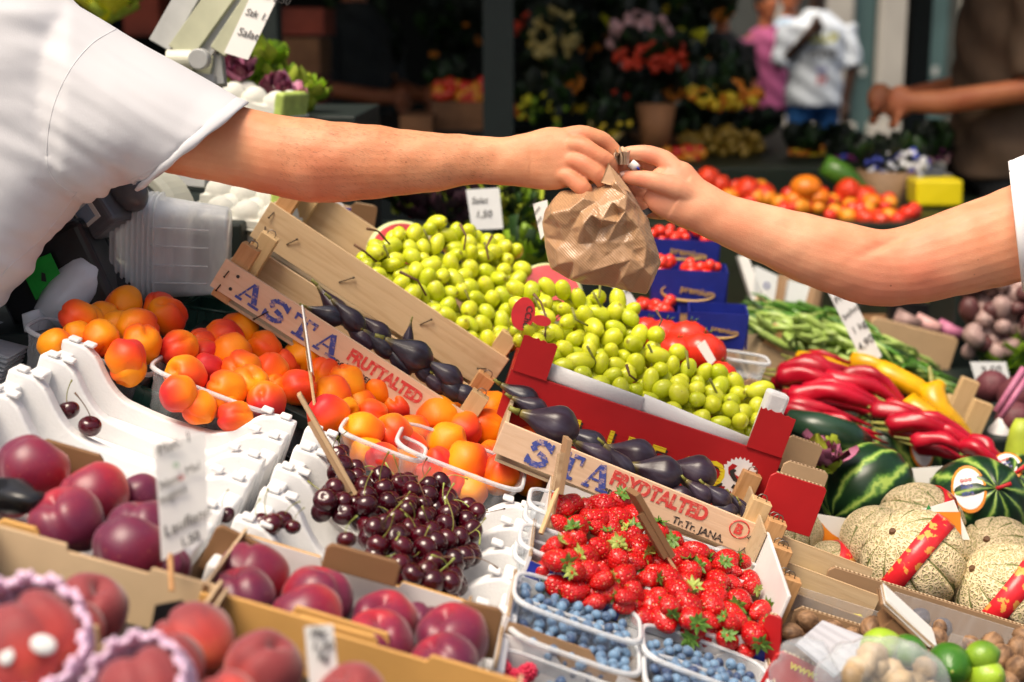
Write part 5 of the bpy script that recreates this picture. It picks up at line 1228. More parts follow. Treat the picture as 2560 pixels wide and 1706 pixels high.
# trunk, neck, head and legs mostly outside the picture
mb.tube([Q(-300, 950, .02), Q(-200, 500, .02), Q(-60, 150, .02), Q(-40, -30, .02), Q(-15, -160, .03)], [(.10, .10), (.10, .10), (.09, .09), (.06, .065), (.055, .055)], 18)
Mh = head(mb, Q(-30, -340, .06), (Q(-40, -400, 0) - Q(-20, -60, 0)), Vector((1, .1, -.35)))
body = mb.build('body', MT['skin_vendor'], None); remesh(body, .0018, 3, .4)
body.parent = vendor; body.matrix_local = vendor.matrix_world.inverted()
def veins(a, nn):
    out = a.copy()
    for i in range(len(a)):
        v = Vector(a[i]); n_ = mnoise.noise(v * 38) * .0016 + mnoise.noise(v * 14) * .002; out[i] += nn[i] * n_
    return out
warp(body, veins)
def flush(o, joints):
    at = o.data.attributes.new('flush', 'FLOAT', 'POINT'); js = np.array([tuple(Q(*j[:3])) for j in joints]); rr = np.array([j[3] for j in joints])
    n_ = len(o.data.vertices); c = np.empty(n_ * 3); o.data.vertices.foreach_get('co', c); c = c.reshape(-1, 3); v = np.zeros(n_)
    for j, r in zip(js, rr): v = np.maximum(v, np.exp(-((c - j) ** 2).sum(1) / (r * r)))
    at.data.foreach_set('value', v.astype(np.float32))
flush(body, [(1517, 365, -.01, .012), (1515, 404, -.03, .013), (1500, 443, -.03, .013), (1458, 474, -.03, .013), (1450, 400, -.03, .03), (1550, 430, 0, .014), (1445, 340, -.02, .018), (1440, 440, -.03, .02), (800, 470, -.04, .05), (700, 480, -.02, .05)])
hb = MB(); hb.ball(.104, Mh @ T(0, -.012, .022) @ SC(.82, .98, 1.08), 24, 16); o = hb.build('hair', MT['hair'], vendor, vendor.matrix_world.inverted(), smooth=True)
# creases where the fingers fold
def rings_mesh(mb, rings, n=48, close=True, inner=None):
    vs = []; fs = []
    for (a, b_, rd, dz) in rings:
        cx, cy, hx, hy = (a[0] + b_[0]) / 2, (a[1] + b_[1]) / 2, (a[0] - b_[0]) / 2, (a[1] - b_[1]) / 2
        for k in range(n):
            an = 2 * math.pi * k / n; vs.append(Q(cx + hx * math.cos(an), cy + hy * math.cos(an), dz + math.sin(an) * rd))
    for i in range(len(rings) - 1):
        for k in range(n): fs.append((i * n + k, i * n + (k + 1) % n, (i + 1) * n + (k + 1) % n, (i + 1) * n + k))
    fs.append(tuple(range(n - 1, -1, -1))); m_ = (len(rings) - 1) * n; fs.append(tuple(m_ + k for k in range(n)))
    mb.add(vs, fs)
mb = MB()
rings_mesh(mb, [((100, -40), (60, 520), .10, .01), ((175, 0), (150, 540), .11, .0), ((300, 78), (245, 500), .105, 0), ((440, 158), (295, 466), .095, 0), ((540, 214), (322, 472), .088, 0), ((602, 246), (339, 477), .085, 0),
                ((594, 258), (349, 466), .078, 0), ((580, 256), (345, 455), .074, 0), ((520, 245), (330, 440), .068, 0), ((440, 240), (310, 410), .05, 0)])
rings_mesh(mb, [((-330, -190), (10, -150), .06, .02), ((-420, -110), (120, -60), .10, .02), ((-460, 0), (230, 40), .125, .02), ((-480, 150), (290, 200), .13, .02), ((-480, 300), (300, 350), .13, .02), ((-480, 430), (270, 450), .13, .02), ((-490, 480), (222, 500), .13, .02), ((-500, 600), (134, 600), .13, .02), ((-520, 700), (64, 700), .13, .02), ((-540, 800), (-28, 800), .13, .02), ((-560, 950), (-90, 960), .13, .02), ((-570, 1100), (-150, 1120), .13, .02)])
shirt = mb.build('shirt', MT['cloth_white'], None); remesh(shirt, .0045, 5, .5)
ax = (Q(540, 320) - Q(150, 190)).normalized(); pr = ax.cross(FW).normalized(); o0 = Q(300, 300)
def folds(a, nn):
    out = a.copy()
    for i in range(len(a)):
        v = Vector(a[i]) - o0; s = v.dot(ax); t = v.dot(pr); k = min(1, max(0, (s + .16) / .12))
        t2 = t + .25 * s * s + .02 * math.sin(s * 14)
        f = mnoise.noise(Vector((s * 3.2 + 7, t2 * 24, v.dot(FW) * 9))); g = abs(mnoise.noise(Vector((s * 4 + 2, t2 * 13, 3 + v.dot(FW) * 5))))
        e = min(1, max(0, (.150 - s) / .05)) * .75 + .25
        arm = math.exp(-((v - (Q(285, 452) - o0)).length / .055) ** 2)
        h = (.005 * f - .007 * g + .004 * mnoise.noise(Vector((s * 8, t2 * 60, 5)))) * k * e + .005 * arm * math.sin((t * .6 + s) * 240) * .4
        h += (1 - k) * (.006 * mnoise.noise(Vector((v.x * 5, v.y * 5, v.z * 14))) + .004 * mnoise.noise(Vector((v.x * 12, v.y * 12, v.z * 30))))
        out[i] += nn[i] * h
    return out
warp(shirt, folds); mb = MB(); rings_mesh(mb, [((588, 242), (334, 474), .0845, 0), ((596, 243), (337, 479), .0868, 0), ((612, 250), (342, 481), .0866, 0), ((623, 256), (346, 481), .0850, 0), ((621, 260), (350, 477), .0825, 0), ((600, 254), (346, 466), .080, 0)], 96)
hem = mb.build('hem', MT['cloth_white'], vendor, vendor.matrix_world.inverted(), smooth=True)
warp(hem, lambda a, nn: a + nn * (.0010 * np.sin(a[:, :1] * 90 + a[:, 2:] * 130)))
shirt.parent = vendor; shirt.matrix_local = vendor.matrix_world.inverted()
# seams: a line of stitching just above the surface
from mathutils.bvhtree import BVHTree
def seam(o, pts, parent, mat, r=.0006, k=14, name='seam'):
    bm = bmesh.new(); bm.from_mesh(o.data); bv = BVHTree.FromBMesh(bm); bm.free(); q = []
    fp = fine([(x, y, 0, 1) for x, y in pts], k)
    for f in fp:
        d = (P(f[0], f[1], 1) - CO).normalized(); h = bv.ray_cast(CO, d)
        if h[0] is not None: q.append(h[0] - d * .0001)
    if len(q) > 2:
        m_ = MB(); m_.tube(q, r, 5); m_.build(name, mat, parent, parent.matrix_world.inverted(), smooth=True)
seam(shirt, [(296, 70), (230, 110), (172, 180), (130, 280), (116, 390), (128, 440), (160, 470), (192, 482)], vendor, MT['thread'])
seam(shirt, [(585, 262), (530, 322), (440, 396), (332, 456)], vendor, MT['thread'], .0005); seam(shirt, [(577, 258), (522, 318), (432, 392), (326, 450)], vendor, MT['thread'], .0005)
seam(shirt, [(192, 482), (150, 540), (90, 610), (30, 660), (5, 690)], vendor, MT['thread'])
mb = MB(); mb.tube([Q(-330, 1080, .02), Q(-330, 1500, .05)], [(.13, .16), (.14, .16)], 20)
for s in (-1, 1):
    p = Q(-330 + s * 120, 1450, .05); mb.tube([p, Vector((p.x, p.y, .5)), Vector((p.x, p.y, .06))], [(.09, .09), (.065, .065), (.06, .06)], 14)
mb.build('trousers', MT['cloth_dark'], vendor, vendor.matrix_world.inverted(), smooth=True)

customer = empty('person', Matrix.Translation(Vector((Q(3100, 900).x, Q(3100, 900).y, 0))), 'person at right in a white polka dot sleeve reaching for the paper bag', 'person')
mb = MB()
limb(mb, fine([(2900, 470, 0, 130), (2700, 530, 0, 126), (2560, 578, 0, 121), (2450, 614, 0, 112), (2350, 644, 0, 105), (2260, 666, 0, 98), (2190, 668, 0, 97), (2110, 650, 0, 93, 78), (2020, 624, 0, 85, 70), (1930, 592, 0, 75, 60), (1850, 563, 0, 67, 50), (1790, 537, 0, 64, 46), (1740, 512, 0, 66, 42), (1700, 490, 0, 72, 40)]), 28)
mb.ball(.028, Matrix.Translation(Q(2200, 725, .004)) @ SC(1.3, 1, .7), 16, 10)
limb(mb, fine([(1740, 512, 0, 64, 42), (1700, 488, 0, 73, 36), (1672, 465, 0, 76, 32), (1652, 448, .004, 66, 28)], 3), 24)
cf = [[(1740, 500, -.006, 34), (1690, 472, -.014, 29), (1640, 456, -.017, 23), (1612, 450, -.015, 22), (1584, 447, -.009, 19), (1560, 442, -.002, 16), (1553, 440, .0, 12)],     # thumb
      [(1690, 430, .0, 30), (1658, 398, .004, 25), (1622, 386, .006, 22), (1585, 382, .008, 19), (1560, 388, .009, 17), (1548, 408, .010, 14)],       # index over the top
      [(1690, 450, .012, 26), (1652, 422, .022, 22), (1610, 408, .026, 19), (1578, 412, .024, 17), (1560, 430, .020, 14)],
      [(1680, 490, .014, 26), (1645, 490, .028, 22), (1612, 488, .033, 19), (1585, 478, .030, 16), (1572, 462, .026, 14)],
      [(1690, 525, .010, 24), (1655, 532, .024, 20), (1625, 530, .030, 17), (1602, 520, .028, 15), (1590, 505, .025, 13)]]
for f in cf: limb(mb, fine([q[:3] + tuple(r * .95 for r in q[3:]) for q in f], 3), 14, kd=.95)
mb.tube([Q(2950, 470, .0), Q(3100, 480, .0), Q(3150, 900, .0), Q(3150, 1300, 0)], [(.07, .09), (.10, .14), (.11, .16), (.10, .15)], 18)
mb.tube([Q(3100, 480, .0), Q(3120, 150, .0), Q(3110, 0, 0)], [(.08, .12), (.05, .055), (.05, .05)], 16)
Mh = head(mb, Q(3080, -120, 0), Vector((0, 0, 1)), Vector((-1, .1, -.3)), .95)
cb = mb.build('body', MT['skin_customer'], None); remesh(cb, .0018, 3, .4); cb.parent = customer; cb.matrix_local = customer.matrix_world.inverted()
def elbow(a, nn):
    out = veins(a, nn); c = Q(2222, 607, -.045); r_ = .03
    for i in range(len(a)):
        v = Vector(a[i]) - c; dx = v.dot(RT); dz = v.dot(UP); g = math.exp(-((dz - dx * .45) / .007) ** 2) * math.exp(-(dx / .028) ** 2)
        if v.dot(FW) < .03 and g > .01: out[i] -= nn[i] * .004 * g
    return out
warp(cb, elbow)
flush(cb, [(1570, 445, -.01, .016), (1622, 385, -.0, .016), (1600, 450, -.02, .014), (1680, 430, -.02, .022), (2200, 730, -.03, .05), (2300, 700, -.04, .05), (1640, 500, 0, .03)])
hb = MB(); hb.ball(.104, Mh @ T(0, -.02, .02) @ SC(.84, 1.0, 1.1), 24, 16); hb.build('hair', MT['hair'], customer, customer.matrix_world.inverted(), smooth=True)
mb = MB()
rings_mesh(mb, [((3150, 300), (3150, 760), .09, 0), ((2900, 320), (2900, 740), .09, 0), ((2700, 362), (2720, 735), .088, 0), ((2565, 385), (2600, 730), .085, 0), ((2524, 402), (2560, 728), .086, 0), ((2530, 412), (2566, 720), .081, 0), ((2600, 420), (2640, 700), .076, 0), ((2700, 450), (2720, 660), .05, 0)])
rings_mesh(mb, [((2950, 160), (3280, 160), .07, 0), ((2850, 260), (3420, 260), .12, 0), ((2840, 600), (3440, 600), .13, 0), ((2860, 1000), (3430, 1000), .13, 0), ((2820, 1500), (3450, 1500), .14, 0)])
sl2 = mb.build('blouse', MT['cloth_dots'], None); remesh(sl2, .0045, 4); sl2.parent = customer; sl2.matrix_local = customer.matrix_world.inverted()
mb = MB(); mb.tube([Q(3140, 1480, 0), Q(3140, 1700, 0)], [(.14, .16), (.14, .16)], 20)
for s in (-1, 1):
    p = Q(3140 + s * 150, 1690, 0); mb.tube([p, Vector((p.x, p.y, .4)), Vector((p.x, p.y, .05))], [(.085, .085), (.06, .06), (.055, .055)], 14)
mb.build('trousers', MT['denim'], customer, customer.matrix_world.inverted(), smooth=True)
mb = MB(); rings_mesh(mb, [((2552, 396), (2590, 730), .0855, 0), ((2540, 398), (2574, 730), .0885, 0), ((2526, 401), (2562, 730), .0883, 0), ((2520, 404), (2556, 729), .0868, 0), ((2524, 412), (2560, 722), .083, 0), ((2545, 414), (2585, 716), .081, 0)], 96)
mb.build('hem', MT['cloth_dots'], customer, customer.matrix_world.inverted(), smooth=True)
# thumb nail of the customer
def finger_nail(px, py, dz, ax_, tilt, parent, L=.0115, W=.0095):
    M = Matrix.Translation(Q(px, py, dz)) @ ax_; m_ = MB(); vs = []; fs = []
    for i in range(7):
        for j in range(5):
            u = i / 6; v = (j / 4 - .5); x = (u - .5) * L; ww = W * (1 - .25 * (2 * u - 1) ** 4); y = v * ww
            vs.append((x, y, -2.2 * y * y / W * .5 * 2)); 
    k = len(vs); vs += [(x, y, z - .0008) for x, y, z in vs]
    for i in range(6):
        for j in range(4):
            a = i * 5 + j; fs += [(a, a + 5, a + 6, a + 1), (k + a, k + a + 1, k + a + 6, k + a + 5)]
    m_.add(vs, fs); m_.build('fingernail', MT['nail_skin'], parent, parent.matrix_world.inverted() @ M, smooth=True)
finger_nail(1563, 436, -.0088, RX(80) @ RZ(8), 0, customer)
# hairs along the forearm of the vendor
def arm_hair(o, parent, boxpx, n, L, mat, seed):
    bm = bmesh.new(); bm.from_mesh(o.data); bv = BVHTree.FromBMesh(bm); bm.free(); r2 = random.Random(seed); m_ = MB(); vs = []; fs = []
    for _ in range(n):
        x = r2.uniform(boxpx[0], boxpx[1]); y0, y1 = boxpx[2], boxpx[3]
        y = r2.uniform(y0, y1); d = (P(x, y, 1) - CO).normalized(); h = bv.ray_cast(CO, d)
        if h[0] is None: continue
        nn = h[1]; fl = (RT * r2.uniform(.6, 1) - UP * r2.uniform(-.1, .7)).normalized(); fl = (fl - nn * fl.dot(nn) * .75 + nn * .28).normalized(); l = L * r2.uniform(.5, 1); w_ = fl.cross(nn).normalized() * .00006
        p = h[0]; q1 = p + fl * l * .5 + nn * l * .12; q2 = p + fl * l
        b_ = len(vs); vs += [p - w_, p + w_, q1 + w_, q1 - w_, q2 + w_ * .3, q2 - w_ * .3]; fs += [(b_, b_ + 1, b_ + 2, b_ + 3), (b_ + 3, b_ + 2, b_ + 4, b_ + 5)]
    m_.add(vs, fs); h_ = m_.build('arm_hair', mat, parent, parent.matrix_world.inverted(), merge=0); h_['kind'] = 'stuff'
MT['body_hair'] = plain('body_hair', (.10, .045, .02), .5)
arm_hair(body, vendor, (690, 1230, 290, 515), 1500, .0065, MT['body_hair'], 1)
arm_hair(body, vendor, (800, 1150, 290, 345), 500, .008, MT['body_hair'], 2)

# ---------------------------------------------------------------- paper bag
bag = empty('paper_bag', Matrix.Translation(Q(1500, 600)), 'crumpled brown kraft paper bag with fine stripes, held between the two hands', 'paper bag')
Mi = bag.matrix_world.inverted()
OUT = [(780, 640), (850, 560), (930, 580), (1030, 730), (1100, 850), (1160, 940), (1200, 1080), (1260, 1270), (1205, 1400), (1145, 1525), (1020, 1500), (900, 1470), (760, 1450), (640, 1440), (540, 1410), (400, 1330), (368, 1200), (350, 1080), (335, 960), (360, 850), (415, 780), (480, 720), (560, 710), (640, 700), (710, 670)]
INN = [(650, 770, 30), (650, 980, 42), (690, 1180, 38), (580, 1270, 36), (575, 1395, 22), (510, 1110, 16), (400, 890, 17), (480, 1010, 24), (860, 680, 8), (800, 940, 42), (920, 960, 34), (785, 1010, 28), (845, 1110, 42), (905, 1290, 38), (935, 1325, 26), (935, 890, 14), (1000, 1040, 20), (1072, 1212, 20), (1035, 1250, 38),
       (1090, 1000, 38), (1130, 1320, 26), (700, 1350, 32), (950, 1410, 26), (1190, 1380, 12), (1150, 1150, 32), (760, 800, 20), (715, 900, 40), (880, 800, 30), (985, 870, 34), (1000, 760, 26), (910, 650, 22), (1040, 1100, 30), (960, 1130, 34), (600, 1130, 30), (440, 1180, 12), (540, 860, 30), (740, 1120, 34), (820, 1230, 32), (640, 870, 26), (455, 1290, 14), (560, 1010, 30)]
from mathutils.geometry import delaunay_2d_cdt
p2 = [Vector(p) for p in OUT] + [Vector(p[:2]) for p in INN]; no = len(OUT)
r_ = delaunay_2d_cdt(p2, [(i, (i + 1) % no) for i in range(no)], [], 1, 1e-4)
ov = r_[0]; dep = []
for k, v in enumerate(ov):
    src = r_[3][k][0]; dep.append(0 if src < no else (.016 + INN[src - no][2] / 1000 * (.72 if INN[src - no][1] < 1000 else .42)))
fr_ = [Q(1250 + v.x / 3.136, 250 + v.y / 3.136, -.006 - d * 1.15) for v, d in zip(ov, dep)]; bk = [Q(1250 + v.x / 3.136, 250 + v.y / 3.136, .006 + d * .9) for v, d in zip(ov, dep)]
bm = bmesh.new(); vf = [bm.verts.new(Mi @ v) for v in fr_]; vb = [bm.verts.new(Mi @ v) for v in bk]
for f in r_[2]:
    bm.faces.new([vf[i] for i in f]); bm.faces.new([vb[i] for i in reversed(f)])
oi = [next(k for k in range(len(ov)) if r_[3][k][0] == i) for i in range(no)]
for i in range(no): a_, b_ = oi[i], oi[(i + 1) % no]; bm.faces.new([vf[b_], vf[a_], vb[a_], vb[b_]])
bmesh.ops.recalc_face_normals(bm, faces=bm.faces); me = bpy.data.meshes.new('bag_body'); bm.to_mesh(me); bm.free(); me.materials.append(MT['kraft']); o = link('bag_body', me, bag)
m_ = o.modifiers.new('s', 'SUBSURF'); m_.subdivision_type = 'SIMPLE'; m_.levels = 4; m_.render_levels = 4
m_ = o.modifiers.new('m', 'SMOOTH'); m_.factor = .5; m_.iterations = 11
bake(o); o.data.materials.clear(); o.data.materials.append(MT['kraft'])
def crump(a, nn):
    out = a.copy()
    for i in range(len(a)):
        v = Vector(a[i]) * 30; t_ = 0
        for q, am in ((1, .0015), (2.3, .0008)): t_ += am * (.5 - 2 * abs(mnoise.noise(v * q + Vector((3, q, 1)))))
        out[i] += nn[i] * t_
    return out
warp(o, crump); me = o.data
uv = me.uv_layers.new(name='UVMap')
for li, l in enumerate(me.loops):
    p = me.vertices[l.vertex_index].co; uv.data[li].uv = ((p.x * 4.2), (p.z * 4.2))
me.polygons.foreach_set('use_smooth', [True] * len(me.polygons)); me.update()
# crumpled lip with saw-cut edge above the hands
mb = MB(); vs = []; fs = []; m_ = 30
for i in range(m_ + 1):
    u = i / m_; x = 1538 + 26 * u + 10 * math.sin(u * 20); zz = .012 * math.sin(u * 25) - .004
    for j, y in enumerate((412, 392, 372 + (4 if i % 2 else 0) + 8 * math.sin(u * 9))): vs.append(Q(x + (8 if j == 2 else 0) * math.sin(u * 13), y, zz * (1 + .4 * j)))
k = len(vs); vs += [v + FW * .0006 for v in vs]
for i in range(m_):
    for j in range(2):
        a = i * 3 + j; fs += [(a, a + 3, a + 4, a + 1), (k + a, k + a + 1, k + a + 4, k + a + 3)]
mb.add([Mi @ v for v in vs], fs); MT['kraft_pale'] = plain('kraft_pale', (.62, .48, .34), .5, .2, 60); o = mb.build('crumpled_lip', MT['kraft_pale'], bag)
# the folded flap falling from the fingers
mb = MB(); fl = [(1521, 408, -.030), (1502, 456, -.030), (1520, 462, -.036), (1545, 466, -.036), (1578, 482, -.030), (1547, 438, -.022)]
pts = [Mi @ Q(*q) for q in fl]; pts2 = [p + Mi.to_3x3() @ FW * .0012 for p in pts]; mb.add(pts + pts2, [(0, 1, 2, 3, 4, 5), (11, 10, 9, 8, 7, 6)] + [(i, (i + 1) % 6, 6 + (i + 1) % 6, 6 + i) for i in range(6)]); mb.build('folded_flap', MT['kraft'], bag)
# note roll and printed slip held by the customer
mb = MB(); mb.tube([Q(1578, 424, .004), Q(1592, 408, .004)], .0062, 14); o = mb.build('paper_roll', MT['paper'], None, smooth=True); tag(o, 'small rolled white slip with a blue edge held under the index finger', 'paper slip')
mb = MB(); mb.tube([Q(1593, 419, .0), Q(1599, 425, .0)], [(.006, .0015), (.005, .0012)], 14); o2 = mb.build('blue_edge', MT['card_blue'], o, smooth=True)
mb = MB(); 
c4 = [Q(1600, 530, .005), Q(1650, 505, .004), Q(1655, 518, .004), Q(1605, 545, .005)]; mb.add(c4 + [v + FW * .001 for v in c4], [(0, 1, 2, 3), (7, 6, 5, 4), (0, 4, 5, 1), (1, 5, 6, 2), (2, 6, 7, 3), (3, 7, 4, 0)])
tag(mb.build('printed_slip', MT['ink_black'], None), 'dark printed slip sticking out below the hand at the bag', 'paper slip')
# ---------------------------------------------------------------- scale, till, tubs, egg boxes at the left
# stack of clear tubs lying on its side
st = empty('tub_stack', Matrix.Translation(P(440, 620, 2.02)) @ RZ(6) @ RY(4) @ RX(2), 'stack of nested clear plastic tubs lying on its side left of the fig crate', 'plastic tubs')
def tub_shell(x0, x1, y0, z0, y1, z1, nm, parent, mat='plastic_stack', th=.0015, ribs=True):
    def sq(hy, hz, n=40, e=3.6):
        o = []
        for i in range(n):
            a = 2 * math.pi * i / n; c, s = math.cos(a), math.sin(a); o.append((math.copysign(abs(c) ** (2 / e), c) * hy, math.copysign(abs(s) ** (2 / e), s) * hz))
        return o
    m_ = MB(); vs = []; fs = []; n = 40
    L = [(x0, y0 + .006, z0 + .006), (x0 + .003, y0 + .006, z0 + .006), (x0 + .004, y0, z0)] + [(x0 + (x1 - x0) * t, y0 + (y1 - y0) * t, z0 + (z1 - z0) * t) for t in (.3, .6, .95)] + [(x1, y1 * .93, z1 * .93)]
    for x, hy, hz in L: vs += [(x, a, b_) for a, b_ in sq(hy, hz)]
    for i in range(len(L) - 1):
        for k in range(n): fs.append((i * n + k, i * n + (k + 1) % n, (i + 1) * n + (k + 1) % n, (i + 1) * n + k))
    fs.append(tuple((len(L) - 1) * n + k for k in range(n))); m_.add(vs, fs); m_.build(nm, MT[mat], parent, smooth=True)
for i in range(9): tub_shell(-.082 + i * .0072, .062 + i * .0015 if i == 8 else -.03 + i * .0072, .058, .070, .050, .060, 'tub', st)
for z in (-.04, -.015, .012, .038):
    mb = MB(); mb.tube([(-.03, -.0585, z), (.05, -.0545, z * .96)], .0012, 6); mb.build('ridge', MT['plastic_rim'], st)
# cash terminal
tm = empty('card_terminal', Matrix.Translation(P(150, 640, 1.98)) @ RZ(-20) @ RX(0) @ RY(-36), 'black card terminal with a small lit display and a green sticker behind the white t-shirt', 'card terminal')
mb = MB(); mb.box(-.10, .065, -.03, .035, -.035, .03); mb.build('housing', MT['black_plastic'], tm, bevel=.014, seg=4)
mb = MB(); mb.box(.068, .125, -.028, .03, -.02, .034); mb.build('display_housing', MT['grey_plastic'], tm, bevel=.008, seg=3)
mb = MB(); mb.box(.078, .112, -.0302, -.0284, -.004, .026); s_ = mb.build('display', MT['paper_shade'], tm, bevel=.0008)
mb = MB(); mb.box(.082, .106, -.0318, -.0304, .001, .021); mb.build('screen', MT['screen'], s_)
mb = MB(); mb.box(-.052, -.008, -.0325, -.0305, -.095, -.050); 
t = tm; mb = MB(); mb.box(-.023, .023, -.001, .0, -.025, .025); mb.build('green_label', MT['green_sticker'], tm, tm.matrix_world.inverted() @ Matrix.Translation(P(108, 692, 1.9)) @ RY(-22), bevel=.0004)
mb = MB(); mb.prism([(-.004, -.006), (.003, -.007), (.002, .004), (-.003, .006)], 0, .0004); mb.build('label_print', MT['ink_black'], tm, tm.matrix_world.inverted() @ Matrix.Translation(P(110, 692, 1.8985)) @ RX(90))
mb = MB(); mb.box(-.09, .055, .0005, .08, -.075, .05); mb.build('cash_unit', MT['black_plastic'], tm, tm.matrix_world.inverted() @ Matrix.Translation(P(140, 670, 1.905)) @ RY(-22), bevel=.01, seg=3)
mb = MB(); mb.box(-.12, .06, -.03, .03, -.13, -.037); mb.build('base', MT['black_plastic'], tm, bevel=.01, seg=3)
mb = MB(); mb.ball(.028, T(.14, .02, .015) @ SC(.9, .8, 1.2), 18, 12); mb.build('knob', MT['grey_plastic'], tm, smooth=True)
# round dial of the scale and its tower
sc1 = empty('market_scale', Matrix.Translation(P(350, 548, 2.16)), 'old enamelled market scale with a round grey dial and slanted ruler arms', 'scale')
mb = MB(); mb.lathe([(.0001, .02), (.062, .02), (.064, .015), (.066, .03), (.078, .028), (.083, .015), (.083, -.03), (.0001, -.03)], 48, RX(90) @ RY(-20)); mb.build('dial', [MT['enamel']], sc1, smooth=False, bevel=.002)
mb = MB(); mb.lathe([(.0001, .0225), (.061, .0225), (.0612, .0215), (.0001, .0215)], 48, RX(90) @ RY(-20)); mb.build('dial_face', MT['scale_grey'], sc1)
def bar3(a, b_, w, th, mat, nm, parent, roll=0):
    A = P(*a); B = P(*b_); X = (B - A); L = X.length; X.normalize(); Yv = X.cross(FW).normalized(); Z = X.cross(Yv); M = Matrix((X, Yv, Z)).transposed().to_4x4(); M.translation = A; M = M @ RX(roll)
    m_ = MB(); m_.box(0, L, -w / 2, w / 2, -th / 2, th / 2); return m_.build(nm, MT[mat], parent, parent.matrix_world.inverted() @ M, bevel=.001)
bar3((400, 115, 2.30), (505, -70, 2.30), .038, .012, 'scale_grey', 'arm', sc1); bar3((450, 135, 2.28), (590, -60, 2.28), .042, .014, 'scale_green', 'arm', sc1); bar3((500, 148, 2.29), (640, -40, 2.29), .026, .012, 'scale_grey', 'arm', sc1)
bar3((545, 130, 2.27), (665, -50, 2.27), .028, .010, 'scale_green', 'arm', sc1)
bar3((512, 140, 2.3), (500, 215, 2.3), .034, .03, 'scale_green', 'column', sc1); bar3((540, 140, 2.31), (548, 215, 2.31), .022, .03, 'steel', 'column', sc1); bar3((505, 190, 2.30), (480, 470, 2.30), .05, .05, 'scale_grey', 'column', sc1)
mb = MB(); mb.lathe([(.0001, .016), (.015, .016), (.0165, .013), (.0165, -.012), (.0001, -.012)], 24, RX(90)); mb.build('pivot', MT['scale_grey'], sc1, sc1.matrix_world.inverted() @ Matrix.Translation(P(500, 148, 2.255)), bevel=.001)
mb = MB(); mb.lathe([(.0001, .02), (.016, .02), (.016, -.02), (.0001, -.02)], 20, RY(90)); mb.build('pivot', MT['enamel'], sc1, sc1.matrix_world.inverted() @ Matrix.Translation(P(450, 150, 2.27)), bevel=.001)
card([(650, -60, 0), (720, -60, 0), (620, 150, 0), (560, 132, 0)], 'handwritten paper price list hanging from the scale arm', [('Kilo 2.50', .1, .75, .016, 'ink_black', .2), ('Stk 1.-', .1, .5, .016, 'ink_black', .2), ('Salat', .15, .25, .018, 'ink_black', .2)], 2.24)
# roll of plastic bags
rl = empty('bag_roll', Matrix.Translation(P(190, 735, 1.90)), 'roll of thin white plastic bags lying beside the green label', 'bag roll')
A = P(120, 800, 1.90); B = P(225, 672, 1.93); mb = MB(); mb.tube([A, A.lerp(B, .3), A.lerp(B, .7), B], [(.018, .024), (.027, .029), (.030, .032), (.029, .031)], 24); mb.tube([B, B.lerp(A, -.02)], [(.010, .012), (.009, .011)], 16)
o = mb.build('roll', MT['plastic_stack'], rl, rl.matrix_world.inverted(), smooth=True); 
MT['film'] = plain('film', (.72, .76, .80), .22, .06, 30, .3); o.data.materials.clear(); o.data.materials.append(MT['film'])
warp(o, lambda a, nn: a + nn * (.0012 * np.sin(a[:, :1] * 300 + a[:, 1:2] * 500)))
mb = MB(); mb.tube([A, P(90, 815, 1.88), P(60, 822, 1.87)], [(.010, .018), (.004, .022), (.002, .02)], 16); mb.build('loose_end', MT['film'], rl, rl.matrix_world.inverted(), smooth=True)
# flat stack of clear trays at the left edge
ts = empty('tray_stack', frame(-180, 800, 1.86, 15), 'stack of clear plastic trays at the left edge under the t-shirt', 'plastic trays')
for k in range(9):
    mb = MB(); mb.box(0, .135 - .001 * k, -.06, .08, -.0062 * k - .0035, -.0062 * k); mb.build('tray', MT['plastic_stack' if k % 2 else 'plastic_rim'], ts, bevel=.0015)
mb = MB(); mb.box(.004, .12, -.055, .07, -.12, -.058); mb.build('tray', MT['plastic_stack'], ts, bevel=.006)
# egg boxes
def egg_box(px, py, d, a, yaw, label, lid=False):
    t = empty('egg_box', frame(px, py, d, a, 0, yaw), label, 'egg box', 'grey egg boxes behind the vendor'); MT.setdefault('pulp', plain('pulp', (.62, .62, .56), .8, .08, 30, .6)); mb = MB()
    for i in range(3):
        for j in range(2):
            mb.ball(.024, T(.024 + i * .044, .024 + j * .046, -.008) @ SC(1, 1, 1.1), 18, 12)
    mb.box(.0, .136, .0, .094, -.022, -.010); o = mb.build('lid', MT['pulp'], t, smooth=True); remesh(o, .002, 3)
    mb = MB(); mb.box(-.004, .140, -.004, .098, -.026, -.0225); mb.build('rim', MT['pulp'], t, bevel=.001)
    mb = MB(); mb.box(.004, .132, .004, .09, -.058, -.027); o = mb.build('bottom', MT['pulp'], t, bevel=.01, seg=4)
    if lid:
        MT.setdefault('egg_label', plain('egg_label', (.40, .52, .12), .5, .2, 50)); mb = MB(); mb.box(.118, .1385, -.001, .095, -.03, .019); mb.build('green_label', MT['egg_label'], t, bevel=.006, seg=3)
    return t
egg_box(500, 470, 2.26, 6, -12, 'grey pulp egg box with a green end label under the forearm', True)
egg_box(540, 225, 2.55, 10, -20, 'upper egg box with a green and white label beside the lettuce', True)
egg_box(500, 520, 2.20, 6, -10, 'lowest pale egg box behind the wooden posts')
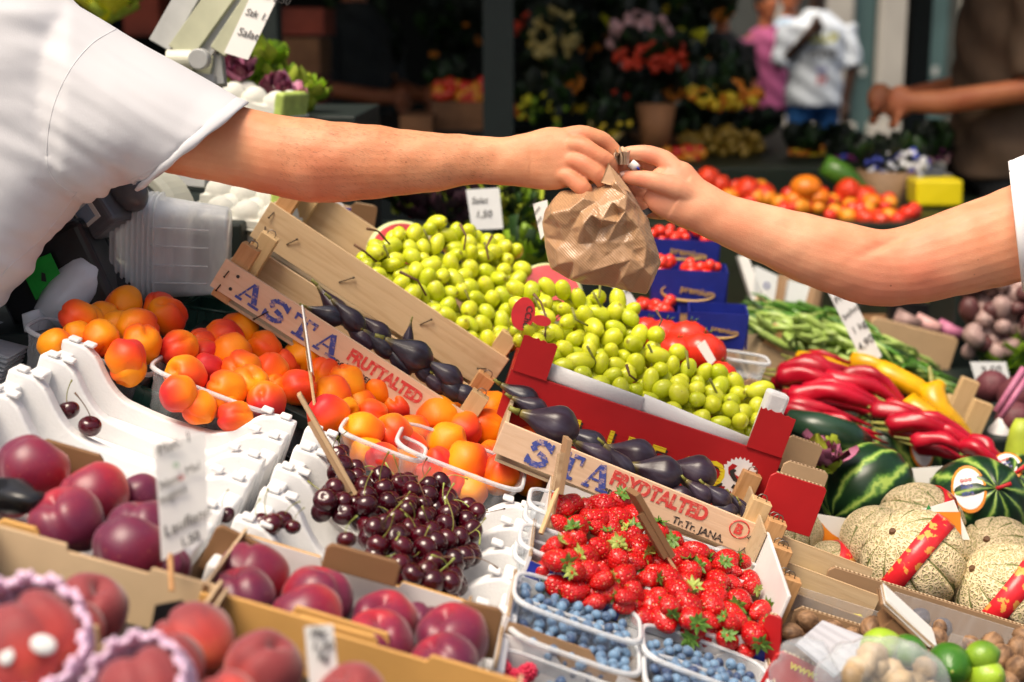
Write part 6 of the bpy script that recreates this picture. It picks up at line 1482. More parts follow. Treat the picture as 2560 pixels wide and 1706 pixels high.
# salads behind
def leafy(px, py, d, rx, ry, n, size, mats, label, name, cat, seed, curl=.5, group=None, depth=.7):
    r2 = random.Random(seed); k = d / FPX; t = empty(name, Matrix.Translation(P(px, py, d)), label, cat, group); mb = MB()
    for i in range(n):
        v = Vector((r2.gauss(0, 1), r2.gauss(0, 1), r2.gauss(0, 1))).normalized(); v = Vector((v.x * rx * k, v.y * rx * k * depth, v.z * ry * k)) * r2.uniform(.55, 1)
        s = size * r2.uniform(.6, 1.2); M = Matrix.Translation(v) @ Matrix.Rotation(r2.uniform(0, 6.28), 4, 'Z') @ Matrix.Rotation(r2.uniform(.2, 1.5), 4, 'X')
        mb.cur = r2.randrange(len(mats)); m_ = 4; vs = []; fs = []
        for a in range(m_ + 1):
            for b_ in range(m_ + 1):
                u = a / m_ - .5; w_ = b_ / m_; wd = math.sin(w_ * 2.6 + .35) * s; vs.append((u * wd, w_ * s * 1.3, curl * s * (u * u * 2 + .25 * math.sin(u * 14 + i) * w_ + .4 * w_ * w_)))
        for a in range(m_):
            for b_ in range(m_): q = a * (m_ + 1) + b_; fs.append((q, q + m_ + 1, q + m_ + 2, q + 1))
        mb.add(vs, fs, M)
    mb.build('leaves', [MT[m] for m in mats], t, smooth=True, merge=0); return t
for nm, c in (('lettuce', (.22, .38, .02)), ('lettuce_light', (.42, .52, .05)), ('radicchio', (.12, .01, .035)), ('radicchio_light', (.50, .16, .28)), ('oak_leaf', (.05, .018, .03)), ('leaf_dark', (.006, .014, .005)), ('leaf_mid', (.016, .05, .008)),
              ('f_orange', (.85, .24, .02)), ('f_red', (.80, .06, .02)), ('f_yellow', (.88, .55, .03)), ('f_pink', (.75, .42, .40)), ('f_dry', (.62, .48, .16)), ('f_white', (.75, .78, .85)), ('f_blue', (.06, .09, .5)), ('f_purple', (.2, .02, .12)), ('f_lemon', (.72, .68, .03))):
    MT[nm] = plain(nm, c, .5, .35, 12, .2)
leafy(640, 195, 2.75, 62, 55, 130, .045, ['lettuce', 'lettuce_light'], 'bright green curly lettuce behind the scale', 'lettuce', 'lettuce', 1)
leafy(730, 262, 2.75, 55, 34, 110, .04, ['lettuce', 'lettuce_light'], 'bright green lettuce just above the forearm', 'lettuce', 'lettuce', 2)
leafy(700, 268, 2.62, 34, 26, 60, .035, ['radicchio', 'radicchio', 'radicchio_light'], 'dark red radicchio above the elbow', 'radicchio', 'radicchio', 3)
leafy(595, 188, 2.6, 26, 24, 50, .03, ['radicchio', 'radicchio', 'radicchio_light'], 'small red radicchio beside the scale column', 'radicchio', 'radicchio', 4)
leafy(270, 35, 3.2, 34, 32, 50, .06, ['f_lemon', 'lettuce_light'], 'pale yellow cabbage blurred above the shoulder', 'cabbage', 'cabbage', 5)
# support for scale and salads
def stand(x0, x1, y, d0, d1, label, mat='dark_green', name='display_stand', cat='display stand'):
    a = P(x0, y, d0); b_ = P(x1, y, d1); z = a.z; m_ = MB(); m_.box(a.x, b_.x, a.y, b_.y, 0, z); return tag(m_.build(name, MT[mat], None, bevel=.004), label, cat)
stand(-400, 720, 560, 2.15, 2.6, 'dark counter under the scale and the egg boxes')
stand(-400, 330, 835, 1.86, 2.13, 'dark counter under the roll of bags and the card terminal')
stand(250, 950, 290, 2.62, 3.1, 'dark stand under the green lettuce and the radicchio')
# ---------------------------------------------------------------- middle distance: melon slices, salads, boxes
def slice_(px, py, d, rpx, rot, label):
    r = rpx * d / FPX; t = empty('melon_slice', Matrix.Translation(P(px, py, d)) @ rot, label, 'melon slice', 'cut watermelon pieces'); MT.setdefault('melon_flesh', plain('melon_flesh', (.72, .06, .07), .3, .25, 30, .3, sss=.3, ssr=(.02, .004, .004), sscale=1)); MT.setdefault('melon_rind', plain('melon_rind', (.55, .60, .30), .4))
    mb = MB(); mb.ball(1, SC(r, r * .35, r), 40, 20, lambda d_, th, ph: Vector((d_.x, math.copysign(min(abs(d_.y), .55), d_.y), d_.z))); mb.build('rind', MT['melon_rind'], t, smooth=False)
    mb = MB(); mb.lathe([(.0001, r * .20), (r * .86, r * .198), (r * .87, r * .17), (.0001, r * .17)], 40, RX(90)); mb.build('flesh', MT['melon_flesh'], t)
    return t
slice_(1005, 640, 2.32, 92, RZ(12) @ RX(-25), 'pink watermelon half behind the left bunch of grapes, wrapped in film')
slice_(1370, 740, 2.30, 90, RZ(5) @ RX(-35) @ RY(20), 'pink watermelon half behind the grapes under the paper bag')
leafy(1060, 520, 2.9, 70, 42, 120, .05, ['oak_leaf', 'oak_leaf', 'lettuce_light', 'leaf_mid'], 'dark red oak leaf lettuce under the vendor wrist, left', 'lettuce', 'lettuce', 11)
leafy(1160, 535, 2.85, 80, 45, 120, .05, ['oak_leaf', 'oak_leaf', 'leaf_dark', 'lettuce_light'], 'dark red oak leaf lettuce beside the white card', 'lettuce', 'lettuce', 12)
leafy(1290, 560, 2.9, 55, 60, 110, .05, ['lettuce', 'lettuce_light', 'leaf_mid'], 'light green lettuce left of the paper bag', 'lettuce', 'lettuce', 13)
leafy(1310, 660, 2.7, 50, 40, 80, .045, ['lettuce', 'leaf_mid'], 'green lettuce low behind the grapes', 'lettuce', 'lettuce', 14)
card([(1165, 475, 0), (1248, 470, 0), (1258, 572, 0), (1180, 575, 0)], 'white handwritten price card in the dark lettuce', [('Salat', .1, .65, .016, 'ink_black', .2), ('1,50', .15, .3, .018, 'ink_black', .2)], 2.6, mat='paper_shade')
card([(1332, 510, 0), (1368, 500, 0), (1375, 570, 0), (1352, 600, 0)], 'small white printed card peeping out left of the paper bag', [('ooooo', .1, .75, .006, 'ink_black', 0), ('ooooo', .1, .55, .006, 'ink_black', 0), ('oooo', .1, .35, .006, 'ink_black', 0)], 2.1)
card([(1515, 690, 0), (1550, 690, 0), (1600, 770, 0), (1560, 770, 0)], 'slanted white price card behind the grapes right of the paper bag', [('1,99', .1, .4, .012, 'ink_black', .2)], 2.35, mat='paper_shade')
ora = fm_ball('orange', 1, lambda d, th, ph: d, MT.setdefault('orange_skin', plain('orange_skin', (.85, .30, .02), .45, .1, 20)))
for (x, y, r, d, lb) in ((1348, 545, 38, 2.9, 'orange beside the small printed card'), (1360, 625, 34, 2.75, 'orange behind the lower left of the paper bag'), (1345, 665, 24, 2.7, 'small orange under the green lettuce'), (1330, 500, 30, 2.95, 'orange under the vendor hand')):
    drop('orange', ora, P(x, y, d), r * d / FPX, RX(0), lb, 'orange', 'oranges behind the bag')
# blue box with the crossed emblem behind the wooden crate
card_panel(800, 500, 2.45, 12, .062, .05, 'card_blue', 'small blue carton with a printed emblem behind the wooden crate', th=.03)
mb = MB(); mb.tube([P(832 + 26 * math.cos(a), 520 + 15 * math.sin(a), 2.41) for a in np.linspace(0, 6.28, 20)], .0018, 5); tag(mb.build('round_emblem', MT['white_print'], None), 'white oval ring printed on the small blue carton', 'emblem')
card_panel(880, 505, 2.40, 10, .045, .06, 'card_dark', 'dark brown carton behind the bare wooden crate')
# blue cartons of small red tomatoes
tom = fm_ball('tomato', 1, lambda d, th, ph: Vector((d.x, d.y, d.z * .84)) * (1 - .06 * abs(math.cos(ph * 4)) * (.3 + max(0, d.z))), MT.setdefault('tomato', plain('tomato', (.75, .04, .02), .22, .12, 6, .1, sss=.1, ssr=(.02, .004, .002), sscale=1)), 40, 20)
ctom = fm_ball('cherry_tomato', 1, lambda d, th, ph: d, MT['tomato'], 14, 10)
def blue_carton(px, py, d, wpx, hpx, label, fill=True, seed=0):
    k = d / FPX; L = wpx * k; H = hpx * k; M = frame(px, py, d, 2, 0, -6); t = empty('blue_carton', M, label, 'carton', 'blue cartons of small tomatoes'); W = .10
    mb = MB(); mb.prism([(.006, -H), (L - .006, -H), (L, 0), (0, 0)], -.003, .0, RX(90)); mb.build('front_panel', MT['card_blue2'], t)
    mb = MB(); mb.box(.001, L - .001, W - .003, W, -H, 0); mb.build('back_panel', MT['card_blue2'], t)
    for x in (.0, L - .003):
        mb = MB(); mb.box(x, x + .003, .004, W - .004, -H, -.001); mb.build('side_panel', MT['card_blue2'], t)
    mb = MB(); mb.box(.004, L - .004, .004, W - .004, -H * .6, -H * .55); mb.build('bottom', MT['card_blue2'], t)
    mb = MB(); mb.tube([(L * .5 + L * .36 * math.cos(a), -.0012, -H * .5 + H * .2 * math.sin(a)) for a in np.linspace(2.6, 6.0, 18)], [.0006 + .0022 * math.sin(i / 17 * 3.14) for i in range(18)], 6); mb.build('gold_swoosh', MT['gold'], t)
    text('premium', .014 * L / .11, T(L * .38, -.002, -H * .48) @ RX(90) @ RZ(-8), MT['gold'], t, bold=.0002)
    r2 = random.Random(seed)
    if fill:
        for i in range(26):
            p = M @ Vector((r2.uniform(.012, L - .012), r2.uniform(.01, W - .01), -.004 + r2.uniform(-.008, .014))); drop('tomato', ctom, p, r2.uniform(.009, .012), rrot(r2), 'small red tomato in the ' + label.split(',')[0], 'tomato', 'small tomatoes in blue cartons')
    return t
MT['card_blue2'] = plain('card_blue2', (.010, .02, .20), .35, .15, 20); MT['gold'] = plain('gold', (.55, .32, .08), .4)
blue_carton(1630, 672, 2.55, 190, 110, 'dark blue carton with a gold swoosh, right of the paper bag', seed=1)
blue_carton(1600, 595, 2.75, 200, 70, 'upper dark blue carton half behind the paper bag', seed=2)
blue_carton(1580, 775, 2.50, 120, 60, 'blue carton low behind the grapes', seed=3)
blue_carton(1722, 780, 2.42, 150, 90, 'bright blue carton in front of the wooden crate of beans', fill=False)
for (x, y, r, d, lb) in ((1660, 845, 50, 2.35, 'leftmost big ribbed tomato behind the grapes'), (1720, 850, 52, 2.32, 'big ribbed tomato in the middle of the row'), (1755, 885, 58, 2.26, 'largest big tomato with its green star'), (1615, 830, 40, 2.4, 'big tomato beside the single large grape'), (1690, 880, 40, 2.25, 'big tomato low behind the grape heap'), (1800, 940, 40, 2.2, 'orange-red big tomato at the right end')):
    t = drop('tomato', tom, P(x, y, d), r * d / FPX * 1.1, RX(-35) @ RY(10), lb, 'tomato', 'big ribbed tomatoes'); link('calyx', caly[0], t, SC(.35, .35, .72))
card([(1742, 865, 0), (1762, 850, 0), (1790, 900, 0), (1775, 915, 0)], 'narrow white price tag in front of the big tomatoes', [], 2.18)
punnet(frame(1860, 893, 2.3, 8), .075, .06, .03, 'empty clear plastic dish right of the tomatoes', None)
card_panel(1862, 945, 2.2, 12, .045, .04, 'card_brown', 'small brown carton behind the end of the red box')
# crate of beans
F_BN = frame(1905, 860, 2.75, 22); bn = wood_crate(F_BN, .42, .34, .08, 'wooden crate heaped with green beans behind the peppers', 'wooden crates in the middle distance', posts=((0, 0), (1, 0), (0, 1)), ph=.045, pw=.035, front='wood')
def strands(M, n, x0, x1, y0, y1, h, L, r, mats, label, name, seed, cat='vegetables', kind='stuff', spread=40):
    r2 = random.Random(seed); mb = MB()
    for i in range(n):
        c = Vector((r2.uniform(x0, x1), r2.uniform(y0, y1), 0)); e = 1 - ((c.x - (x0 + x1) / 2) / (x1 - x0) * 2) ** 2 * .5 - ((c.y - (y0 + y1) / 2) / (y1 - y0) * 2) ** 2 * .4; c.z = h * e * r2.uniform(.5, 1)
        a = R(r2.gauss(0, spread)); d = Vector((math.cos(a), math.sin(a), r2.uniform(-.25, .25))); bnd = Vector((r2.uniform(-1, 1), r2.uniform(-1, 1), r2.uniform(-.5, .8))) * L * .16
        mb.cur = r2.randrange(len(mats)); mb.tube([c - d * L / 2, c - d * L * .2 + bnd, c + d * L * .2 + bnd, c + d * L / 2], [r * .4, r, r, r * .4], 6)
    o = mb.build(name, [MT[m] for m in mats], None, M, smooth=True, merge=0); return tag(o, label, cat, kind=kind)
for nm, c in (('bean', (.07, .20, .02)), ('bean_light', (.30, .42, .10)), ('pepper_red', (.42, .006, .022)), ('pepper_yellow', (.85, .42, .01)), ('zucchini', (.02, .055, .03))): MT[nm] = plain(nm, c, .28, .3, 14, .15)
strands(F_BN, 420, .01, .40, .02, .30, .085, .11, .0045, ['bean', 'bean', 'leaf_mid', 'bean_light'], 'heap of thin green beans in the wooden crate', 'green_beans', 1)
strands(F_BN, 60, .0, .22, -.01, .06, .075, .12, .008, ['bean_light'], 'flat pale green beans at the front of the wooden crate', 'flat_beans', 2)
strands(F_BN @ T(.40, .0, -.03), 300, .0, .30, -.02, .30, .08, .10, .005, ['bean', 'bean_light', 'lettuce_light'], 'heap of light green beans at the right', 'green_beans', 3)
card([(2070, 730, 0), (2125, 728, 0), (2205, 890, .0), (2165, 922, .0)], 'long narrow white price card standing in the green beans', [('Prinz', .1, .8, .018, 'ink_black', .2), ('bohnen', .1, .6, .016, 'ink_black', .2), ('1 kg', .2, .4, .018, 'ink_black', .2), ('4,90', .1, .2, .02, 'ink_black', .2)], 2.6, mat='paper_shade', stick=((2190, 905, 2.62), (2225, 960, 2.62)))
card_panel(2180, 790, 3.1, 14, .19, .09, 'card_tan', 'brown carton behind the green beans', th=.02)
leafy(2060, 1160, 2.2, 36, 26, 50, .03, ['radicchio_light', 'radicchio', 'lettuce_light'], 'pink and green radicchio leaves left of the watermelons', 'radicchio', 'radicchio', 21)
# peppers
def pepper(pts, d, r, mat, label, k=1):
    q = [P(x, y, d + dz) for (x, y, dz) in pts]; m_ = len(q); rr = []
    fp = fine([(x, y, dz, 1) for x, y, dz in pts], 4); q = [P(f[0], f[1], d + f[2]) for f in fp]; n_ = len(q)
    for i in range(n_):
        u = i / (n_ - 1); rr.append(r * d / FPX * (min(1, u * 9 + .35) * (1 - .80 * u ** 2.2)))
    mb = MB(); mb.tube(q, rr, 14); t = mb.build('pepper', MT[mat], None, smooth=True)
    warp(t, lambda a, nn: a + nn * (.0028 * np.sin(a[:, :1] * 55 + a[:, 2:] * 80) + .0022 * np.sin(a[:, :1] * 130 + a[:, 1:2] * 170) * np.sin(a[:, 2:] * 210)))
    tag(t, label, 'pepper', 'long peppers in the market display')
    s_ = MB(); s_.tube([q[0], q[0] + (q[0] - q[1]).normalized() * .03 + Vector((0, 0, .008))], [r * d / FPX * .22, r * d / FPX * .14], 8); s_.build('stem', MT['stem'], t)
    return t
pr_ = [((1940, 940), (2060, 950), (2180, 970), 40, 'red pepper at the top left of the pepper heap'), ((1970, 990), (2120, 990), (2260, 1040), 44, 'long red pepper in the middle of the heap'), ((2060, 950), (2200, 975), (2330, 1080), 44, 'long dark red pepper running down to the yellow ones'),
       ((1950, 1030), (2060, 1045), (2210, 1090), 36, 'red pepper above the dark zucchini'), ((2030, 1060), (2130, 1095), (2240, 1130), 34, 'red pepper touching the back watermelon'), ((2220, 1060), (2350, 1075), (2480, 1150), 42, 'red pepper right of the back watermelon'),
       ((2280, 1100), (2400, 1120), (2520, 1160), 36, 'red pepper low at the right, nearest the white sign'), ((2000, 905), (2080, 915), (2160, 930), 30, 'short red pepper behind the others'), ((2180, 1020), (2300, 1060), (2420, 1130), 38, 'red pepper between the yellow and the dark red'), ((2400, 1120), (2470, 1150), (2540, 1200), 36, 'dark red pepper end at the right')]
pr2 = []
for i, (a, b_, c, r, lb) in enumerate(pr_):
    pr2.append((a, b_, c, r * .60, lb, 0)); q2 = rng.uniform(-20, 20); pr2.append(((a[0] + 20 + q2, a[1] - 14), (b_[0] + 10, b_[1] - 20 + q2 * .3), (c[0] - 20, c[1] - 20), r * .5, lb.replace('red pepper', 'slim red pepper lying over the red pepper'), .02)); q = rng.uniform(-26, 26); pr2.append(((a[0] + rng.uniform(-30, 20), a[1] + 16 + q * .3), (b_[0] + q, b_[1] + 24), (c[0] + q, c[1] + 18 + q * .2), r * .52, lb.replace('red pepper', 'thin red pepper lying under the red pepper'), .05))
for i, (a, b_, c, r, lb, dd) in enumerate(pr2): pepper([(*a, .0), ((a[0] + b_[0]) / 2 + rng.uniform(-12, 12), (a[1] + b_[1]) / 2 - rng.uniform(4, 16), -.02), (*b_, -.03), (*c, -.02)], 2.52 + dd - (a[1] - 950) * .0012, r, 'pepper_red', lb)
py_ = [((2180, 925), (2290, 970), (2390, 1060), 34, 'long yellow pepper at the back'), ((2250, 1010), (2340, 1060), (2440, 1110), 36, 'yellow pepper in front with its tip at the wooden post'), ((2330, 960), (2350, 1020), (2430, 1100), 34, 'thick yellow pepper at the right'), ((1990, 900), (2060, 905), (2140, 925), 22, 'yellow pepper behind the short red one'), ((2120, 905), (2200, 920), (2280, 960), 24, 'yellow pepper beneath the beans')]
for i, (a, b_, c, r, lb) in enumerate(py_): pepper([(*a, .0), (*b_, -.03), (*c, -.02)], 2.56 - (a[1] - 950) * .001, r, 'pepper_yellow', lb)
mb = MB(); mb.tube([P(1970, 1050, 2.28), P(2040, 1070, 2.26), P(2120, 1095, 2.26), P(2160, 1110, 2.28)], [.018, .026, .027, .018], 18); tag(mb.build('zucchini', MT['zucchini'], None, smooth=True), 'dark green zucchini between the peppers and the cardboard flap', 'zucchini')
F_PC = frame(1930, 960, 2.62, 20); pc = wood_crate(F_PC @ T(-.02, -.03, -.05), .47, .30, .08, 'low wooden crate under the red and yellow peppers', 'wooden crates in the middle distance', posts=((1, 0), (1, 1)), ph=.07, pw=.035, front='wood')
for (px, py, d, w_, h_, lb) in ((2410, 945, 2.62, .032, .09, 'left'), (2440, 1000, 2.56, .035, .10, 'right')):
    o = MB().box(0, w_, 0, .02, -h_, 0).build('wooden_post', MT['wood_post2'], None, frame(px, py, d, 20), bevel=.001); tag(o, '%s of the two pale wooden posts right of the yellow peppers' % lb, 'wooden post')
# right edge: beetroots, bottles, garlic braids
MT['beet'] = plain('beet', (.13, .03, .04), .6, .4, 14); beet = fm_ball('beetroot', 1, lambda d, th, ph: Vector((d.x, d.y, d.z * (1.3 if d.z < 0 else 1))) * (1 + .06 * mnoise.noise(d * 2)), MT['beet'])
for (x, y, r, d, lb) in ((2480, 965, 40, 2.7, 'round brown beetroot at the left of the beets'), (2545, 985, 45, 2.65, 'dark beetroot at the right edge'), (2540, 1050, 46, 2.6, 'lower beetroot at the right edge')): drop('beetroot', beet, P(x, y, d), r * d / FPX, RX(40) @ RY(20), lb, 'beetroot', 'beetroots at the right edge')
for i, (a, b_) in enumerate((((2560, 920), (2490, 1030)), ((2570, 940), (2500, 1045)))):
    mb = MB(); mb.tube([P(*a, 2.5), P(*b_, 2.5)], .006, 8); tag(mb.build('beet_stalk', MT['radicchio_light'], None, smooth=True), '%s bright pink beet stalk at the right edge' % ('upper', 'lower')[i], 'beet stalk')
mb = MB(); mb.lathe([(.0001, -.06), (.022, -.06), (.024, -.05), (.024, .0), (.014, .022), (.012, .03), (.0001, .03)], 20); tag(mb.build('white_bottle', MT['white_sticker'], None, Matrix.Translation(P(2505, 1080, 2.6)) @ RY(12), smooth=True), 'white plastic bottle right of the wooden post', 'bottle')
mb = MB(); mb.lathe([(.0001, -.05), (.020, -.05), (.026, -.02), (.02, .03), (.012, .05), (.0001, .05)], 20); tag(mb.build('fennel', MT['lettuce_light'], None, Matrix.Translation(P(2550, 1120, 2.45)), smooth=True), 'pale green fennel bulb at the right edge', 'fennel')
leafy(2540, 920, 3.0, 50, 22, 60, .05, ['leaf_mid', 'lettuce'], 'green leaves at the right edge above the beetroots', 'salad_leaves', 'leaves', 31)
card([(2425, 905, 0), (2515, 905, 0), (2525, 950, 0), (2440, 955, 0)], 'pale price card under the garlic at the right edge', [('2,50', .15, .3, .025, 'ink_black', .2)], 2.85, mat='paper_shade')
MT['garlic'] = plain('garlic', (.34, .22, .20), .5, .4, 20); MT['garlic_dark'] = plain('garlic_dark', (.10, .03, .03), .5, .4, 20)
gar = [fm_ball('garlic_bulb', 1, lambda d, th, ph: Vector((d.x, d.y, d.z * (1.35 if d.z > .3 else 1))) * (1 + .06 * math.cos(ph * 6)), MT[m], 18, 12) for m in ('garlic', 'garlic_dark', 'garlic')]
r2 = random.Random(9)
gb = empty('garlic_braid', Matrix.Translation(P(2490, 700, 3.0)), 'hanging mass of brownish garlic and dried bulbs at the right edge', 'garlic braid')
for i in range(90):
    o = link('bulb', gar[i % 3], gb); x = r2.uniform(2420, 2600); y = r2.uniform(690, 890); o.matrix_local = T(*(P(x, y, 3.0 + r2.uniform(-.04, .05)) - gb.matrix_world.translation)) @ rrot(r2) @ SC(*[r2.uniform(.014, .022)] * 3)
stand(2395, 2700, 660, 3.10, 3.3, 'dark upright rack behind the hanging garlic')
# things standing behind the customer forearm
for (pts, mat, lb) in (([(1845, 640, 0), (1870, 640, 0), (1915, 760, 0), (1885, 765, 0)], 'paper', 'white leek-like paper roll leaning on the crate of beans'), ([(1890, 665, 0), (1945, 690, 0), (1935, 760, 0), (1880, 752, 0)], 'paper_shade', 'white printed bag with a blue logo under the customer forearm'), ([(1975, 700, 0), (2025, 715, 0), (2010, 770, 0), (1965, 760, 0)], 'paper_shade', 'pale paper bag behind the green beans')):
    card(pts, lb, [('o', .4, .4, .03, 'stamp_blue', 0)] if 'logo' in lb else [], 3.05, mat=mat, name='paper_bag', th=.03)
for (x0, x1, lb) in ((1945, 1975, 'left'), (2015, 2045, 'right')):
    mb = MB(); mb.tube([P(x0 + 25, 690, 3.15), P(x0, 830, 3.15)], .022, 10); tag(mb.build('dried_stalks', MT['card_brown'], None), 'brown bundle of dried stalks behind the beans, ' + lb, 'dried stalks')
stand(1560, 2800, 905, 3.2, 3.9, 'dark market stand behind the green beans', 'card_dark')
stand(1500, 2700, 1100, 2.55, 3.15, 'dark market stand under the peppers and beans')
stand(880, 1500, 640, 2.75, 3.3, 'dark market stand under the lettuces')
card_panel(2240, 720, 3.6, 3, .30, .03, 'f_lemon', 'yellow and green carton edge under the customer elbow', th=.02)
o = MB().box(0, .24, 0, .05, -.09, 0).build('black_crate', MT['black_plastic'], None, frame(2230, 755, 3.4, 4)); tag(o, 'black crate under the yellow carton edge', 'crate')
for i, (x, y) in enumerate(((2240, 790), (2290, 800), (2345, 815))):
    mb = MB(); mb.tube([P(x, y, 3.15), P(x + 60, y + 22, 3.13)], [.018, .012], 10); tag(mb.build('turnip', MT[('garlic', 'f_pink', 'radicchio_light')[i]], None, smooth=True), ('white', 'pinkish', 'red')[i] + ' root vegetable lying on the brown carton behind the beans', 'vegetable')
# ---------------------------------------------------------------- far stalls in the shade
def box_pile(lst):
    for i, (x0, x1, y0, y1, d, mat, lb) in enumerate(lst):
        a = P(x0, y1, d); b_ = P(x1, y0, d); m_ = MB(); m_.box(a.x, b_.x, a.y, a.y + .35, a.z, b_.z); m_.box(a.x + .01, b_.x - .01, a.y - .004, a.y - .001, a.z + (b_.z - a.z) * .35, a.z + (b_.z - a.z) * .65)
        tag(m_.build('fruit_carton', MT[mat], None, bevel=.006), lb, 'carton', 'cartons stacked in the dark stall')
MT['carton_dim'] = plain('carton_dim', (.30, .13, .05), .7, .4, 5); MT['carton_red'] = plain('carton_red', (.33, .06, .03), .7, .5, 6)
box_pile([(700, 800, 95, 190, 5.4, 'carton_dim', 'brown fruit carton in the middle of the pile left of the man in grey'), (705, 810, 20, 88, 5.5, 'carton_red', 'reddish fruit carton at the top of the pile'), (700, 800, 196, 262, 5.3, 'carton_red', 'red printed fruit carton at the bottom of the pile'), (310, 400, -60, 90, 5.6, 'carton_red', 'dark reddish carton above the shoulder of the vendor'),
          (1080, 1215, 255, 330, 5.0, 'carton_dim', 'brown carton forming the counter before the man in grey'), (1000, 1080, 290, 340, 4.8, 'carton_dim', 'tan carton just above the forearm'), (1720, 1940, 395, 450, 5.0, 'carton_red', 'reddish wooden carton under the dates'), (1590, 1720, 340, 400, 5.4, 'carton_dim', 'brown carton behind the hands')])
# posts; canopy out of view and dark walls added to keep this area dark
a = P(1247, 500, 4.2); mb = MB(); mb.box(a.x - .045, a.x + .045, a.y - .045, a.y + .045, 0, 2.55); tag(mb.build('canopy_post', MT['dark_green'], None, bevel=.004), 'dark green canopy post standing behind the vendor hand', 'post', 'canopy posts')
a = P(668, 200, 3.4); mb = MB(); mb.box(a.x - .035, a.x + .035, a.y - .035, a.y + .035, 0, 2.55); tag(mb.build('canopy_post', MT['dark_green'], None, bevel=.004), 'dark green canopy post right of the scale arms', 'post', 'canopy posts')
a = P(2290, 200, 7.0); mb = MB(); mb.box(a.x - .05, a.x + .05, a.y - .05, a.y + .05, 0, 2.55); tag(mb.build('canopy_post', MT['dark_green'], None, bevel=.004), 'dark canopy post far behind the customer elbow', 'post', 'canopy posts')
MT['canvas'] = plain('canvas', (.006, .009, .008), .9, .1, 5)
mb = MB(); mb.box(-7, 1.35, 3.5, 12.5, 2.56, 2.60); mb.box(1.36, 4.5, 3.9, 8.4, 2.50, 2.54); tag(mb.build('canopy', MT['canvas'], None), 'unseen dark canopy added to shade the stalls behind', 'canopy')  # never in view, added only to block light from the far stalls
mb = MB(); mb.box(-6.5, 1.0, 8.8, 8.9, 0, 2.54); tag(mb.build('added_back_wall', MT['canvas'], None), 'dark back wall added to darken the shaded stall', 'added stall wall')  # this wall and the side wall are added dark to blacken the background
mb = MB(); mb.box(-6.6, -6.5, 3.4, 8.8, 0, 2.54); tag(mb.build('added_side_wall', MT['canvas'], None), 'unseen dark side wall added to darken the shaded stall', 'added stall wall')
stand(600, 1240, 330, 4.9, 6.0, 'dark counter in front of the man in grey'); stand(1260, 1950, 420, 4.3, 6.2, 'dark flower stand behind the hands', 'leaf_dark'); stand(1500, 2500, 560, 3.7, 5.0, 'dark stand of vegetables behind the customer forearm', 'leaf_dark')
# dark foliage and flowers
def flowers(px, py, d, rx, ry, n, r, mats, label, seed, leaves=70, leafm=('leaf_dark', 'leaf_dark', 'leaf_mid'), name='flower_bunch', cat='flowers', group=None, blossom='blossoms'):
    t = leafy(px, py + ry * .5, d, rx, ry, leaves, .062 * d / 5, list(leafm), label, name, cat, seed, group=group); r2 = random.Random(seed + 50); mb = MB(); k = d / FPX
    for i in range(n):
        x = r2.uniform(-1, 1); z = r2.uniform(-1, 1)
        if x * x + z * z > 1: continue
        mb.cur = r2.randrange(len(mats)); c = Vector((x * rx * k, -rx * k * .5 * r2.uniform(.3, 1.2), z * ry * k)); rr = r * k * r2.uniform(.6, 1.2)
        for q in range(3): mb.ball(rr * .62, Matrix.Translation(c + Vector((r2.uniform(-1, 1), r2.uniform(-1, 1), r2.uniform(-1, 1))) * rr * .5), 7, 5)
    mb.build(blossom, [MT[m] for m in mats], t, smooth=True, merge=0); return t
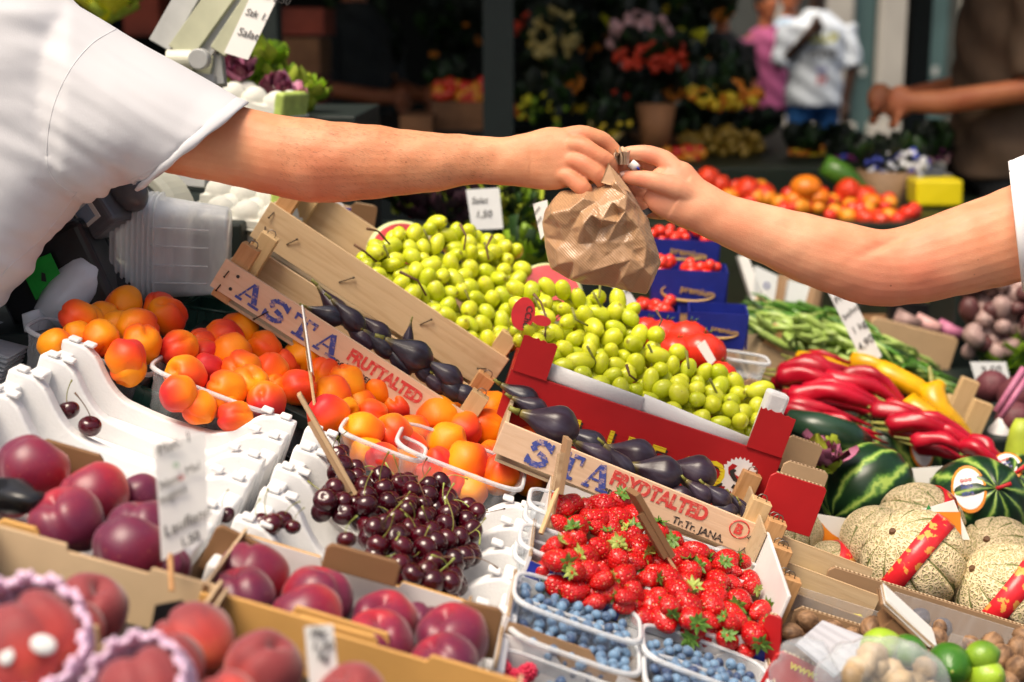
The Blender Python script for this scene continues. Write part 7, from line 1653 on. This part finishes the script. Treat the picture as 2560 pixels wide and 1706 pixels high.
FL = [(1385, 60, 5.2, 55, 65, 70, 17, ['f_dry'], 'bunch of dried yellowish flowers right of the green post'), (1600, 70, 5.0, 75, 62, 120, 19, ['f_pink'], 'big bunch of dusty pink flowers above the hands'), (1415, 195, 5.0, 40, 25, 14, 16, ['f_orange'], 'few orange flowers in the dark stall'),
      (1640, 130, 4.9, 105, 26, 55, 17, ['f_red'], 'row of red orange flowers under the pink bunch'), (1790, 165, 4.8, 60, 26, 50, 17, ['f_yellow', 'f_orange'], 'yellow flowers left of the man in the white t-shirt'), (1800, 220, 4.7, 90, 30, 80, 18, ['f_orange', 'f_yellow'], 'orange and yellow flowers below, left of the blue jeans'),
      (1360, 250, 4.8, 60, 50, 18, 12, ['f_lemon', 'lettuce'], 'dim yellowish green bunch over the vendor hand'), (1520, 310, 4.6, 50, 30, 22, 13, ['f_yellow', 'f_dry'], 'pale yellow bunch above the brown hand-over bag'), (1580, 240, 5.0, 80, 60, 4, 10, ['f_red'], 'dark leafy bunch above the customer hand'),
      (1750, 315, 5.0, 105, 32, 4, 10, ['f_red'], 'dark leafy mass over the dates'), (1885, 330, 5.2, 45, 20, 6, 10, ['f_red'], 'dark leafy bunch below the pink dress'), (2010, 372, 4.8, 38, 14, 22, 14, ['f_orange', 'f_yellow'], 'small bunch of orange and yellow flowers under the blue jeans'),
      (2095, 376, 5.0, 50, 10, 36, 12, ['f_lemon'], 'lemon yellow flowers under the blue jeans'), (2130, 392, 4.6, 60, 22, 40, 13, ['f_blue', 'f_purple'], 'blue and purple flowers left of the white bunch'), (2235, 395, 4.2, 78, 34, 90, 14, ['f_white', 'f_white', 'f_blue'], 'bunch of white and blue flowers in a paper wrap'),
      (2330, 370, 4.4, 40, 26, 30, 12, ['f_purple', 'f_pink'], 'purple flowers right of the white bunch'), (960, 110, 6.5, 50, 60, 4, 10, ['f_orange'], 'dark plants behind the man in grey'), (1130, 60, 6.3, 80, 60, 6, 12, ['f_orange'], 'dark plants left of the green post'), (1120, 205, 5.6, 50, 28, 16, 14, ['f_orange', 'f_dry'], 'orange fruit like blossoms on the counter of the man in grey'),
      (1480, 130, 5.6, 70, 90, 2, 10, ['f_red'], 'dark plants between the yellowish and the pink flowers'), (880, 30, 7, 60, 40, 4, 10, ['f_red'], 'dark plants above the man in grey')]
r9 = random.Random(41); cols = ['orange', 'rust red', 'yellow', 'dusty pink', 'dried straw', 'lemon']; cm = ['f_orange', 'f_red', 'f_yellow', 'f_pink', 'f_dry', 'f_lemon']
for i in range(18):
    x = 1300 + (i % 9) * 62 + r9.uniform(-18, 18); y = (60 if i < 9 else 215) + r9.uniform(-40, 40)
    if i >= 9 and x > 1700: y += 40
    k_ = r9.randrange(6); FL.append((x, y, 5.5 + r9.uniform(-.1, .3), 34, 24, 26, 15, [cm[k_]], '%s blossoms in the %s row of flower buckets, %s from the green post' % (cols[k_], 'upper' if i < 9 else 'lower', ORD[i % 9])))
for i, (px, py, d, rx, ry, n_, r_, ms, lb) in enumerate(FL): flowers(px, py, d, rx, ry, n_, r_, ms, lb, 100 + i, group='flower bunches in the stalls behind')
# dates, peppers and pumpkin of the far stall
def pile(px, py, d, rx, ry, n, rpx, me, name, lab, cat, group, seed, sq=(1, 1, 1)):
    r2 = random.Random(seed); k = d / FPX
    for i in range(n):
        x = r2.uniform(-1, 1); z = r2.uniform(-.2, 1) * (1 - .6 * x * x); p = P(px, py, d) + Vector((x * rx * k, r2.uniform(-.06, .08) - z * .05, z * ry * k)); r = rpx * k * r2.uniform(.8, 1.15)
        drop(name, me, p, r, rrot(r2) @ SC(*sq), lab, cat, group)
MT['date'] = plain('date', (.36, .22, .03), .4, .4, 2); date = fm_ball('date', 1, lambda d, th, ph: d, MT['date'], 12, 8)
pile(1805, 372, 4.8, 90, 50, 80, 14, date, 'date', 'yellow brown date in the heap on the reddish carton', 'date', 'dates heaped on the reddish carton', 1, (1, 1, 1.4))
blockp = fm_ball('bell_pepper', 1, lambda d, th, ph: Vector((d.x, d.y, d.z * 1.1)) * (1 - .08 * abs(math.cos(ph * 2))), MT['pepper_far'] if 'pepper_far' in MT else MT.setdefault('pepper_far', plain('pepper_far', (.72, .05, .015), .3, .2, 2)), 20, 12)
for (x, y, r, lb) in ((1770, 450, 30, 'leftmost red pepper behind the customer wrist'), (1800, 465, 26, 'red pepper low behind the customer wrist'), (1870, 480, 34, 'long red tomato-like pepper behind the forearm'), (1910, 490, 30, 'red pepper next to the long one'), (2120, 480, 32, 'red pepper right of the pumpkin'), (2160, 500, 34, 'large red pepper right of the pumpkin'), (2210, 520, 28, 'red pepper at the end of the row'), (2090, 510, 26, 'red pepper under the pumpkin')):
    drop('bell_pepper', blockp, P(x, y, 4.0), r * 4.0 / FPX * 1.1, RX(60) @ RZ(x), lb, 'pepper', 'red peppers behind the forearm')
pump = fm_ball('pumpkin', 1, lambda d, th, ph: Vector((d.x, d.y, d.z * .8)) * (1 - .08 * abs(math.cos(ph * 5))), MT.setdefault('pumpkin', plain('pumpkin', (.78, .20, .01), .4, .15, 3)), 40, 16)
for (x, y, r, lb) in ((2015, 470, 40, 'largest orange pumpkin behind the forearm'), (2045, 495, 30, 'small orange pumpkin below the largest'), (2180, 505, 24, 'small orange pumpkin between red peppers'), (1985, 500, 26, 'small orange pumpkin left below the largest')): drop('pumpkin', pump, P(x, y, 3.9), r * 3.9 / FPX, RX(0), lb, 'pumpkin', 'orange pumpkins behind the forearm')
mb = MB(); mb.tube([P(2060, 410, 4.1), P(2110, 440, 4.1), P(2170, 490, 4.1)], [.03, .035, .02], 12); tag(mb.build('long_gourd', MT['bean'], None, smooth=True), 'long dark green gourd lying behind the pumpkins', 'gourd')
mb = MB(); mb.lathe([(.0001, -.09), (.045, -.09), (.065, .05), (.062, .05), (.0001, -.08)], 20); tag(mb.build('flower_bucket', MT['carton_dim'], None, Matrix.Translation(P(1640, 300, 4.6)), smooth=True), 'brownish flower bucket above the customer hand', 'bucket')
mb = MB(); mb.lathe([(.0001, -.14), (.03, -.14), (.09, .04), (.085, .04), (.0001, -.12)], 16); tag(mb.build('paper_wrap', MT['card_brown'], None, Matrix.Translation(P(2215, 460, 4.2)), smooth=True), 'brown paper wrap holding the white and blue flowers', 'paper wrap')
MT['yellow_bag'] = plain('yellow_bag', (.85, .68, .01), .4, .08, 5); mb = MB(); mb.box(0, .13, 0, .12, -.07, 0, j=.004); tag(mb.build('yellow_box', MT['yellow_bag'], None, frame(2292, 452, 4.0, 0), bevel=.008), 'bright yellow box between the customer elbow and the dark trousers', 'box')
mb = MB(); mb.box(0, .15, 0, .12, -.05, 0); tag(mb.build('grey_box', MT['scale_grey'], None, frame(2240, 415, 4.4, 0), bevel=.004), 'grey carton behind the bright yellow box', 'box')
gen = [('orange', ora, 'orange heaped in the warm coloured row of far produce', (1, 1, 1)), ('tomato', tom, 'tomato heaped in the warm coloured row of far produce', (1, 1, 1)), ('bell_pepper', blockp, 'red pepper heaped in the warm coloured row of far produce', (1, 1, 1.1))]
r2 = random.Random(77)
for i in range(70):
    nm, me_, lb_, sq_ = gen[i % 3]; x = r2.uniform(1735, 2290); y = 462 + (x - 1735) * .10 + r2.uniform(-10, 44); d_ = 4.12 - (y - 462) * .004; drop(nm, me_, P(x, y, d_), r2.uniform(16, 26) * d_ / FPX, rrot(r2), lb_, 'fruit', 'warm coloured produce behind the customer forearm')
for i in range(40):
    nm, me_, lb_, sq_ = gen[(i * 2) % 3]; x = r2.uniform(1090, 1215); y = 235 + r2.uniform(-28, 16); drop(nm, me_, P(x, y, 5.02), r2.uniform(12, 20) * 5.0 / FPX, rrot(r2), lb_.replace('warm coloured row of far produce', 'basket on the far counter'), 'fruit', 'fruit on the counter of the person in grey')
for i in range(46):
    nm, me_, lb_, sq_ = gen[i % 2]; x = r2.uniform(1590, 1760); y = 395 + r2.uniform(-22, 22); drop(nm, me_, P(x, y, 4.6), r2.uniform(10, 17) * 4.6 / FPX, rrot(r2), lb_.replace('warm coloured row of far produce', 'heap left of the dates'), 'fruit', 'produce heaped left of the dates')
# ---------------------------------------------------------------- facade and people far behind
MT['stone'] = plain('stone', (.38, .36, .32), .8, .12, 2); MT['stone_dark'] = plain('stone_dark', (.05, .055, .05), .7, .2, 2); MT['teal'] = plain('teal', (.05, .10, .10), .5, .2, 2)
fy = 17.0
fc = empty('building', Matrix.Translation((4.0, fy, 0)), 'pale grey building front with pilasters and dark doors behind the market', 'building')
MB().box(-14, 14, 0, 6, 0, 9).build('wall', MT['stone_dark'], fc)
for x in (-2.6, -.9, -.25, .45, 1.4, 3.2, 5.5, -5, -7):
    MB().box(x - .2, x + .2, -.18, -.002, .35, 9).build('pilaster', MT['stone'], fc, bevel=.03); MB().box(x - .27, x + .27, -.24, -.003, 0, .349).build('plinth', MT['stone'], fc, bevel=.02)
for x in (-1.7, .1, .95, 2.3): 
    dr = MB().box(x - .12, x + .12, -.06, -.004, .05, 2.6).build('door', MT['teal'], fc); MB().box(x - .03, x + .03, -.08, -.061, .9, 1.0).build('handle', MT['steel'], dr)
def figure(px, d, h, label, top, legs, skin, yaw=0, arms='down', hair='hair', top_extra=None, lean=0, sleeve=.5, y_off=0):
    """standing person: one continuous body plus hair, top and trousers"""
    g = P(px, 0, d); base = Matrix.Translation((g.x, g.y, 0)) @ RZ(yaw); s = h / 1.75; t = empty('person', base, label, 'person')
    mb = MB(); L = lambda pts, rr, n=14: mb.tube([Vector(p) * s for p in pts], [(a * s, b_ * s) if not isinstance(a, tuple) else a for a, b_ in rr], n)
    mb.tube([Vector(p) * s for p in ((0, 0, .92), (0, 0, 1.08), (0, 0, 1.25), (0, .0, 1.40), (0, 0, 1.47), (0, 0, 1.56))], [(.16 * s, .11 * s), (.14 * s, .10 * s), (.17 * s, .115 * s), (.18 * s, .10 * s), (.06 * s, .06 * s), (.055 * s, .055 * s)], 16, up=(0, 1, 0))
    Mh = head(mb, Vector((0, 0, 1.65)) * s, Vector((0, 0, 1)), Vector((0, -1, 0)), s)
    hips = []
    for e in (-1, 1):
        mb.tube([Vector(p) * s for p in ((e * .09, 0, .95), (e * .10, 0, .5), (e * .11, .01, .08), (e * .11, -.10, .04))], [.085 * s, .055 * s, .04 * s, .035 * s], 12)
        if arms == 'down': pts = [(e * .19, 0, 1.38), (e * .25, .01, 1.12), (e * .27, -.05, .88), (e * .27, -.07, .80)]
        elif arms == 'front': pts = [(e * .19, 0, 1.38), (e * .25, -.02, 1.12), (e * .14, -.24, 1.08), (e * .10, -.34, 1.08)]
        elif arms == 'chin': pts = [(e * .19, 0, 1.38), (e * .25, -.03, 1.12), (e * .2 if e > 0 else -.10, -.05 if e > 0 else -.16, .90 if e > 0 else 1.32), (e * .2 if e > 0 else -.05, -.07 if e > 0 else -.17, .82 if e > 0 else 1.40)]
        mb.tube([Vector(p) * s for p in pts], [.055 * s, .045 * s, .036 * s, .03 * s], 12); hips.append(pts)
        hp = Vector(pts[-1]) * s; mb.ball(.045 * s, Matrix.Translation(hp) @ SC(.7, .9, 1.1), 10, 8)
        for q in range(4): mb.tube([hp + Vector(((q - 1.5) * .016, 0, -.02)) * s, hp + Vector(((q - 1.5) * .019, -.02, -.085 + abs(q - 1.5) * .008)) * s], [.010 * s, .008 * s], 6)
        mb.tube([hp + Vector((-e * .02, -.01, .0)) * s, hp + Vector((-e * .05, -.03, -.04)) * s], [.012 * s, .009 * s], 6)
    b = mb.build('body', MT[skin], None); remesh(b, .010, 2); b.parent = t; b.matrix_local = Matrix.Identity(4)
    MB().ball(.108 * s, Mh @ T(0, -.02 * s, .03 * s) @ SC(.82, 1, 1.05), 18, 12).build('hair', MT[hair], t, smooth=True)
    m_ = MB(); m_.tube([Vector(p) * s for p in ((0, 0, .86), (0, 0, .92), (0, 0, 1.08), (0, 0, 1.25), (0, 0, 1.38), (0, 0, 1.46), (0, 0, 1.485))], [(.20 * s, .145 * s), (.20 * s, .145 * s), (.185 * s, .14 * s), (.20 * s, .145 * s), (.205 * s, .125 * s), (.10 * s, .09 * s), (.075 * s, .075 * s)], 18, up=(0, 1, 0))
    for pts in hips:
        p0, p1, p2 = Vector(pts[0]) * s, Vector(pts[1]) * s, Vector(pts[2]) * s
        q = [p0, p0.lerp(p1, min(1, sleeve * 2))] + ([p1.lerp(p2, sleeve * 2 - 1)] if sleeve > .5 else []); m_.tube(q, [.072 * s] + [.064 * s] * (len(q) - 1), 14)
    o = m_.build('top', MT[top], None); remesh(o, .012, 3); o.parent = t; o.matrix_local = Matrix.Identity(4)
    warp(o, lambda a, nn: a + nn * (.006 * np.sin(a[:, 2:] * 40 + a[:, :1] * 30)))
    m_ = MB(); m_.tube([Vector(p) * s for p in ((0, 0, .99), (0, 0, .84))], [(.165 * s, .12 * s), (.175 * s, .13 * s)], 16, up=(0, 1, 0))
    for e in (-1, 1): m_.tube([Vector(p) * s for p in ((e * .09, 0, .9), (e * .10, 0, .5), (e * .11, .01, .10))], [.095 * s, .072 * s, .06 * s], 12)
    o = m_.build('trousers', MT[legs], None); remesh(o, .014, 2); o.parent = t; o.matrix_local = Matrix.Identity(4)
    return t
MT['tee_white'] = plain('tee_white', (.74, .82, .92), .85, .04, 4)
f = figure(2045, 9.6, 1.78, 'person in a white printed t-shirt and blue jeans with one hand raised to the chin', 'tee_white', 'denim', 'skin_dark', 4, 'chin')
for (s_, sz, z, m) in (('CALIF', .075, 1.30, 'f_lemon'), ('WAVE', .07, 1.20, 'ink_black'), ('on', .07, 1.10, 'stamp_blue'), ('77', .07, 1.02, 'ink_red')): text(s_, sz, T(0, -.165, z) @ RX(90), MT[m], f, bold=.003, align='CENTER')
figure(1918, 10.4, 1.66, 'person in a pink top between the dark clothed one and the white t-shirt', 'cloth_pink', 'cloth_dark', 'skin_far', 20)
figure(1975, 10.9, 1.74, 'person in a pale blue shirt half behind the white t-shirt', 'cloth_blue', 'cloth_dark', 'skin_far', -10)
f = figure(1805, 9.8, 1.62, 'person in a dark top with a whitish print across the chest', 'cloth_dark', 'cloth_dark', 'skin_far', 6)
MB().box(-.13, .13, -.150, -.142, 1.02, 1.17).build('chest_print', MT['paper_shade'], f, bevel=.002)
figure(885, 6.3, 1.74, 'person in a dark grey polo shirt at the counter in the shaded stall', 'cloth_grey', 'cloth_dark', 'skin_far', 55, 'front')
figure(2530, 4.3, 1.84, 'person in a brown jacket with a bare forearm at the right edge', 'cloth_brown', 'cloth_dark', 'skin_far', -88, 'front', sleeve=.45)
